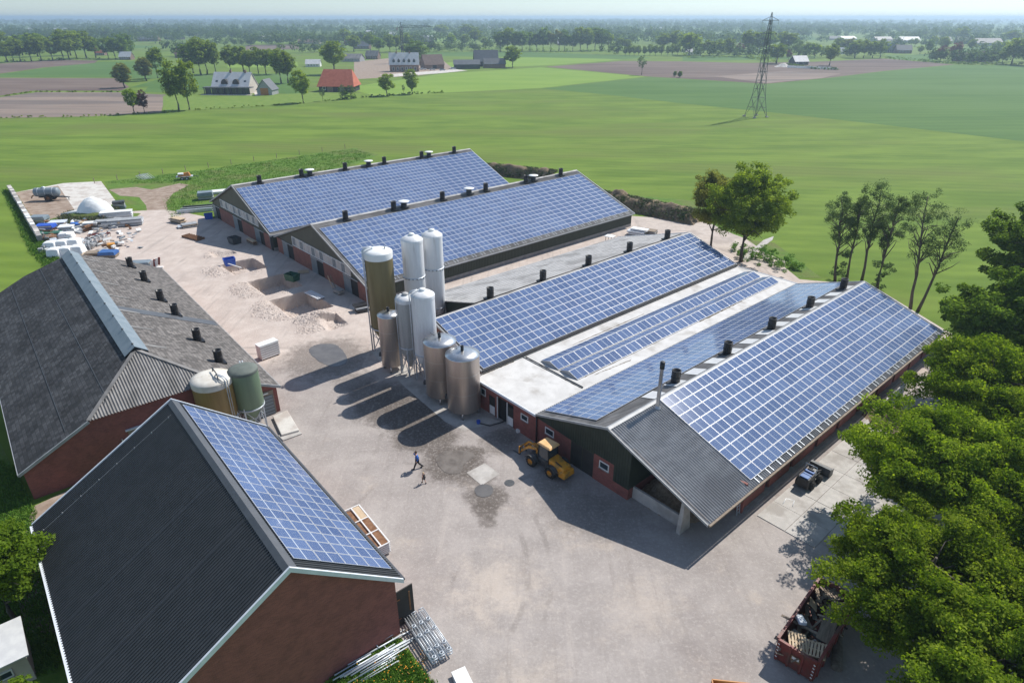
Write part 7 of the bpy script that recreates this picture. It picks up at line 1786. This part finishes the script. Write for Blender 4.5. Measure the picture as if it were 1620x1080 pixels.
C = np.array(C); v, q, ti = leaf_cloud(C, rng.uniform(.3, .6, len(C)), 60, .11, rng, rng.uniform(0, 1, len(C))); o = fast_mesh('scrub', v, q, 'grass_blade', tint=ti); tag(o, 'low green scrub round the sandy patch behind the barns', 'scrub', kind='stuff')
# hedge strips and ditches across the fields
def strip(px, label, h, w, m, seed, dens=1.0):
    rng = np.random.default_rng(seed); C = []
    for (a, b) in zip(px[:-1], px[1:]):
        A, B = G(*a), G(*b); L = (B - A).length; n = int(L * dens / max(.8, w * .4)); t = rng.uniform(0, 1, n)
        C.append(np.stack([A.x + (B.x - A.x) * t + rng.normal(0, w * .3, n), A.y + (B.y - A.y) * t + rng.normal(0, w * .3, n), rng.uniform(0, h, n)], 1))
    C = np.concatenate(C); v, q, ti = leaf_cloud(C, rng.uniform(.4, .8, len(C)) * w * .6, 26, .2 * w ** .5, rng, rng.uniform(0, .8, len(C))); o = fast_mesh('hedge', v, q, m, tint=ti); tag(o, label, 'hedge', kind='stuff')
strip([(-20, 187), (140, 185), (250, 179), (330, 173), (470, 165), (540, 158)], 'ragged field margin below the ploughed field and villa', .7, 1.1, 'leaf_mid', 1, .5)
strip([(540, 158), (570, 155), (612, 152), (655, 149), (700, 147)], 'dark grass margin below the orange-roofed barn', .9, 1.6, 'leaf_dark', 2, .9)
strip([(541, 157), (552, 156), (561, 156)], 'dark clipped hedge right of the orange-roofed barn', 3.0, 3.0, 'leaf_dark', 3, 4.0)
strip([(660, 84), (760, 81), (870, 83), (975, 83)], 'undergrowth at the foot of the tall oak belt', 4, 4.5, 'leaf_dark', 4, 1.0)
strip([(1080, 91), (1180, 91), (1230, 101)], 'hedge along the gardens left of the pylon', 4, 4, 'leaf_mid', 5, 1.0)
strip([(1245, 103), (1290, 110), (1325, 111)], 'clipped hedge round the white-fenced farmstead', 1.5, 2, 'leaf_dark', 6, 1.6)
strip([(0, 154), (52, 146), (150, 146), (200, 146)], 'grass balk between the two left ploughed fields', .6, 2, 'leaf_mid', 7, .5)
strip([(0, 99), (80, 96), (160, 95)], 'hedge at the foot of the left tree row', 2, 3, 'leaf_dark', 8, .6)
strip([(1400, 93), (1510, 102), (1640, 104)], 'dark hedge along the top of the crop field', 2.2, 3.0, 'leaf_dark', 9, 1.2)
# fence posts along the rough grass
for k in range(12):
    P = G(150 + k * 36, 290 - k * 5.0); o = MB().bar((0, 0, 0), (0, 0, 1.25), .12).build('fence_post', M['wood_old'], None, P); tag(o, 'thin wooden post of the wire fence along the rough grass', 'post', 'fence posts along the rough grass')

# ------------------------------------------------------------------ pylon and crane
mat('pylon_steel', (0.13, 0.135, 0.14), (0.17, 0.175, 0.18), 2, .6, metal=.3, coords='object')
P = G(1195, 185); py = empty('power_pylon', P, R(22)); tag(py, 'tall lattice power pylon standing at the edge of the crop field', 'pylon')
lv = [(0, 2.9), (7, 1.75), (13, 1.25), (19, .95), (24, .75), (28, .6), (31, .48), (33.2, .35), (35.6, .05)]
cn = lambda z, w: [Vector((sx * w, sy * w, z)) for sx, sy in ((-1, -1), (1, -1), (1, 1), (-1, 1))]
for k in range(4):
    mb = MB()
    for (z0, w0), (z1, w1) in zip(lv[:-1], lv[1:]): mb.bar(cn(z0, w0)[k], cn(z1, w1)[k], .17)
    mb.build('leg', M['pylon_steel'], py)
for k in range(4):
    mb = MB()
    for (z0, w0), (z1, w1) in zip(lv[:-2], lv[1:-1]):
        a0, b0, a1, b1 = cn(z0, w0)[k], cn(z0, w0)[(k + 1) % 4], cn(z1, w1)[k], cn(z1, w1)[(k + 1) % 4]
        mb.bar(a0, b1, .09); mb.bar(b0, a1, .09); mb.bar(a1, b1, .09)
        if z1 - z0 > 5: m0 = (a0 + a1 + b0 + b1) / 4; mb.bar((a0 + a1) / 2, m0, .1); mb.bar((b0 + b1) / 2, m0, .1)
    mb.build('lattice_face', M['pylon_steel'], py)
for (z, hw) in ((33.0, 3.7), (28.6, 3.9), (24.0, 3.3)):
    mb = MB()
    for s in (-1, 1):
        mb.bar((0, -.3, z), (s * hw, 0, z), .16); mb.bar((0, .3, z), (s * hw, 0, z), .16); mb.bar((0, 0, z + 1.3), (s * hw, 0, z), .12)
    ca = mb.build('cross_arm', M['pylon_steel'], py)
    for s in (-1, 1): MB().tube([(s * hw, 0, z), (s * hw, 0, z - 1.3)], .10, 6).build('insulator', M['galvanised'], ca)
for x in (-2.9, 2.9):
    for y in (-2.9, 2.9): MB().box((x, y, .2), (.9, .9, .4)).build('footing', M['concrete'], py)
P = G(638, 100); cr = empty('tower_crane', P, R(4)); tag(cr, 'dark tower crane rising behind the dormer house', 'crane')
hc = height_for(P, 42); mb = MB()
for sx, sy in ((-1, -1), (1, -1), (1, 1), (-1, 1)): mb.bar((sx * .8, sy * .8, 0), (sx * .8, sy * .8, hc), .55)
for k in range(int(hc / 2)):
    for (a, b) in (((-.8, -.8), (.8, -.8)), ((.8, -.8), (.8, .8)), ((.8, .8), (-.8, .8)), ((-.8, .8), (-.8, -.8))): mb.bar((*a, k * 2), (*b, k * 2 + 2), .2)
mb.build('mast', M['dark_steel'], cr)
mb = MB(); mb.bar((-3.5, -.5, hc - 1), (25, -.5, hc - .4), .3); mb.bar((-3.5, .5, hc - 1), (25, .5, hc - .4), .3); mb.bar((0, 0, hc + 1.0), (25, 0, hc + .2), .2)
for k in range(12): mb.bar((k * 2, -.5, hc - 1), (k * 2 + 1, 0, hc + .9), .14); mb.bar((k * 2 + 1, 0, hc + .9), (k * 2 + 2, .5, hc - 1), .14)
mb.build('jib', M['dark_steel'], cr)
mb = MB(); mb.bar((0, 0, hc - 1), (0, 0, hc + 3.2), .5); mb.bar((0, 0, hc + 3), (12, 0, hc), .1); mb.bar((0, 0, hc + 3), (-3.4, 0, hc - .8), .12); mb.build('tower_head', M['dark_steel'], cr)
MB().box((-3.2, 0, hc - 2), (1.4, 1.6, 2.2)).build('counterweight', M['concrete_dark'], cr); MB().box((1.1, -1.1, hc - 2), (1.2, 1.2, 1.8)).build('crane_cab', M['trim_grey'], cr)

# ------------------------------------------------------------------ houses and sheds in the countryside
def house(name, label, px, w, d, he, hr, rz, wall, roof, wins=(), doors=(), chim=(), cat='house', ov=.4, hip=0.0, gwin=(), solar=False):
    """Ridge along local x. px is the middle of the foot of the front (local -y) wall."""
    P = G(*px); e = empty(name, P, rz); e.location = P + Vector((-math.sin(rz), math.cos(rz), 0)) * (d / 2); tag(e, label, cat)
    mb = MB(); a, b = w / 2, d / 2
    g = lambda x: [(x, -b, 0), (x, b, 0), (x, b, he), (x, 0, hr - .12), (x, -b, he)]
    ins = hip
    if hip: mb.box((0, 0, he / 2), (w, d, he))
    else: mb.add(g(-a) + g(a), [(4, 3, 2, 1, 0), (5, 6, 7, 8, 9)] + [(i, (i + 1) % 5, 5 + (i + 1) % 5, 5 + i) for i in range(5)])
    mb.build('wall', M[wall], e)
    k = (hr - he) / b; zo = he - k * ov
    rf = None
    for s in (-1, 1):
        o = MB().slab([(-a - ov, s * (b + ov), zo), (a + ov, s * (b + ov), zo), (a + ov - ins, 0, hr), (-a - ov + ins, 0, hr)], (0, 0, .14)).build('roof', M[roof], e); rf = rf or o
    if hip:
        for s in (-1, 1): MB().slab([(s * (a + ov), -b - ov, zo), (s * (a + ov), b + ov, zo), (s * (a + ov - ins), 0, hr)], (0, 0, .13)).build('roof', M[roof], e)
    for (x, z, ww, hh) in wins:
        wo = MB().box((x, -b - .02, z), (ww, .08, hh)).build('window', M['window_glass'], e); f = MB()
        for (cx, cz, sx, sz) in ((x, z - hh / 2, ww + .2, .14), (x, z + hh / 2, ww + .2, .14), (x - ww / 2, z, .14, hh), (x + ww / 2, z, .14, hh)): f.box((cx, -b - .06, cz), (sx, .1, sz))
        f.build('window_frame', M['white_paint'], wo)
    for (x, z, ww, hh) in gwin:
        wo = MB().box((a + .02, x, z), (.08, ww, hh)).build('window', M['window_glass'], e)
    for (x, ww, hh, m_) in doors: MB().box((x, -b - .03, hh / 2), (ww, .10, hh)).build('door', M[m_], e)
    for (x, y) in chim: MB().box((x, y, hr + .3), (.9, .9, 1.6)).build('chimney', M['brick_far'], rf)
    return e, k
# villa with the pale roof
e, k = house('villa', 'farm villa with pale tiled roof, two black arched dormers and a dark glazed veranda', (366, 149), 18.5, 11, 3.6, 9.6, R(-4), 'wall_cream', 'roof_pale', chim=((6.5, 0), (-1, 0)))
for x in (-2.9, 2.9):
    mb = MB(); prof = [(-1.7, 0), (-1.5, .9), (-1.0, 1.7), (-.3, 2.15), (.5, 2.15), (1.1, 1.7), (1.5, .9), (1.7, 0)]
    mb.slab([(x + q, -5.0, 4.6 + z) for q, z in prof], (0, 2.8, 0)); dm = mb.build('dormer', M['wall_black'], e)
    MB().box((x, -5.03, 5.5), (1.5, .06, 1.2)).build('window', M['window_glass'], dm)
for x in (-7.2, 7.2): MB().box((x, -3.6, 5.75), (1.2, 1.0, .12), rx=.82).build('roof_light', M['window_glass'], e)
vr = MB().box((0, -7.6, 3.3), (24, 4.4, .35)).build('veranda_roof', M['roof_slate'], e)
for q in range(8): MB().box((-11.4 + q * 3.25, -9.5, 1.6), (.3, .3, 3.2)).build('veranda_post', M['wall_black'], e)
for q in range(7): MB().box((-9.8 + q * 3.25, -8.8, 1.55), (2.9, .08, 2.9)).build('glass_screen', M['window_glass'], e)
MB().box((0, -10.6, .1), (25, 2.2, .2)).build('terrace', M['concrete_pale'], e)
e, k = house('garage', 'small gabled garage with orange door right of the villa', (436, 149.5), 8, 7.4, 2.6, 7.0, R(86), 'trim_grey', 'roof_slate', cat='garage')
MB().box((-4.06, 0, 1.6), (.10, 3.9, 3.2)).build('garage_door', M['orange_paint'], e)
house('hay_barn', 'barn with large orange-red tiled hip roof and black walls', (532, 146), 17.5, 13, 3.4, 10.2, R(-3), 'wall_black', 'roof_tile_red', doors=((-3, 3, 2.8, 'wood_old'), (3, 2.4, 2.6, 'trim_grey')), hip=2.2, ov=.8, cat='barn', wins=((-6, 1.8, 1.5, 1.2),))
e, k = house('dormer_house', 'brick house with pale roof and five dormers below the crane', (640, 114), 20, 9.5, 5.0, 12.0, R(6), 'brick_far', 'roof_pale', wins=[(-7.5 + q * 3, 2.0, 1.4, 2.0) for q in range(6)], doors=((-1.2, 1.4, 2.6, 'wall_black'),), chim=((-5, 0), (4, 0)))
for q in range(5):
    mb = MB(); x = -7.0 + q * 3.5; mb.slab([(x - .9, -4.0, 5.6), (x + .9, -4.0, 5.6), (x + .9, -4.0, 7.4), (x, -4.0, 8.5), (x - .9, -4.0, 7.4)], (0, 3.0, 0)); dm = mb.build('dormer', M['roof_slate'], e); MB().box((x, -4.05, 6.6), (1.1, .08, 1.2)).build('window', M['window_glass'], dm)
house('field_barn', 'brown-roofed brick barn right of the dormer house', (688, 109.5), 15, 10, 3.2, 9.5, R(28), 'brick_far', 'roof_tile_brown', cat='barn', doors=((0, 3, 2.6, 'wall_black'),), gwin=((0, 4.5, 1.5, 1.5),))
house('field_shed', 'low shed with blue-grey roof and green walls', (739, 109.5), 19, 9, 3.2, 6.0, R(6), 'clad_green', 'roof_slate', cat='shed', doors=((-3, 3, 2.6, 'wall_black'),))
house('field_barn', 'dark slate-roofed barn, the higher of the two at the lane end', (770, 106), 18, 12, 4.0, 11.5, R(8), 'wall_black', 'roof_slate', cat='barn')
house('field_barn', 'low brick outbuilding against the dark slate barn', (783, 108), 16, 8, 3.0, 6.5, R(8), 'brick_far', 'roof_slate', cat='barn', gwin=((0, 2.2, 2.0, 1.6),))
house('farmhouse', 'farmhouse with bright sheet roof inside the white fence', (1268, 103), 12, 9, 2.6, 6.5, R(12), 'wall_black', 'roof_pale', wins=((-4, 1.8, 2, 1.5), (2, 1.8, 2, 1.5)))
wfn = empty('board_fence', G(1248, 107.5)); tag(wfn, 'white board fence round the bright-roofed farmhouse', 'fence')
for q in range(18):
    P = G(1248 + q * 4.3, 107.5 + (q / 17) * 3.2) - G(1248, 107.5); o = MB().box((0, 0, .8), (2.6, .2, 1.5)).build('fence_panel', M['plastic_white'], wfn, P, -.1)
heap('gravel_heap', 'pale gravel heap left of the bright-roofed farmhouse', 'heap', G(1238, 106), 6, 5, 3.2, 'concrete_pale', 9)
FAR = [  # px, width px, wall mat, roof mat, ridge height m, label
 (198, 95, 18, 'brick_far', 'roof_pale', 6.5, 'small house with white gable behind the dark clump'), (158, 88, 14, 'brick_far', 'roof_tile_red', 6.5, 'reddish house half hidden in the left tree row'),
 (233, 66, 30, 'brick_far', 'roof_slate', 8, 'slate-roofed farm with white ends beyond the left trees'), (272, 63, 26, 'wall_black', 'roof_slate', 8, 'dark farm right of the slate-roofed one'), (302, 56, 16, 'wall_cream', 'roof_pale', 7, 'pale house far beyond the villa'),
 (95, 50, 28, 'wall_cream', 'roof_pale', 8, 'long white-roofed industrial shed far left'), (48, 49, 12, 'wall_cream', 'roof_pale', 7, 'small white shed on the far left horizon'), (290, 92, 24, 'brick_far', 'roof_tile_brown', 8, 'brown-roofed farm behind the tall tree pair'),
 (385, 56, 22, 'wall_black', 'roof_slate', 9, 'dark barn beyond the avenue'), (422, 66, 26, 'trim_grey', 'roof_pale', 9, 'grey steep-roofed farm beyond the avenue'), (488, 70, 34, 'wall_cream', 'roof_tile_brown', 6, 'long low farm building with white wall'), (495, 106, 22, 'plastic_white', 'roof_pale', 5, 'white polytunnel behind the villa garage'),
 (555, 98, 30, 'trim_grey', 'roof_fibre', 6, 'low grey shed left of the dormer house'), (572, 78, 24, 'brick_far', 'roof_slate', 8, 'white-gabled slate farm left of the crane'), (588, 94, 20, 'brick_far', 'roof_fibre', 7, 'grey farm building left of the brick dormer house'), (556, 72, 20, 'brick_far', 'roof_tile_red', 7, 'red-roofed farm left of the crane'),
 (585, 54, 16, 'wall_cream', 'roof_pale', 7, 'small pale shed far behind the crane'), (622, 57, 12, 'plastic_white', 'roof_pale', 7, 'tiny white house far behind the crane'), (668, 63, 34, 'wall_cream', 'roof_pale', 6, 'long pale greenhouse right of the crane'), (675, 70, 22, 'wall_black', 'roof_slate', 9, 'dark house with white gable right of the crane'),
 (773, 46, 18, 'plastic_white', 'roof_pale', 8, 'white block far behind the tall belt'), (890, 72, 16, 'brick_far', 'roof_pale', 6, 'small house seen through the tall belt'), (974, 52, 22, 'brick_far', 'roof_slate', 7, 'slate farm right behind the tall belt'), (1040, 48, 18, 'wall_cream', 'roof_pale', 7, 'pale farm on the far right of the tall belt'),
 (1096, 87, 22, 'plastic_white', 'roof_pale', 6, 'white house in the hedge at the left end of the pylon gardens'), (1114, 80, 16, 'wall_cream', 'roof_pale', 7, 'pale-roofed house in the pylon gardens'), (1150, 82, 10, 'wall_cream', 'roof_tile_red', 7, 'small pink gable in the pylon gardens'),
 (1320, 64, 14, 'wall_cream', 'roof_slate', 6, 'small grey shed far right of the pylon'), (1344, 64, 26, 'plastic_white', 'roof_pale', 6, 'white long shed far right of the pylon'), (1400, 68, 30, 'trim_grey', 'roof_slate', 8, 'blue-grey barn group, leftmost'), (1412, 71, 16, 'plastic_white', 'roof_slate', 7, 'white-gabled barn before the blue-grey group'), (1440, 68, 30, 'trim_grey', 'roof_pale', 8, 'pale-roofed barn in the blue-grey group'),
 (1430, 85, 22, 'brick_far', 'roof_slate', 8, 'slate-roofed farmhouse with brick wall right of the ploughed field'), (1411, 84, 14, 'wall_black', 'roof_slate', 8, 'dark barn beside the brick farmhouse'), (1495, 70, 22, 'brick_far', 'roof_slate', 9, 'slate farm above the copper beeches'), (1525, 70, 20, 'wall_black', 'roof_slate', 9, 'dark farm right of the copper beeches'),
 (1566, 73, 44, 'trim_grey', 'roof_fibre', 9, 'long grey shed with pale ridge near the right edge'), (1530, 98, 30, 'brick_far', 'roof_tile_brown', 7, 'brown-roofed low farm behind the hedge on the right'), (1558, 98, 22, 'brick_far', 'roof_tile_brown', 8, 'brown-roofed house right of the low farm'), (1330, 86, 12, 'plastic_white', 'roof_pale', 6, 'small white house behind the farmstead trees'),
]
rf_ = random.Random(12)
for (x, y, wp, wm, rm, hr, lb) in FAR:
    P = G(x, y); w = wp * depth(P) / FPX
    house('farm_building', lb, (x, y), w, min(w * .7, 16), hr * .42, hr, R(rf_.uniform(-14, 14)), wm, rm, wins=[(-w * .3 + q * w * .2, hr * .22, w * .07, hr * .18) for q in range(4)], cat='building')
# parked cars by the dormer house and villa
mat('car_white', (0.75, 0.76, 0.77), rough=.25); mat('car_grey', (0.28, 0.30, 0.32), rough=.25)
def car(px, rz, m, label):
    e = empty('parked_car', G(*px), rz); tag(e, label, 'car', 'cars parked at the far houses')
    mb = MB(); mb.slab([(-2.1, -.85, .35), (2.1, -.85, .35), (2.15, -.85, .75), (1.2, -.85, .95), (-1.9, -.85, 1.0), (-2.15, -.85, .8)], (0, 1.7, 0)); mb.build('body', M[m], e, bevel=.05)
    mb = MB(); mb.hexa([(-1.7, -.78, .98), (1.0, -.78, .95), (1.0, .78, .95), (-1.7, .78, .98)], [(-1.3, -.65, 1.45), (.3, -.65, 1.45), (.3, .65, 1.45), (-1.3, .65, 1.45)]); mb.build('cabin', M['window_glass'], e)
    MB().box((-.5, 0, 1.47), (1.5, 1.25, .05)).build('roof', M[m], e)
    for x in (-1.3, 1.3):
        for s in (-1, 1): wheel(e, x, s * .8, .32, .22, 'steel', s)
for a in (((670, 111), .3, 'car_white', 'white car left of the brown-roofed barn'), ((684, 111.5), .2, 'car_white', 'white car right in front of the brown-roofed barn'), ((700, 112), .1, 'car_grey', 'grey car right of the brown-roofed barn'), ((413, 147), 1.3, 'car_grey', 'dark car left of the villa garage'), ((419, 147), 1.4, 'car_white', 'white van-like car beside the villa garage'), ((717, 110), .2, 'car_white', 'white car at the low blue-grey shed')): car(*a)
field([(400, 143), (424, 142), (432, 150), (404, 152)], 'concrete_pale', .06, 'driveway'); field([(600, 119), (640, 116), (720, 110), (740, 112), (700, 116), (620, 122)], 'concrete_pale', .06, 'driveway')

# ------------------------------------------------------------------ loose clutter between the piles
rs_ = random.Random(61); mb = MB()
for k in range(150):
    t = rs_.random(); P = G(70 + t * 150 + rs_.uniform(-6, 6), 372 - t * 14 + rs_.gauss(0, 8) + (rs_.random() < .35) * 26)
    if P.x > -52: continue
    mb.box((P.x, P.y, rs_.uniform(.15, 1.0)), (rs_.uniform(.3, 1.7), rs_.uniform(.15, .8), rs_.uniform(.05, .35)), rz=rs_.uniform(0, 3.1), rx=rs_.uniform(-.4, .4), m=rs_.choice([0, 0, 1, 1, 2, 3, 4, 5]))
o = mb.build('clutter', [M['trim_grey'], M['plastic_white'], M['wood_old'], M['ridge_blue'], M['galvanised'], M['rust']]); tag(o, 'jumble of small boards, frames and scrap between the storage piles', 'scrap', kind='stuff')
# ------------------------------------------------------------------ air
hz = MB().box((0, 6900, 21.5), (27800, 14180, 45.0))
hz = hz.build('haze', [])
hm = bpy.data.materials.new('haze_air'); hm.use_nodes = True
nt = hm.node_tree; nt.nodes.clear()
o_ = nt.nodes.new('ShaderNodeOutputMaterial'); pv = nt.nodes.new('ShaderNodeVolumePrincipled')
pv.inputs['Color'].default_value = (0.62, 0.82, 1.0, 1); pv.inputs['Density'].default_value = 0.00029; pv.inputs['Anisotropy'].default_value = 0.35
nt.links.new(pv.outputs[0], o_.inputs['Volume'])
hz.data.materials.clear(); hz.data.materials.append(hm)
tag(hz, 'pale blue summer haze over the farmland', 'haze', kind='stuff')
